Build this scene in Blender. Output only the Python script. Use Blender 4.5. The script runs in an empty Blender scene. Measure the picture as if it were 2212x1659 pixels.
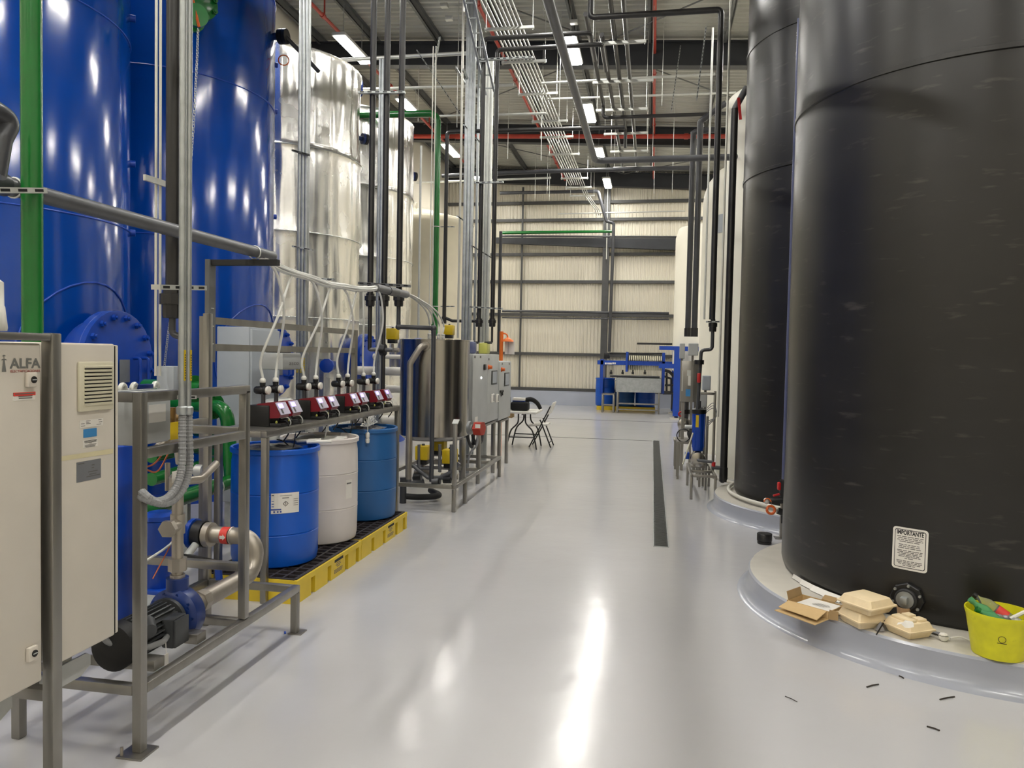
import bpy, bmesh, math, random
from mathutils import Vector, Matrix, noise
random.seed(7)
R_ = math.radians
scene = bpy.context.scene
col = scene.collection

# ---------------------------------------------------------------- camera
W, H, F, CH = 2212.0, 1659.0, 1640.0, 1.6
YAW, PITCH, ROLL = R_(10.43), R_(2.217), 0.02
fw = Vector((-math.sin(YAW)*math.cos(PITCH), math.cos(YAW)*math.cos(PITCH), -math.sin(PITCH)))
_r = Vector((math.cos(YAW), math.sin(YAW), 0.0)); _u = _r.cross(fw)
rt = _r*math.cos(ROLL) + _u*math.sin(ROLL)
up = -_r*math.sin(ROLL) + _u*math.cos(ROLL)
CAM = Vector((0, 0, CH))
cd = bpy.data.cameras.new('camera'); cam = bpy.data.objects.new('camera', cd); col.objects.link(cam)
cd.sensor_fit = 'HORIZONTAL'; cd.sensor_width = 36.0; cd.lens = 36.0*F/W
cd.clip_start = 0.02; cd.clip_end = 200
m3 = Matrix((rt, up, -fw)).transposed()
cam.matrix_world = Matrix.Translation(CAM) @ m3.to_4x4()
scene.camera = cam

# ---------------------------------------------------------------- world and exposure
w = bpy.data.worlds.new('world'); scene.world = w; w.use_nodes = True
w.node_tree.nodes['Background'].inputs[0].default_value = (0.9, 0.95, 1.0, 1)
w.node_tree.nodes['Background'].inputs[1].default_value = 0.05
vs = scene.view_settings
scene.display_settings.display_device = 'sRGB'
vs.view_transform = 'Standard'; vs.look = 'None'; vs.gamma = 1.0; vs.use_curve_mapping = False
vs.exposure = 0.06
cy = scene.cycles; cy.max_bounces = 5; cy.diffuse_bounces = 3; cy.glossy_bounces = 3; cy.transmission_bounces = 4; cy.caustics_reflective = False; cy.caustics_refractive = False
LAMP = 104.0           # radiance of a fixture's diffuser

# photo pixel -> point on a plane of the hall
def ray(x, y): return fw*F + rt*(x-W/2) - up*(y-H/2)
def GZ(x, y, z=0.0):
    d = ray(x, y); return CAM + d*((z-CH)/d.z)
def GY(x, y, Y):
    d = ray(x, y); return CAM + d*(Y/d.y)
def GX(x, y, X):
    d = ray(x, y); return CAM + d*(X/d.x)
def ZAT(X, Y, py):      # height of the point above (X, Y) that shows at row py
    a = X*fw.x + Y*fw.y; b = X*up.x + Y*up.y; k = (H/2-py)/F
    return CH + (k*a - b)/(up.z - k*fw.z)

# ---------------------------------------------------------------- materials
def lin(c):
    return tuple(((v/255)/12.92 if v <= 10.3 else ((v/255+0.055)/1.055)**2.4) for v in c) + (1,)
M = {}
def mat(name, c, rough=0.5, metal=0.0, var=0.12, scale=6.0, bump=0.0, bscale=40.0, coat=0.0, stretch=None, emit=0.0, ecol=None, spec=0.5, trans=0.0, rvar=0.0, detail=2.0, stain=None):
    m = bpy.data.materials.new(name); m.use_nodes = True; nt = m.node_tree; N = nt.nodes; L = nt.links
    b = N['Principled BSDF']; base = lin(c)
    b.inputs['Roughness'].default_value = rough; b.inputs['Metallic'].default_value = metal
    b.inputs['Specular IOR Level'].default_value = spec
    b.inputs['Coat Weight'].default_value = coat; b.inputs['Coat Roughness'].default_value = 0.12
    if trans: b.inputs['Transmission Weight'].default_value = trans; b.inputs['IOR'].default_value = 1.35
    tc = N.new('ShaderNodeTexCoord'); mp = N.new('ShaderNodeMapping'); L.new(tc.outputs['Object'], mp.inputs['Vector'])
    if stretch: mp.inputs['Scale'].default_value = stretch
    nz = N.new('ShaderNodeTexNoise'); nz.inputs['Scale'].default_value = scale; nz.inputs['Detail'].default_value = detail; nz.inputs['Roughness'].default_value = 0.6
    L.new(mp.outputs[0], nz.inputs['Vector'])
    if var:
        mx = N.new('ShaderNodeMix'); mx.data_type = 'RGBA'
        mx.inputs['A'].default_value = tuple(v*(1-var) for v in base[:3])+(1,)
        mx.inputs['B'].default_value = tuple(min(1, v*(1+var)) for v in base[:3])+(1,)
        rp = N.new('ShaderNodeMapRange'); rp.inputs['From Min'].default_value = 0.3; rp.inputs['From Max'].default_value = 0.7
        L.new(nz.outputs['Fac'], rp.inputs['Value']); L.new(rp.outputs[0], mx.inputs['Factor'])
        out = mx.outputs['Result']
        if stain:      # (colour, threshold, scale, stretch)
            n2 = N.new('ShaderNodeTexNoise'); n2.inputs['Scale'].default_value = stain[2]; n2.inputs['Detail'].default_value = 7
            mp2 = N.new('ShaderNodeMapping'); mp2.inputs['Scale'].default_value = stain[3]; L.new(tc.outputs['Object'], mp2.inputs['Vector']); L.new(mp2.outputs[0], n2.inputs['Vector'])
            r2 = N.new('ShaderNodeMapRange'); r2.inputs['From Min'].default_value = stain[1]; r2.inputs['From Max'].default_value = stain[1]+0.14; r2.inputs['To Max'].default_value = stain[4]
            L.new(n2.outputs['Fac'], r2.inputs['Value'])
            m2 = N.new('ShaderNodeMix'); m2.data_type = 'RGBA'; L.new(r2.outputs[0], m2.inputs['Factor']); L.new(out, m2.inputs['A']); m2.inputs['B'].default_value = lin(stain[0])
            out = m2.outputs['Result']
        L.new(out, b.inputs['Base Color'])
    else:
        b.inputs['Base Color'].default_value = base
    if rvar:
        rr = N.new('ShaderNodeMapRange'); rr.inputs['From Min'].default_value = 0.3; rr.inputs['From Max'].default_value = 0.7
        rr.inputs['To Min'].default_value = max(0.02, rough-rvar); rr.inputs['To Max'].default_value = rough+rvar
        L.new(nz.outputs['Fac'], rr.inputs['Value']); L.new(rr.outputs[0], b.inputs['Roughness'])
    if bump:
        nb = N.new('ShaderNodeTexNoise'); nb.inputs['Scale'].default_value = bscale; nb.inputs['Detail'].default_value = 4
        L.new(mp.outputs[0], nb.inputs['Vector'])
        bp = N.new('ShaderNodeBump'); bp.inputs['Strength'].default_value = bump; bp.inputs['Distance'].default_value = 0.02
        L.new(nb.outputs['Fac'], bp.inputs['Height']); L.new(bp.outputs[0], b.inputs['Normal'])
    if emit:
        b.inputs['Emission Color'].default_value = lin(ecol or c); b.inputs['Emission Strength'].default_value = emit
    M[name] = m; return m

# ---------------------------------------------------------------- mesh builder
def basis(d):
    d = Vector(d).normalized(); a = Vector((0, 0, 1)) if abs(d.z) < 0.9 else Vector((1, 0, 0))
    x = a.cross(d).normalized(); return x, d.cross(x), d
def fillet(pts, rad, seg=6):
    pts = [Vector(p) for p in pts]
    if rad <= 0 or len(pts) < 3: return pts
    out = [pts[0]]
    for i in range(1, len(pts)-1):
        a, p, b = pts[i-1], pts[i], pts[i+1]
        u = (a-p); v = (b-p); lu, lv = u.length, v.length; u.normalize(); v.normalize()
        ang = u.angle(v)
        if ang > math.pi-0.03: out.append(p); continue
        t = min(rad/math.tan(ang/2), lu*0.48, lv*0.48)
        s, e = p+u*t, p+v*t
        rr = t*math.tan(ang/2); c = p+(u+v).normalized()*(rr/math.sin(ang/2))
        va, vb = s-c, e-c; tot = va.angle(vb); ax = va.cross(vb).normalized()
        for k in range(seg+1): out.append(c+Matrix.Rotation(tot*k/seg, 3, ax)@va)
    out.append(pts[-1]); return out
def spline(pts, n=8):
    P = [Vector(p) for p in pts]; P = [P[0]*2-P[1]]+P+[P[-1]*2-P[-2]]; o = []
    for i in range(1, len(P)-2):
        a, b, c, d = P[i-1:i+3]
        for k in range(n):
            t = k/n
            o.append(0.5*((2*b)+(c-a)*t+(2*a-5*b+4*c-d)*t*t+(3*b-a-3*c+d)*t**3))
    o.append(P[-2]); return o
class MB:
    def __init__(s): s.v = []; s.f = []
    def add(s, vs, fs):
        n = len(s.v); s.v += [Vector(v) for v in vs]; s.f += [tuple(i+n for i in f) for f in fs]; return s
    def box(s, c, d, rz=0.0, rot=None):
        c = Vector(c); x, y, z = d[0]/2, d[1]/2, d[2]/2
        q = rot if rot is not None else Matrix.Rotation(rz, 3, 'Z')
        vs = [c+q@Vector(p) for p in ((-x,-y,-z),(x,-y,-z),(x,y,-z),(-x,y,-z),(-x,-y,z),(x,-y,z),(x,y,z),(-x,y,z))]
        return s.add(vs, [(3,2,1,0),(4,5,6,7),(0,1,5,4),(1,2,6,5),(2,3,7,6),(3,0,4,7)])
    def bb(s, x0, x1, y0, y1, z0, z1):
        return s.box(((x0+x1)/2, (y0+y1)/2, (z0+z1)/2), (abs(x1-x0), abs(y1-y0), abs(z1-z0)))
    def rbox(s, c, d, b=0.01, rz=0.0, seg=2, rot=None):
        bm = bmesh.new(); bmesh.ops.create_cube(bm, size=1.0)
        for v in bm.verts: v.co = Vector((v.co.x*d[0], v.co.y*d[1], v.co.z*d[2]))
        bmesh.ops.bevel(bm, geom=list(bm.edges), offset=b, segments=seg, affect='EDGES', profile=0.5)
        q = rot if rot is not None else Matrix.Rotation(rz, 3, 'Z'); c = Vector(c)
        bm.verts.index_update()
        s.add([c+q@v.co for v in bm.verts], [tuple(v.index for v in f.verts) for f in bm.faces]); bm.free(); return s
    def bar(s, a, b, wd, ht=None, upv=(0,0,1)):          # square bar from a to b
        a, b = Vector(a), Vector(b); d = (b-a); L = d.length; d.normalize(); ht = ht or wd
        u = Vector(upv)
        if abs(d.dot(u)) > 0.95: u = Vector((0,1,0))
        x = d.cross(u).normalized(); z = x.cross(d)
        q = Matrix((x, d, z)).transposed()
        return s.box((a+b)/2, (wd, L, ht), rot=q)
    def lathe(s, prof, p=(0,0,0), d=(0,0,1), n=24, closed=True):      # prof = [(radius, height)...]
        x, y, z = basis(d); p = Vector(p); vs = []; fs = []
        for r, h in prof:
            for k in range(n):
                a = 2*math.pi*k/n; vs.append(p+z*h+x*(r*math.cos(a))+y*(r*math.sin(a)))
        for i in range(len(prof)-1):
            for k in range(n):
                k2 = (k+1)%n; fs.append((i*n+k, i*n+k2, (i+1)*n+k2, (i+1)*n+k))
        if closed:
            fs.append(tuple(range(n-1, -1, -1))); fs.append(tuple((len(prof)-1)*n+k for k in range(n)))
        return s.add(vs, fs)
    def cyl(s, a, b, r, r2=None, n=16):
        a, b = Vector(a), Vector(b); return s.lathe([(r, 0), (r if r2 is None else r2, (b-a).length)], a, b-a, n)
    def tube(s, pts, r, n=10, bend=0.0, seg=6, cap=True):
        pts = fillet(pts, bend, seg); q = []
        for p in pts:
            p = Vector(p)
            if not q or (p-q[-1]).length > 1e-5: q.append(p)
        pts = q; N = len(pts); vs = []; fs = []
        d = (pts[1]-pts[0]).normalized(); x, y, _ = basis(d)
        for i, p in enumerate(pts):
            if i == 0: t = pts[1]-pts[0]
            elif i == N-1: t = pts[-1]-pts[-2]
            else: t = (pts[i+1]-p).normalized()+(p-pts[i-1]).normalized()
            t.normalize(); x = (x-t*x.dot(t)).normalized(); y = t.cross(x)
            sc = 1.0
            if 0 < i < N-1: sc = 1.0/max(0.35, math.sqrt(max(0.01, (1+(pts[i+1]-p).normalized().dot((p-pts[i-1]).normalized()))/2)))
            rr = r(i/(N-1)) if callable(r) else r
            for k in range(n):
                a = 2*math.pi*k/n; vs.append(p+x*(rr*math.cos(a))+y*(rr*math.sin(a)))
        for i in range(N-1):
            for k in range(n):
                k2 = (k+1)%n; fs.append((i*n+k, i*n+k2, (i+1)*n+k2, (i+1)*n+k))
        if cap: fs.append(tuple(range(n-1,-1,-1))); fs.append(tuple((N-1)*n+k for k in range(n)))
        return s.add(vs, fs)
    def sphere(s, c, r, n=12, m=8, sc=(1,1,1)):
        c = Vector(c); vs = []; fs = []
        for i in range(1, m):
            t = math.pi*i/m
            for k in range(n):
                a = 2*math.pi*k/n; vs.append(c+Vector((r*sc[0]*math.sin(t)*math.cos(a), r*sc[1]*math.sin(t)*math.sin(a), r*sc[2]*math.cos(t))))
        T = len(vs); vs.append(c+Vector((0,0,r*sc[2]))); vs.append(c-Vector((0,0,r*sc[2])))
        for i in range(m-2):
            for k in range(n):
                k2 = (k+1)%n; fs.append((i*n+k, (i+1)*n+k, (i+1)*n+k2, i*n+k2))
        for k in range(n):
            k2 = (k+1)%n; fs.append((T, k, k2)); fs.append((T+1, (m-2)*n+k2, (m-2)*n+k))
        return s.add(vs, fs)
    def torus(s, c, R, r, d=(0,0,1), n=24, m=8, a0=0.0, a1=2*math.pi):
        x, y, z = basis(d); c = Vector(c); full = abs(a1-a0-2*math.pi) < 1e-6
        pts = [c+x*(R*math.cos(a0+(a1-a0)*k/n))+y*(R*math.sin(a0+(a1-a0)*k/n)) for k in range(n+1)]
        return s.tube(pts, r, m, cap=not full)
    def prism(s, poly, a, b):          # poly in (u, v), extruded; a = function (u,v)->Vector, b = extrude vector
        b = Vector(b); n = len(poly); vs = [a(u, v) for u, v in poly]; vs += [p+b for p in vs]
        return s.add(vs, [tuple(range(n-1,-1,-1)), tuple(range(n, 2*n))]+[(i, (i+1)%n, n+(i+1)%n, n+i) for i in range(n)])
    def quad(s, a, b, c, d): return s.add([a, b, c, d], [(0,1,2,3)])
    def mesh(s, name, m, off=Vector((0,0,0)), smooth=40):
        me = bpy.data.meshes.new(name); me.from_pydata([tuple(v-off) for v in s.v], [], s.f)
        bm = bmesh.new(); bm.from_mesh(me); bmesh.ops.recalc_face_normals(bm, faces=bm.faces); bm.to_mesh(me); bm.free()
        if smooth:
            me.polygons.foreach_set('use_smooth', [True]*len(me.polygons)); me.set_sharp_from_angle(angle=R_(smooth))
        me.materials.append(M[m] if isinstance(m, str) else m); return me
    def part(s, name, m, parent, smooth=40):             # a part of a thing, coordinates in the thing's frame
        me = s.mesh(name, m, ORG.get(parent.name, Vector((0,0,0))), smooth)
        o = bpy.data.objects.new(name, me); col.objects.link(o); o.parent = parent
        ORG[o.name] = ORG.get(parent.name, Vector((0,0,0))); return o
    def thing(s, name, m, label, cat, group=None, kind=None, smooth=40):   # a thing that is one mesh
        x = [v.x for v in s.v]; y = [v.y for v in s.v]; z = [v.z for v in s.v]
        o0 = Vector(((min(x)+max(x))/2, (min(y)+max(y))/2, min(z)))
        me = s.mesh(name, m, o0, smooth); o = bpy.data.objects.new(name, me); col.objects.link(o); o.location = o0
        ORG[o.name] = o0; tag(o, label, cat, group, kind); return o
ORG = {}
def tag(o, label=None, cat=None, group=None, kind=None):
    if label: o['label'] = label
    if cat: o['category'] = cat
    if group: o['group'] = group
    if kind: o['kind'] = kind
    return o
def thing(name, label, cat, loc=(0,0,0), group=None, kind=None, local=False, rz=0.0):
    o = bpy.data.objects.new(name, None); col.objects.link(o); o.location = loc; o.empty_display_size = 0.1
    o.rotation_euler = (0, 0, rz); ORG[o.name] = Vector((0,0,0)) if local else Vector(loc)
    return tag(o, label, cat, group, kind)
def dup(root, loc, rz=None, label=None, group=None):
    r = root.copy(); col.objects.link(r); r.location = loc
    if rz is not None: r.rotation_euler = (0, 0, rz)
    if label: r['label'] = label
    if group: r['group'] = group
    for ch in list(root.children):
        c = ch.copy(); col.objects.link(c); c.parent = r
        for g in list(ch.children):
            d = g.copy(); col.objects.link(d); d.parent = c
    return r
def share(name, me, parent, loc, rz=0.0, rot=None, scale=None):       # one more piece with shared mesh data
    o = bpy.data.objects.new(name, me); col.objects.link(o); o.parent = parent
    o.location = Vector(loc)-ORG.get(parent.name, Vector((0,0,0))); o.rotation_euler = rot or (0, 0, rz)
    if scale: o.scale = scale
    return o
def text(parent, name, body, size, m, origin, xd, yd, ext=0.0008, width=None, bold=0.0, align='LEFT'):
    cu = bpy.data.curves.new('t', 'FONT'); cu.body = body; cu.size = 1.0; cu.align_x = align; cu.resolution_u = 3
    cu.extrude = 0.0; cu.offset = bold
    t = bpy.data.objects.new('t', cu); col.objects.link(t)
    dg = bpy.context.evaluated_depsgraph_get(); me = bpy.data.meshes.new_from_object(t.evaluated_get(dg))
    bpy.data.objects.remove(t)
    xs = [v.co.x for v in me.vertices]; ys = [v.co.y for v in me.vertices]
    wd = max(xs)-min(xs); sx = (width/wd) if width else size; x0 = min(xs) if align == 'LEFT' else (min(xs)+max(xs))/2
    xd, yd = Vector(xd).normalized(), Vector(yd).normalized(); off = ORG.get(parent.name, Vector((0,0,0)))
    for v in me.vertices: v.co = Vector(origin)+xd*((v.co.x-x0)*sx)+yd*(v.co.y*size)-off
    me.materials.clear(); me.materials.append(M[m])
    o = bpy.data.objects.new(name, me); col.objects.link(o); o.parent = parent; return o
# ---------------------------------------------------------------- material set
mat('floor_epoxy', (188,187,188), 0.17, var=0.03, scale=0.6, bump=0.16, bscale=3.4, spec=0.4, detail=2)
mat('plinth_epoxy', (160,163,172), 0.22, var=0.05, scale=1.5, bump=0.04, bscale=5)
mat('plinth_top', (196,191,180), 0.4, var=0.10, scale=3)
mat('curb_paint', (178,184,198), 0.35, var=0.05, scale=1.5)
mat('joint', (70,70,70), 0.7)
mat('wall_cream', (226,220,203), 0.42, var=0.03, scale=1.0)
mat('wall_plain', (216,209,192), 0.7, var=0.04, scale=0.8)
mat('deck', (176,176,168), 0.5, var=0.06, scale=1.2)
mat('beam_dark', (44,46,50), 0.5, var=0.12, scale=3)
mat('purlin_grey', (98,99,98), 0.5, var=0.1, scale=3)
mat('girt', (74,74,74), 0.5, var=0.1)
mat('blue_tank', (0,62,152), 0.14, var=0.04, scale=1.0, bump=0.045, bscale=1.5, coat=0.25, detail=2, stretch=(0.7,0.7,4.0))
mat('blue_seam', (46,82,182), 0.3, var=0.05)
mat('blue_steel', (16,66,166), 0.35, var=0.08)
mat('blue_dark', (20,48,112), 0.35, var=0.1)
mat('cladding', (242,241,236), 0.25, 0.92, var=0.03, scale=3, rvar=0.05)
mat('fibreglass', (222,214,190), 0.4, var=0.05, scale=2)
mat('white_poly', (234,230,214), 0.45, var=0.03, scale=1.5)
mat('black_poly', (30,29,28), 0.32, var=0.15, scale=2.2, bump=0.06, bscale=1.6, stretch=(0.8,0.8,2.0), detail=2, stain=((96,90,84), 0.62, 5.0, (1,1,5.0), 0.4))
mat('black_band', (30,30,31), 0.45, var=0.2)
mat('stainless', (150,147,141), 0.36, 0.85, var=0.12, scale=9, stretch=(1,1,0.2))
mat('stainless_tank', (178,174,168), 0.22, 1.0, var=0.05, scale=5, stretch=(6,6,0.15), rvar=0.05, bump=0.03, bscale=3)
mat('steel_pipe', (170,163,152), 0.4, 0.7, var=0.1, scale=8)
mat('galv', (172,176,176), 0.42, 0.75, var=0.12, scale=14)
mat('galv_light', (205,206,200), 0.4, 0.5, var=0.06, scale=10)
mat('conduit_white', (205,203,192), 0.4, 0.2, var=0.05)
mat('pvc_black', (38,37,37), 0.32, var=0.2, scale=7)
mat('pvc_grey', (92,93,96), 0.35, var=0.1, scale=7)
mat('pvc_dark', (62,63,67), 0.33, var=0.12, scale=7)
mat('pvc_white', (218,214,203), 0.4, var=0.05)
mat('green_pipe', (20,108,42), 0.25, var=0.1, scale=5, coat=0.2)
mat('red_pipe', (172,58,44), 0.4, var=0.1, scale=6)
mat('red', (190,32,34), 0.35, var=0.1)
mat('orange', (214,98,34), 0.4, var=0.1)
mat('orange_bright', (238,120,44), 0.35, var=0.05)
mat('yellow', (226,196,52), 0.45, var=0.07, scale=5)
mat('yellow_act', (206,176,22), 0.4, var=0.08)
mat('yellow_bucket', (214,210,28), 0.4, var=0.10, scale=12, stain=((120,116,40), 0.66, 14.0, (1,1,1), 0.6))
mat('grate', (52,46,48), 0.6, var=0.15)
mat('cab_white', (205,198,186), 0.38, var=0.02)
mat('cab_grey', (178,180,178), 0.4, var=0.03)
mat('cab_grey_blue', (168,174,180), 0.4, var=0.03)
mat('vent_cream', (206,200,176), 0.45, var=0.03)
mat('dark', (24,23,22), 0.6, var=0.15)
mat('dark_gap', (12,12,12), 0.9, var=0.0)
mat('black_plastic', (22,22,23), 0.4, var=0.1)
mat('rubber', (36,36,37), 0.6, var=0.15)
mat('motor_grey', (66,68,70), 0.42, var=0.15, scale=12)
mat('logo_grey', (112,112,108), 0.5, var=0.0)
mat('logo_red', (168,92,84), 0.5, var=0.0)
mat('ink', (26,26,28), 0.6, var=0.0)
mat('ink_soft', (104,101,98), 0.6, var=0.0)
mat('paper', (226,222,214), 0.55, var=0.03)
mat('paper_blue', (58,132,190), 0.5, var=0.05)
mat('paper_red', (212,62,52), 0.5, var=0.05)
mat('print_blue', (66,84,160), 0.5, var=0.0)
mat('tape', (214,204,166), 0.5, var=0.06)
mat('plate_metal', (150,152,156), 0.35, 0.6, var=0.08)
mat('flex_grey', (140,141,142), 0.45, var=0.06)
mat('drum_blue', (10,86,190), 0.33, var=0.06, scale=3)
mat('drum_blue_dull', (34,92,150), 0.4, var=0.06, scale=3)
mat('drum_white', (214,207,202), 0.4, var=0.05, scale=3)
mat('drum_top', (120,150,190), 0.4, var=0.12, scale=6)
mat('dose_red', (120,24,36), 0.35, var=0.08)
mat('dose_panel', (176,170,190), 0.35, var=0.04)
mat('lcd', (150,120,255), 0.3, var=0.0, emit=2.6, ecol=(168,140,255))
mat('led', (255,255,255), 0.3, var=0.0, emit=4.0)
mat('tube_white', (226,226,220), 0.35, var=0.04, spec=0.6)
mat('brass', (140,108,60), 0.4, 0.7, var=0.15)
mat('copper', (190,104,62), 0.45, 0.3, var=0.1)
mat('cardboard', (196,166,118), 0.75, var=0.06, scale=10)
mat('cardboard_dark', (160,132,92), 0.8, var=0.06, scale=10)
mat('pulp', (226,206,168), 0.7, var=0.04, scale=18, bump=0.05, bscale=160)
mat('plastic_white', (224,222,214), 0.4, var=0.04)
mat('cup_paper', (196,160,122), 0.6, var=0.08)
mat('film', (200,200,205), 0.2, var=0.1, trans=0.6)
mat('pet_green', (120,205,140), 0.12, var=0.06, trans=0.5)
mat('pet_clear', (225,232,228), 0.1, var=0.03, trans=0.85)
mat('grille_dark', (70,72,70), 0.5, 0.4, var=0.15)
mat('press_plate', (176,174,150), 0.5, var=0.04)
mat('fabric_black', (20,20,21), 0.85, var=0.2, scale=30)
mat('press_handle', (240,234,206), 0.5, var=0.02)
mat('lamp_body', (190,190,186), 0.5, var=0.03)
mat('lamp_glow', (255,252,244), 0.4, var=0.0, emit=LAMP, ecol=(255,252,245))
mat('cloudy_blue', (84,90,122), 0.2, var=0.05)
mat('yellow_green', (196,196,96), 0.3, var=0.05)
mat('stick', (226,222,200), 0.6, var=0.05)
mat('debris', (52,46,40), 0.8, var=0.2)
# ---------------------------------------------------------------- the hall
XL, XR, YB, YF = -6.75, 4.6, 24.5, -5.0
def zroof(x): return 7.42 - 0.05*x            # underside of the roof sheets
def struct(o): o['kind'] = 'structure'; return o
fl = MB().bb(XL-0.2, XR+0.2, YF-0.2, YB+0.2, -0.15, 0.0)
floor = struct(fl.thing('floor', 'floor_epoxy', 'glossy pale grey epoxy floor of the hall', 'floor'))
for nm, ya, xa, xb in (('trim_1', 14.74, -6.6, 0.05), ('trim_2', 19.1, -6.6, 1.0)):
    struct(MB().bb(xa, xb, ya, ya+0.03, 0.0, 0.003).thing(nm, 'joint', 'thin dark joint across the pale floor, %s' % ('meeting the drain end' if nm == 'trim_1' else 'in front of the filter press'), 'joint'))
# side walls
struct(MB().bb(XL-0.15, XL, YF, YB, 0, 7.9).thing('wall_left', 'wall_plain', 'plain beige side wall behind the silver and blue tanks', 'wall'))
struct(MB().bb(XR, XR+0.15, YF, YB, 0, 7.4).thing('wall_right', 'wall_plain', 'plain beige side wall behind the black tanks', 'wall'))
struct(MB().bb(XL-0.15, XR+0.15, YF-0.15, YF, 0, 8.0).thing('wall_front', 'wall_plain', 'plain beige end wall behind the viewer', 'wall'))
# back wall: ribbed sheets, girts, column, painted curb
wb = struct(thing('wall_back', 'cream ribbed metal end wall with dark girts above a grey-blue curb', 'wall', (0, YB, 0)))
MB().bb(XL, XR, YB+0.06, YB+0.2, 0, 7.9).part('backing', 'wall_cream', wb)
MB().bb(XL, XR, YB-0.14, YB+0.06, 0, 0.46).part('curb', 'curb_paint', wb)
MB().bb(XL, XR, YB-0.15, YB-0.02, 0.46, 0.55).part('base_rail', 'girt', wb)
pw = 0.9; prof = []
nr = 8
for i in range(nr):
    x = i*pw/nr; prof += [(x, 0.0), (x+0.018, 0.028), (x+0.045, 0.028), (x+0.063, 0.0)]
prof.append((pw-0.004, 0.0))
pm = MB(); vs = [Vector((x, -d, 0)) for x, d in prof]+[Vector((x, -d, 7.3)) for x, d in prof]; n = len(prof)
pm.add(vs, [(i, i+1, n+i+1, n+i) for i in range(n-1)])
pme = pm.mesh('wall_panel', 'wall_cream', smooth=0)
k = 0; x = XL
while x < XR-0.2:
    share('wall_panel', pme, wb, (x, YB, 0.5)); x += pw; k += 1
for y in (763, 677, 605, 545, 470, 432):
    z = ZAT(-1.5, YB-0.1, y+4)
    MB().bb(XL, XR, YB-0.14, YB-0.03, z-0.045, z+0.045).part('girt', 'girt', wb)
for px in (1308, 1126):
    p = GY(px, 600, YB-0.2)
    if px > 1200:
        q = MB(); q.bb(p.x-0.10, p.x+0.10, YB-0.34, YB-0.32, 0.0, 7.0); q.bb(p.x-0.10, p.x+0.10, YB-0.16, YB-0.14, 0.0, 7.0); q.bb(p.x-0.01, p.x+0.01, YB-0.32, YB-0.16, 0, 7.0)
        q.part('column', 'girt', wb)
    else:
        MB().bb(p.x-0.03, p.x+0.03, YB-0.18, YB-0.14, 0.5, 7.0).part('sag_rod', 'girt', wb)
# tapered crane beam across the back wall
zb0, zb1 = ZAT(-4.5, YB-0.4, 512), ZAT(0.6, YB-0.4, 515)
q = MB(); a = ZAT(-4.6, YB-0.4, 524); b = ZAT(0.8, YB-0.4, 543)
q.add([(-5.2, YB-0.36, zb0), (2.2, YB-0.36, zb1), (2.2, YB-0.36, b-0.02), (-5.2, YB-0.36, a), (-5.2, YB-0.2, zb0), (2.2, YB-0.2, zb1), (2.2, YB-0.2, b-0.02), (-5.2, YB-0.2, a)], [(3,2,1,0),(4,5,6,7),(0,1,5,4),(1,2,6,5),(2,3,7,6),(3,0,4,7)])
q.part('cross_beam', 'beam_dark', wb)
# roof
cl = struct(thing('ceiling', 'pale corrugated metal roof on dark steel rafters and purlins', 'ceiling', (0, 10, 7.4)))
pl = 1.05; prof = []
for i in range(6):
    y = i*pl/6; prof += [(y, 0.0), (y+0.03, 0.035), (y+0.08, 0.035), (y+0.11, 0.0)]
prof.append((pl-0.006, 0.0))
pm = MB(); n = len(prof)
pm.add([Vector((XL-0.2, y, zroof(XL-0.2)+d)) for y, d in prof]+[Vector((XR+0.2, y, zroof(XR+0.2)+d)) for y, d in prof], [(i, i+1, n+i+1, n+i) for i in range(n-1)])
pme = pm.mesh('roof_sheet', 'deck', smooth=0); y = YF-0.2
while y < YB+0.1:
    share('roof_sheet', pme, cl, ORG[cl.name]+Vector((0, y, 0))-ORG[cl.name]); y += pl
q = MB(); q.add([(XL-0.3, YF-0.3, zroof(XL-0.3)+0.07), (XR+0.3, YF-0.3, zroof(XR+0.3)+0.07), (XR+0.3, YB+0.3, zroof(XR+0.3)+0.07), (XL-0.3, YB+0.3, zroof(XL-0.3)+0.07)], [(0,1,2,3)]); q.part('roof_skin', 'deck', cl)
def sloped(mb, x0, x1, y0, y1, d0, d1):       # a bar following the roof slope
    return mb.add([(x0,y0,zroof(x0)+d0),(x1,y0,zroof(x1)+d0),(x1,y1,zroof(x1)+d0),(x0,y1,zroof(x0)+d0),(x0,y0,zroof(x0)+d1),(x1,y0,zroof(x1)+d1),(x1,y1,zroof(x1)+d1),(x0,y1,zroof(x0)+d1)], [(3,2,1,0),(4,5,6,7),(0,1,5,4),(1,2,6,5),(2,3,7,6),(3,0,4,7)])
for y in (-1.4, 3.8, 9.0, 14.2, 19.4, 24.2):
    q = MB(); sloped(q, XL, XR, y-0.01, y+0.01, -0.56, -0.12); sloped(q, XL, XR, y-0.1, y+0.1, -0.57, -0.55); sloped(q, XL, XR, y-0.1, y+0.1, -0.14, -0.12)
    q.part('rafter', 'beam_dark', cl)
    if y < 24: MB().bb(XL, XL+0.3, y-0.1, y+0.1, 0, zroof(XL)-0.5).part('column', 'beam_dark', cl)
for x in (-6.55, -5.44, -4.15, -2.83, -1.5, -0.17, 1.15, 2.5, 3.8):
    q = MB(); z = zroof(x)
    q.bb(x-0.006, x+0.006, YF, YB, z-0.14, z-0.005); q.bb(x-0.05, x+0.006, YF, YB, z-0.14, z-0.13); q.bb(x-0.006, x+0.05, YF, YB, z-0.015, z-0.005)
    q.part('purlin', 'purlin_grey', cl)
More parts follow.
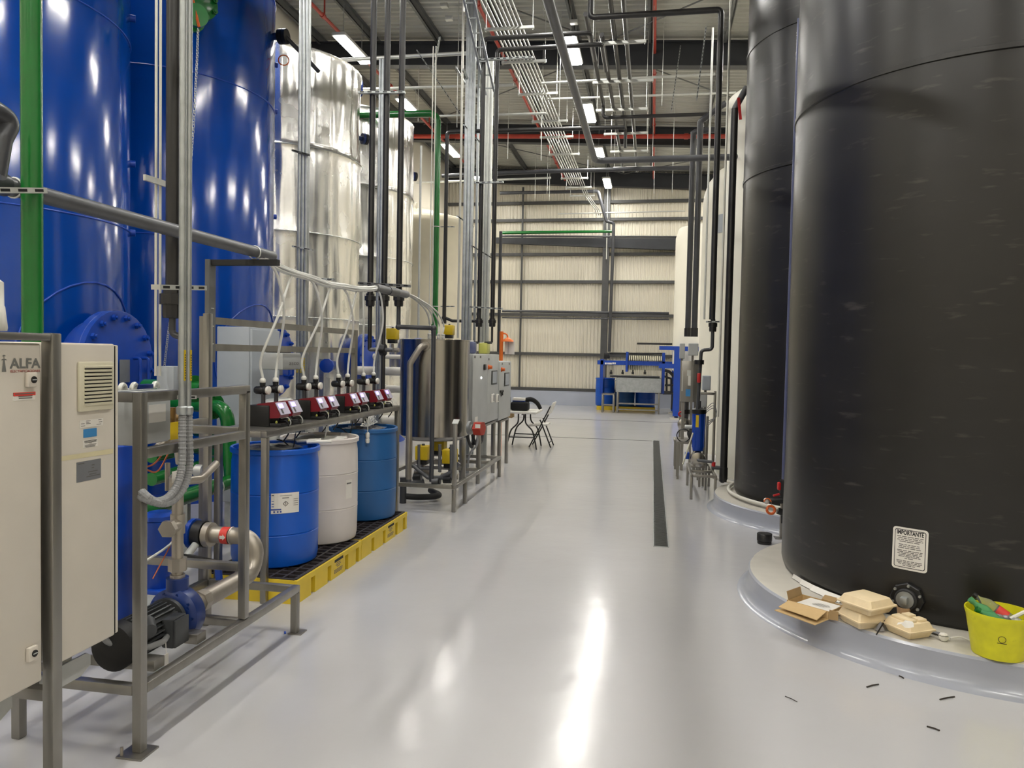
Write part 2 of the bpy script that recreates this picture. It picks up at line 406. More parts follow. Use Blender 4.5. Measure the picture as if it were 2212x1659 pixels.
for ya, yb_, xa, xb in ((9.2,14.0,-6.0,-1.0),(9.2,14.0,3.8,-1.0),(14.4,19.2,-1.0,-6.0),(14.4,19.2,-1.0,3.8),(19.6,24.0,-6.0,-1.0),(19.6,24.0,3.8,-1.0)):
    MB().tube([(xa, ya, zroof(xa)-0.2), (xb, yb_, zroof(xb)-0.2)], 0.013, 6).part('brace_rod', 'purlin_grey', cl)
# trench drain
x0, x1, y0, y1 = 0.057, 0.172, 6.5, 14.83
dr = thing('trench_drain', 'long narrow floor drain with dark slotted grate beside the right-hand walkway', 'drain', ((x0+x1)/2, (y0+y1)/2, 0))
q = MB(); q.bb(x0-0.008, x0, y0-0.008, y1+0.008, 0.0, 0.004); q.bb(x1, x1+0.008, y0-0.008, y1+0.008, 0, 0.004); q.bb(x0-0.008, x1+0.008, y0-0.012, y0, 0, 0.004); q.bb(x0-0.008, x1+0.008, y1, y1+0.012, 0, 0.004)
q.part('frame', 'galv', dr)
MB().bb(x0, x1, y0, y1, 0.0, 0.0012).part('channel', 'dark_gap', dr)
g = MB(); gl = 0.49
g.bb(0, 0.012, 0, gl-0.012, 0.0012, 0.0042); g.bb(x1-x0-0.012, x1-x0, 0, gl-0.012, 0.0012, 0.0042)
for i in range(16): g.bb(0.0, x1-x0, i*gl/16, i*gl/16+0.017, 0.0012, 0.0042)
gme = g.mesh('grate', 'grille_dark', smooth=0); y = y0+0.002
while y < y1-gl+0.01: share('grate', gme, dr, (x0, y, 0)); y += gl
# ---------------------------------------------------------------- ceiling lights
NUM = ['first','second','third','fourth','fifth','sixth','seventh','eighth','ninth','tenth']
def make_lamp():
    t = thing('ceiling_light', 'x', 'ceiling light', (0,0,0), local=True)
    q = MB(); q.rbox((0,0,0.05), (0.24,1.24,0.06), 0.02); q.part('housing', 'lamp_body', t)
    MB().bb(-0.09, 0.09, -0.59, 0.59, 0.005, 0.022).part('diffuser', 'lamp_glow', t)
    q = MB(); q.tube([(0,-0.4,0.08),(0,-0.4,0.62)], 0.006, 6); q.part('hanger', 'galv', t); q = MB(); q.tube([(0,0.4,0.08),(0,0.4,0.62)], 0.006, 6); q.part('hanger', 'galv', t)
    return t
lamp0 = make_lamp(); first = True
for x, nm, ys in ((-1.46, 'over the aisle', [22.95,19.65,16.35,13.0,9.7,6.4,3.1,-0.2,-3.2]), (-5.18, 'over the left-hand tanks', [22.2,18.9,15.55,12.47,9.2,5.9,2.6,-0.7,-3.6]), (2.3, 'over the right-hand tanks', [22.95,19.65,16.35,13.0,9.7,6.4,3.1,-0.2,-3.2])):
    for i, y in enumerate(ys):
        lb = 'long white strip light hanging %s, %s from the back wall' % (nm, NUM[i])
        z = 6.73 if x < 1 else 6.6
        if first: lamp0.location = (x, y, z); lamp0['label'] = lb; lamp0['group'] = 'strip lights'; first = False
        else: dup(lamp0, (x, y, z), 0, lb, 'strip lights')
# ---------------------------------------------------------------- tanks on the left
def flange_cover(t, c, d, r, m, th=0.05, bolts=16, handle=True, plate=True, nm='manhole'):
    c = Vector(c); d = Vector(d).normalized(); x, y, z = basis(d)
    mh = MB(); mh.lathe([(r*0.82, -0.35), (r*0.82, -th), (r, -th), (r, 0), (r*0.99, 0.004)], c, d, 36)
    o = mh.part(nm, m, t)
    cv = MB(); cv.lathe([(r, 0.008), (r, 0.008+th*0.8), (r*0.97, 0.012+th*0.8)], c, d, 36); cv.part('cover', m, o)
    b = MB(); b.lathe([(0.026, 0), (0.026, 0.028)], (0,0,0), d, 6); b.lathe([(0.013, 0.026), (0.013, 0.045)], (0,0,0), d, 8); bme = b.mesh('bolt', m, smooth=20)
    for k in range(bolts):
        a = 2*math.pi*(k+0.5)/bolts; share('bolt', bme, o, c+x*(r*0.88*math.cos(a))+y*(r*0.88*math.sin(a))+d*(0.01+th*0.8))
    upv = Vector((0,0,1)); sd = upv.cross(d).normalized(); f = c+d*(0.012+th*0.8)
    if handle:
        MB().tube([f+sd*0.16+upv*0.03, f+sd*0.16+upv*0.03+d*0.06, f+sd*0.16-upv*0.17+d*0.06, f+sd*0.16-upv*0.17], 0.012, 8, 0.02).part('handle', m, o)
        MB().tube([f+sd*0.26+upv*0.03, f+sd*0.26+upv*0.03+d*0.06, f+sd*0.26-upv*0.17+d*0.06, f+sd*0.26-upv*0.17], 0.012, 8, 0.02).part('handle', m, o)
    if plate:
        q = MB(); q.quad(f-sd*0.02-upv*0.16+d*0.012, f+sd*0.10-upv*0.16+d*0.012, f+sd*0.10+upv*0.02+d*0.012, f-sd*0.02+upv*0.02+d*0.012); q.part('name_plate', 'plate_metal', o)
    return o
def shell(R, z0, z1, n=96, dome=0.18):
    return [(R, z0), (R, z1), (R*0.97, z1+dome*0.3), (R*0.6, z1+dome*0.85), (0.02, z1+dome)]
XT, RT = -5.5, 1.19
def blue_tank(Y, label, seams, mh):
    t = thing('storage_tank', label, 'tank', (XT, Y, 0), group='blue steel tanks')
    MB().lathe(shell(RT, 0.12, 5.9), (XT, Y, 0), n=96).part('shell', 'blue_tank', t)
    MB().lathe([(RT+0.02, 0), (RT+0.02, 0.12)], (XT, Y, 0), n=64).part('base_ring', 'blue_steel', t)
    for z in seams: MB().torus((XT, Y, z), RT+0.001, 0.006, n=96, m=6).part('weld_seam', 'blue_seam', t)
    for dz in ((0.0, ) if mh else ()):
        # reinforcing pad weld around the manhole
        pts = []
        for k in range(33):
            a = 2*math.pi*k/32; yy = 0.62*math.cos(a); pts.append((XT+math.sqrt((RT+0.004)**2-yy*yy), Y+yy, 1.48+0.62*math.sin(a)))
        MB().tube(pts, 0.007, 6).part('pad_weld', 'blue_seam', t)
        flange_cover(t, (XT+RT+0.16, Y, 1.48), (1, 0, 0), 0.40, 'blue_steel')
    for z in (5.0, 4.45, 3.2, 2.6): MB().lathe([(0.03, 0), (0.03, 0.04)], (XT+RT*math.cos(0.62), Y+RT*math.sin(0.62), z), (math.cos(0.62), math.sin(0.62), 0), 10).part('stub', 'blue_steel', t)
    return t
z1 = ZAT(XT+1.15, 5.6, 488); z2 = ZAT(XT+1.15, 5.6, 60)
T1 = blue_tank(5.29, 'glossy blue steel tank nearest the viewer, behind the white cabinets', [z1, min(z2, 5.7)], True)
T2 = blue_tank(7.83, 'glossy blue steel tank beside the first dented silver tank', [ZAT(XT+1.1, 8.2, 545), ZAT(XT+1.1, 8.2, 235), 5.6], True)
flange_cover(T2, (XT+RT*0.75+0.12, 7.83-RT*0.66-0.1, 5.0), (0.75, -0.66, 0), 0.16, 'green_pipe', 0.03, 8, False, False, 'nozzle')
# dented aluminium cladding
def silver_tank(Y, label, seed):
    t = thing('insulated_tank', label, 'tank', (XT, Y, 0), group='silver clad tanks')
    q = MB(); NA, zt = 220, 5.66; rnd = random.Random(seed)
    band = [0.9, 2.05, 3.2, 4.35, zt]
    dents = [(rnd.uniform(-2.1, 1.4), rnd.uniform(0.6, 5.6), rnd.uniform(0.05, 0.16), rnd.uniform(0.3, 0.9), rnd.uniform(0.012, 0.035)) for _ in range(46)]
    zs = []; z = 0.35
    while z < zt: zs.append(z); z += 0.055
    for b in band: zs += [b-0.012, b, b+0.012]
    zs = sorted(set(round(v, 4) for v in zs if v <= zt)); NZ = len(zs)
    seams = [k*2*math.pi/9+0.21 for k in range(9)]
    vs = []
    for z in zs:
        nb = min(abs(z-b) for b in band); fade = min(1.0, nb/0.22)
        for k in range(NA):
            a = 2*math.pi*k/NA; aa = (a+math.pi)%(2*math.pi)-math.pi
            r = RT
            n1 = noise.noise(Vector((math.cos(a)*4.2, math.sin(a)*4.2, z*0.42+seed*3.1)))
            n2 = noise.noise(Vector((math.cos(a)*11, math.sin(a)*11, z*0.4+seed)))
            r += (0.030*n1+0.018*n2)*(0.25+0.75*fade)
            for ca, cz, wa, hz, dp in dents:
                d = ((aa-ca)/wa)**2+((z-cz)/hz)**2
                if d < 4: r -= dp*math.exp(-d*1.6)*(0.4+0.6*fade)
            if nb < 0.013: r += 0.008 if nb < 0.002 else 0.004
            for sm in seams:
                dd = abs((a-sm+math.pi)%(2*math.pi)-math.pi)
                if dd < 0.02: r += 0.008
            vs.append(Vector((XT+r*math.cos(a), Y+r*math.sin(a), z)))
    q.add(vs, [(i*NA+k, i*NA+(k+1)%NA, (i+1)*NA+(k+1)%NA, (i+1)*NA+k) for i in range(NZ-1) for k in range(NA)])
    q.part('cladding', 'cladding', t, smooth=60)
    MB().lathe([(RT-0.01, zt), (RT-0.06, zt+0.04), (0.5, zt+0.2), (0.02, zt+0.24)], (XT, Y, 0), n=72).part('roof', 'cladding', t)
    MB().lathe([(RT-0.08, 0.0), (RT-0.08, 0.36)], (XT, Y, 0), n=64).part('base_ring', 'blue_steel', t)
    for z in band[:-1]: MB().torus((XT, Y, z), RT+0.018, 0.005, n=96, m=6).part('band', 'galv_light', t)
    # blue lifting lug, manhole, top nozzle
    a = 0.62; p = Vector((XT+RT*math.cos(a), Y+RT*math.sin(a), zt)); MB().box(p+Vector((0.02,0,-0.03)), (0.03, 0.12, 0.2), a).part('lifting_lug', 'blue_steel', t)
    flange_cover(t, (XT+RT+0.2, Y, 1.5), (1, 0, 0), 0.36, 'blue_steel', plate=False)
    a = 0.8; d = Vector((math.cos(a), math.sin(a), 0)); p = Vector((XT, Y, 4.95))+d*RT
    nz = MB().cyl(p-d*0.1, p+d*0.12, 0.035, n=12).part('nozzle', 'blue_dark', t); MB().cyl(p+d*0.12, p+d*0.16, 0.085, n=16).part('flange', 'blue_dark', nz); MB().cyl(p+d*0.17, p+d*0.21, 0.085, n=16).part('flange', 'black_plastic', nz)
    return t
silver_tank(10.51, 'dented silver tank next to the tall blue tank', 1)
silver_tank(13.02, 'dented silver tank farther along, next to the cream tank', 5)
# dark nozzle on the blue tank with an orange cable loop
q = thing('tank_valve', 'dark flanged valve high on the second blue tank with an orange cable coil', 'valve', GY(600, 80, 8.3))
p = GY(596, 80, 8.3)
MB().cyl(p-Vector((0.12,0.05,0)), p+Vector((0.1,0,0)), 0.04).part('neck', 'blue_dark', q); MB().cyl(p+Vector((0.04,0,0)), p+Vector((0.09,0,0)), 0.085).part('flange', 'black_plastic', q)
MB().cyl(p+Vector((0.1,0,0)), p+Vector((0.14,0,0)), 0.085).part('flange', 'black_plastic', q)
MB().tube([p+Vector((0.12,0,0)), p+Vector((0.45,0.2,-0.35))], 0.025, 8).part('stem_pipe', 'pvc_dark', q)
MB().torus(p+Vector((0.1,0,-0.27)), 0.06, 0.007, (0.3,-1,0.1), 20, 6).part('cable_coil', 'orange', q)
# cream fibreglass tank
t = thing('storage_tank', 'cream fibreglass tank with a domed top behind the green riser', 'tank', (XT, 17.2, 0))
zt = ZAT(XT+0.5, 17.0, 478); MB().lathe([(RT, 0), (RT, zt-0.15), (RT+0.015, zt-0.13), (RT+0.015, zt-0.02), (RT, zt), (RT*0.93, zt+0.07), (0.55, zt+0.2), (0.5, zt+0.26), (0.02, zt+0.28)], (XT, 17.2, 0), n=72).part('shell', 'fibreglass', t)
MB().torus((XT+0.2, 16.5, zt+0.27), 0.06, 0.012, (1,0,0), 16, 6).part('lifting_eye', 'white_poly', t)
# ---------------------------------------------------------------- tanks on the right
XRT = 2.0
def plinth(XRT, Y, r, label, h=0.16):
    q = MB(); q.lathe([(r+0.07, 0.0), (r+0.035, 0.008), (r+0.012, 0.035), (r, 0.08), (r, h-0.012), (r-0.012, h)], (XRT, Y, 0), n=96)
    t = thing('tank_plinth', label, 'plinth', (XRT, Y, 0), group='round tank plinths')
    q.part('curb', 'plinth_epoxy', t); MB().lathe([(r-0.012, h), (r-0.02, h+0.002)], (XRT, Y, 0), n=96).part('top', 'plinth_top', t)
    return t
plinth(2.07, 5.33, 1.38, 'round grey epoxy plinth carrying the food boxes and yellow bucket')
plinth(2.0, 8.35, 1.31, 'round grey epoxy plinth under the second black tank')
def black_tank(XRT, Y, R, label, ztop, seams, seed):
    t = thing('storage_tank', label, 'tank', (XRT, Y, 0.162), group='black plastic tanks')
    q = MB(); NA = 128; zs = [0.162, 0.19, 0.23]; z = 0.3
    while z < ztop: zs.append(z); z += 0.1
    vs = []
    for z in zs:
        for k in range(NA):
            a = 2*math.pi*k/NA
            r = R+0.006*noise.noise(Vector((math.cos(a)*2.5, math.sin(a)*2.5, z*1.1+seed)))
            if z < 0.18: r -= 0.03
            elif z < 0.21: r -= 0.01
            vs.append(Vector((XRT+r*math.cos(a), Y+r*math.sin(a), z)))
    q.add(vs, [(i*NA+k, i*NA+(k+1)%NA, (i+1)*NA+(k+1)%NA, (i+1)*NA+k) for i in range(len(zs)-1) for k in range(NA)])
    q.part('shell', 'black_poly', t, smooth=60)
    MB().lathe([(R, ztop-0.1), (R*0.9, ztop+0.2), (0.5, ztop+0.4), (0.05, ztop+0.42)], (XRT, Y, 0), n=96).part('dome', 'black_poly', t)
    for z in seams: MB().lathe([(R-0.004, z-0.02), (R+0.010, z-0.014), (R+0.010, z+0.014), (R-0.004, z+0.02)], (XRT, Y, 0), n=128, closed=False).part('seam', 'black_poly', t)
    return t
BT1 = black_tank(2.06, 5.46, 1.13, 'huge black plastic tank with the warning sign, nearest on the right', 5.9, [ZAT(1.1, 4.8, 175)], 2.0)
BT2 = black_tank(2.0, 8.35, 1.1, 'huge black plastic tank behind the nearest one', 5.7, [ZAT(1.2, 7.8, 365), ZAT(1.2, 7.8, 70)], 9.0)
def white_tank(Y, R, zs, ztop, label, X=XRT):
    t = thing('storage_tank', label, 'tank', (X, Y, 0))
    MB().lathe([(R, 0), (R, zs), (R*0.985, zs+(ztop-zs)*0.25), (R*0.93, zs+(ztop-zs)*0.55), (R*0.8, zs+(ztop-zs)*0.85), (0.35, ztop), (0.3, ztop+0.06), (0.02, ztop+0.07)], (X, Y, 0), n=72).part('shell', 'white_poly', t)
    return t
t = white_tank(11.0, 1.08, ZAT(1.0, 10.8, 215), ZAT(1.5, 10.8, 190), 'tall white tank right behind the black tanks')
for k in (0, 1, 2):
    pass
t2 = white_tank(13.75, 1.2, ZAT(0.8, 13.4, 430), ZAT(1.2, 13.4, 350), 'white dome-top tank beyond the tall white one')
p = Vector((XRT-1.2*math.cos(0.75), 13.75-1.2*math.sin(0.75), ZAT(1.1, 12.9, 480)))
MB().box(p, (0.012, 0.32, 0.3), 0.75).part('sticker', 'cab_grey_blue', t2)
# cone-bottom tank on a blue stand
X, Y, R = 1.62, 21.3, 1.08
t = thing('cone_bottom_tank', 'white cone-bottom tank on blue steel legs at the far right', 'tank', (X, Y, 0))
z1, z0 = ZAT(0.55, 21, 492), ZAT(0.55, 21, 800)
MB().lathe([(0.06, 0.42), (R, z0), (R, z1-0.25), (R*0.93, z1), (0.4, z1+0.12), (0.36, z1+0.3), (0.02, z1+0.32)], (X, Y, 0), n=64).part('shell', 'white_poly', t)
for k in range(6): MB().torus((X-0.3+0.1*k, Y-0.3, z1+0.28), 0.05, 0.012, (0,1,0), 12, 6).part('vent_pipe', 'white_poly', t)
zl = ZAT(0.6, 20.2, 748)
for sx, sy in ((-1,-1), (1,-1), (-1,1), (1,1)):
    MB().bb(X+sx*0.97-0.09, X+sx*0.97+0.09, Y+sy*0.97-0.12, Y+sy*0.97+0.12, 0.08, zl).part('leg', 'blue_steel', t)
    MB().bb(X+sx*0.97-0.16, X+sx*0.97+0.16, Y+sy*0.97-0.16, Y+sy*0.97+0.16, 0.0, 0.03).part('foot_plate', 'plinth_top', t)
    MB().cyl((X+sx*0.97, Y+sy*0.97, 0.03), (X+sx*0.97, Y+sy*0.97, 0.1), 0.05).part('foot', 'blue_dark', t)
for z in (zl-0.06, z0+0.12):
    q = MB(); q.bb(X-1.06, X+1.06, Y-1.06, Y-0.96, z-0.06, z+0.06); q.bb(X-1.06, X+1.06, Y+0.96, Y+1.06, z-0.06, z+0.06); q.bb(X-1.06, X-0.96, Y-1, Y+1, z-0.06, z+0.06); q.bb(X+0.96, X+1.06, Y-1, Y+1, z-0.06, z+0.06); q.part('ring_beam', 'blue_steel', t)
MB().bb(X-1.45, X-0.97, Y-1.06, Y-0.94, zl-0.1, zl).part('cantilever', 'blue_steel', t); MB().bb(X-1.45, X-0.97, Y-1.06, Y-0.94, z0+0.06, z0+0.18).part('cantilever', 'blue_steel', t)
# ---------------------------------------------------------------- white drive cabinets at the left edge
def lines(parent, nm, m, o, xd, yd, rows, th, ext=Vector((0,0,0))):      # rows of unreadable small print: (x0, x1, y)
    o, xd, yd = Vector(o), Vector(xd).normalized(), Vector(yd).normalized(); q = MB()
    for a, b, y in rows: q.quad(o+xd*a+yd*y, o+xd*b+yd*y, o+xd*b+yd*(y+th), o+xd*a+yd*(y+th))
    return q.part(nm, m, parent, smooth=0)
YD, ZD, XD = Vector((0,1,0)), Vector((0,0,1)), Vector((1,0,0))
def rect(parent, nm, m, x, y0, y1, z0, z1): 
    return MB().bb(x-0.0015, x+0.001, y0, y1, z0, z1).part(nm, m, parent)
XC = -1.93
def cabinet(y0, y1, z0, z1, label, door1):
    t = thing('drive_cabinet', label, 'cabinet', (XC-0.15, (y0+y1)/2, z0))
    MB().rbox((XC-0.165, (y0+y1)/2, (z0+z1)/2), (0.28, y1-y0, z1-z0), 0.012).part('body', 'cab_white', t)
    MB().bb(XC-0.027, XC-0.02, y0+0.01, door1-0.004, z0+0.012, z1-0.012).part('door_seal', 'dark', t)
    d = MB(); d.rbox((XC-0.011, (y0+door1)/2, (z0+z1)/2), (0.022, door1-y0, z1-z0), 0.008, seg=3); dd = d.part('door', 'cab_white', t)
    return t, dd
c1, d1 = cabinet(1.50, 2.127, 0.506, 1.605, 'white drive cabinet with the grey ALFA logo, cut by the left edge', 2.125)
c2, d2 = cabinet(2.195, 2.486, 0.532, 1.61, 'white drive cabinet with a louvred vent grille and small stickers', 2.466)
MB().bb(XC-0.02, XC-0.002, 2.467, 2.4695, 0.54, 1.602).part('door_gap', 'dark', c2); MB().rbox((XC-0.02, 2.478, 1.071), (0.036, 0.016, 1.07), 0.005).part('side_return', 'cab_white', c2)
# logo
zl = GX(50, 795, XC).z; ya = GX(20, 795, XC).y; yb_ = GX(87, 795, XC).y
text(d1, 'logo_lettering', 'ALFA', (GX(50, 773, XC).z-zl)*1.36, 'logo_grey', (XC+0.0012, ya, zl), YD, ZD, width=yb_-ya, bold=0.03)
zl2 = GX(50, 804, XC).z; text(d1, 'logo_lettering', 'ELECTRIFICACIONES', 0.010, 'logo_red', (XC+0.0012, GX(22, 800, XC).y, zl2), YD, ZD, width=GX(86, 800, XC).y-GX(22, 800, XC).y, bold=0.02)
q = MB(); yc = GX(8, 790, XC).y; zt = GX(8, 768, XC).z; zb = GX(8, 803, XC).z; x = XC+0.0012
q.quad((x, yc-0.008, zb), (x, yc+0.008, zb+0.0), (x, yc+0.002, zt-0.01), (x, yc-0.002, zt-0.01))
for dz, hw in ((0.0, 0.007), (-0.012, 0.012)): q.quad((x+0.0002, yc-hw, zt+dz-0.002), (x+0.0002, yc+hw, zt+dz-0.002), (x+0.0002, yc+hw*0.4, zt+dz+0.002), (x+0.0002, yc-hw*0.4, zt+dz+0.002))
q.quad((x+0.0003, yc-0.0012, zt-0.014), (x+0.0003, yc+0.0012, zt-0.014), (x+0.0003, yc+0.0012, zt), (x+0.0003, yc-0.0012, zt)); q.part('pylon_emblem', 'logo_grey', d1, smooth=0)
def lock(parent, px, py):
    p = GX(px, py, XC); MB().rbox((XC+0.007, p.y, p.z), (0.014, 0.036, 0.046), 0.003).part('lock_plate', 'cab_white', parent)
    MB().lathe([(0.011, 0), (0.011, 0.004)], (XC+0.013, p.y+0.003, p.z), XD, 16).part('key_slot', 'dark', parent)
    MB().bb(XC+0.017, XC+0.0185, p.y-0.005, p.y+0.011, p.z-0.0015, p.z+0.0015).part('slot_bar', 'cab_grey', parent)
lock(d1, 63, 820); lock(d1, 65, 1411)
p0, p1 = GX(28, 866, XC), GX(75, 846, XC)
st = rect(d1, 'warning_sticker', 'paper', XC+0.001, p0.y, p1.y, p0.z, p1.z); rect(d1, 'sticker_band', 'paper_red', XC+0.002, p0.y, p1.y, p1.z-0.011, p1.z)
wd = p1.y-p0.y; lines(d1, 'small_print', 'ink_soft', (XC+0.0035, p0.y, p0.z), YD, ZD, [(0.05*wd, 0.95*wd, 0.019), (0.2*wd, 0.85*wd, 0.011), (0.22*wd, 0.84*wd, 0.005)], 0.003)
# vent grille
g0, g1 = GX(166, 890, XC), GX(240, 781, XC)
vg = MB().rbox((XC+0.006, (g0.y+g1.y)/2, (g0.z+g1.z)/2), (0.012, g1.y-g0.y, g1.z-g0.z), 0.004).part('vent_grille', 'vent_cream', d2)
yy0, yy1 = g0.y+0.022, g1.y-0.012; hh = g1.z-g0.z
MB().bb(XC+0.0118, XC+0.0128, yy0, yy1, g0.z+0.028, g1.z-0.022).part('louvre_gap', 'dark', vg)
n = 10; z0 = g0.z+0.024; st = (hh-0.042)/n
for k in range(n+1):
    zc = z0+k*st
    MB().box((XC+0.0145, (yy0+yy1)/2, zc), (0.006, yy1-yy0+0.004, st*0.52), rot=Matrix.Rotation(0.35, 3, 'Y')).part('louvre', 'vent_cream', vg)
p0, p1 = GX(171, 925, XC), GX(222, 903, XC); rect(d2, 'rating_label', 'paper', XC+0.001, p0.y, p1.y, p0.z, p1.z)
wd = p1.y-p0.y; hh = p1.z-p0.z; lines(d2, 'small_print', 'ink_soft', (XC+0.0025, p0.y, p0.z), YD, ZD, [(0.05*wd, 0.2*wd, hh*0.5), (0.26*wd, 0.45*wd, hh*0.8), (0.26*wd, 0.4*wd, hh*0.62), (0.26*wd, 0.45*wd, hh*0.45), (0.05*wd, 0.22*wd, hh*0.2), (0.78*wd, 0.92*wd, hh*0.8), (0.8*wd, 0.95*wd, hh*0.5), (0.7*wd, 0.9*wd, hh*0.2)], hh*0.07)
p0, p1 = GX(180, 946, XC), GX(208, 924, XC); rect(d2, 'blue_sticker', 'paper_blue', XC+0.001, p0.y, p1.y, p0.z, p1.z)
p0, p1 = GX(179, 968, XC), GX(210, 947, XC); rect(d2, 'white_sticker', 'paper', XC+0.001, p0.y, p1.y, p0.z, p1.z); wd = p1.y-p0.y; hh = p1.z-p0.z
lines(d2, 'small_print', 'ink', (XC+0.0025, p0.y, p0.z), YD, ZD, [(0.05*wd, 0.95*wd, hh*0.86), (0.05*wd, 0.9*wd, hh*0.74), (0.1*wd, 0.9*wd, hh*0.62), (0.4*wd, 0.6*wd, hh*0.5), (0.1*wd, 0.9*wd, hh*0.3), (0.1*wd, 0.85*wd, hh*0.16), (0.15*wd, 0.8*wd, hh*0.04)], hh*0.06)
a, b = GX(129, 990, XC), GX(246, 973, XC); q = MB(); x = XC+0.0015
q.quad((x, a.y, a.z-0.010), (x, b.y-0.006, b.z-0.010), (x, b.y-0.004, b.z+0.008), (x, a.y, a.z+0.006)); q.part('masking_tape', 'tape', d2)
p0, p1 = GX(165, 1043, XC), GX(217, 990, XC); rect(d2, 'steel_plate', 'plate_metal', XC+0.001, p0.y, p1.y, p0.z, p1.z); wd = p1.y-p0.y; hh = p1.z-p0.z
lines(d2, 'small_print', 'ink_soft', (XC+0.0025, p0.y, p0.z), YD, ZD, [(0.05*wd, 0.3*wd, hh*0.88), (0.6*wd, 0.72*wd, hh*0.72), (0.6*wd, 0.7*wd, hh*0.58), (0.45*wd, 0.85*wd, hh*0.4), (0.5*wd, 0.8*wd, hh*0.27), (0.38*wd, 0.95*wd, hh*0.17)], hh*0.05)
# support frame of the cabinets
t = thing('cabinet_frame', 'brushed stainless post and rail frame carrying the white cabinets', 'frame', (-1.93, 2.17, 0))
MB().rbox((-1.935, 2.172, 0.82), (0.042, 0.042, 1.64), 0.004).part('post', 'stainless', t)
MB().rbox((-1.935, 1.83, 1.626), (0.04, 0.64, 0.024), 0.004).part('top_rail', 'stainless', t)
MB().rbox((-2.30, 2.172, 0.82), (0.042, 0.042, 1.64), 0.004).part('post', 'stainless', t)
MB().rbox((-2.12, 2.172, 0.44), (0.33, 0.04, 0.04), 0.004).part('cross_rail', 'stainless', t)
for (yy0, yy1) in ((1.72, 2.09), (2.2, 2.44)):
    q = MB(); x = -2.02; pl = [(yy0, 0.40), (yy1-0.05, 0.40), (yy1, 0.425), (yy1, 0.46), (yy1-0.02, 0.475), (yy0, 0.475)]
    q.prism(pl, lambda u, v: Vector((x, u, v)), (0.008, 0, 0)); q.part('gland_plate', 'cab_grey', t)
    MB().cyl((-2.06, yy1-0.09, 0.46), (-2.06, yy1-0.09, 0.54), 0.035).part('cable_gland', 'cab_grey', t)
pts = [(-2.05, 1.93, 0.42), (-2.06, 1.96, 0.25), (-2.05, 1.92, 0.1), (-2.02, 1.82, 0.035)]
sp = spline(pts, 22); N = len(sp)
MB().tube(sp, lambda u: 0.034+0.004*math.sin(u*150), 12).thing('corrugated_hose', 'rubber', 'black corrugated hose hanging below the logo cabinet at the left edge', 'hose')
# white housing on top of the cabinet
p = GX(4, 726, -2.0); q = MB(); q.lathe([(0.05, 0), (0.052, 0.01), (0.045, 0.075), (0.043, 0.078), (0.042, 0.15), (0.03, 0.16)], (p.x-0.02, p.y-0.03, 1.642), ZD, 20); q.thing('plastic_canister', 'plastic_white', 'white plastic canister on top of the logo cabinet at the left edge', 'canister')

# ---------------------------------------------------------------- near pump skid
XS, YA, YV, YE = -1.95, 2.63, 3.40, 3.955; XB = -2.5; TB = 0.04
t = SK = thing('pump_skid', 'square-tube stainless skid frame holding the near pump', 'skid', (-2.2, 3.2, 0))
def post(x, y, z0, z1, nm='leg', par=None, s=TB): return MB().rbox((x, y, (z0+z1)/2), (s, s, z1-z0), 0.004).part(nm, 'stainless', par or t)
def railY(x, y0, y1, z, nm='rail', par=None, s=TB): return MB().rbox((x, (y0+y1)/2, z-s/2), (s, y1-y0, s), 0.004).part(nm, 'stainless', par or t)
def railX(x0, x1, y, z, nm='cross_rail', par=None, s=TB): return MB().rbox(((x0+x1)/2, y, z-s/2), (x1-x0, s, s), 0.004).part(nm, 'stainless', par or t)
post(XS, YA, 0.008, 1.425); post(XS, YV, 0.275, 1.40); post(XS, YE, 0.006, 0.232); post(XB, YA, 0.0, 1.425); post(XB, YE, 0.0, 1.80)
railY(XS, YA+0.02, YE+0.02, 0.272); railY(XB, YA+0.02, YE-0.02, 0.272); railY(XS, YA+0.02, YV-0.02, 1.205); railY(XS, YA+0.02, YV+0.02, 1.425, 'top_rail'); railY(XB, YA, YE-0.02, 1.205)
railX(XB+0.02, XS-0.02, YA, 0.272); railX(XB+0.02, XS-0.02, YE, 0.272); railX(XB+0.02, XS-0.02, YV, 0.272); railX(XB+0.02, XS-0.02, YV, 1.22); railX(XB+0.02, XS-0.02, YV, 0.55); railX(XB+0.02, XS-0.02, YA, 1.425)
MB().bb(XS-0.06, XS+0.05, YA-0.06, YA+0.05, 0.0, 0.008).part('foot_plate', 'stainless', t); MB().cyl((XS-0.045, YA-0.045, 0), (XS-0.045, YA-0.045, 0.04), 0.006).part('anchor_bolt', 'steel_pipe', t)
MB().bb(XS-0.03, XS+0.05, YE-0.03, YE+0.05, 0.0, 0.006).part('foot_plate', 'stainless', t)
for y in (2.78, 3.08): MB().rbox((-2.12, y, 0.295), (0.30, 0.07, 0.045), 0.004).part('pump_support', 'stainless', t)
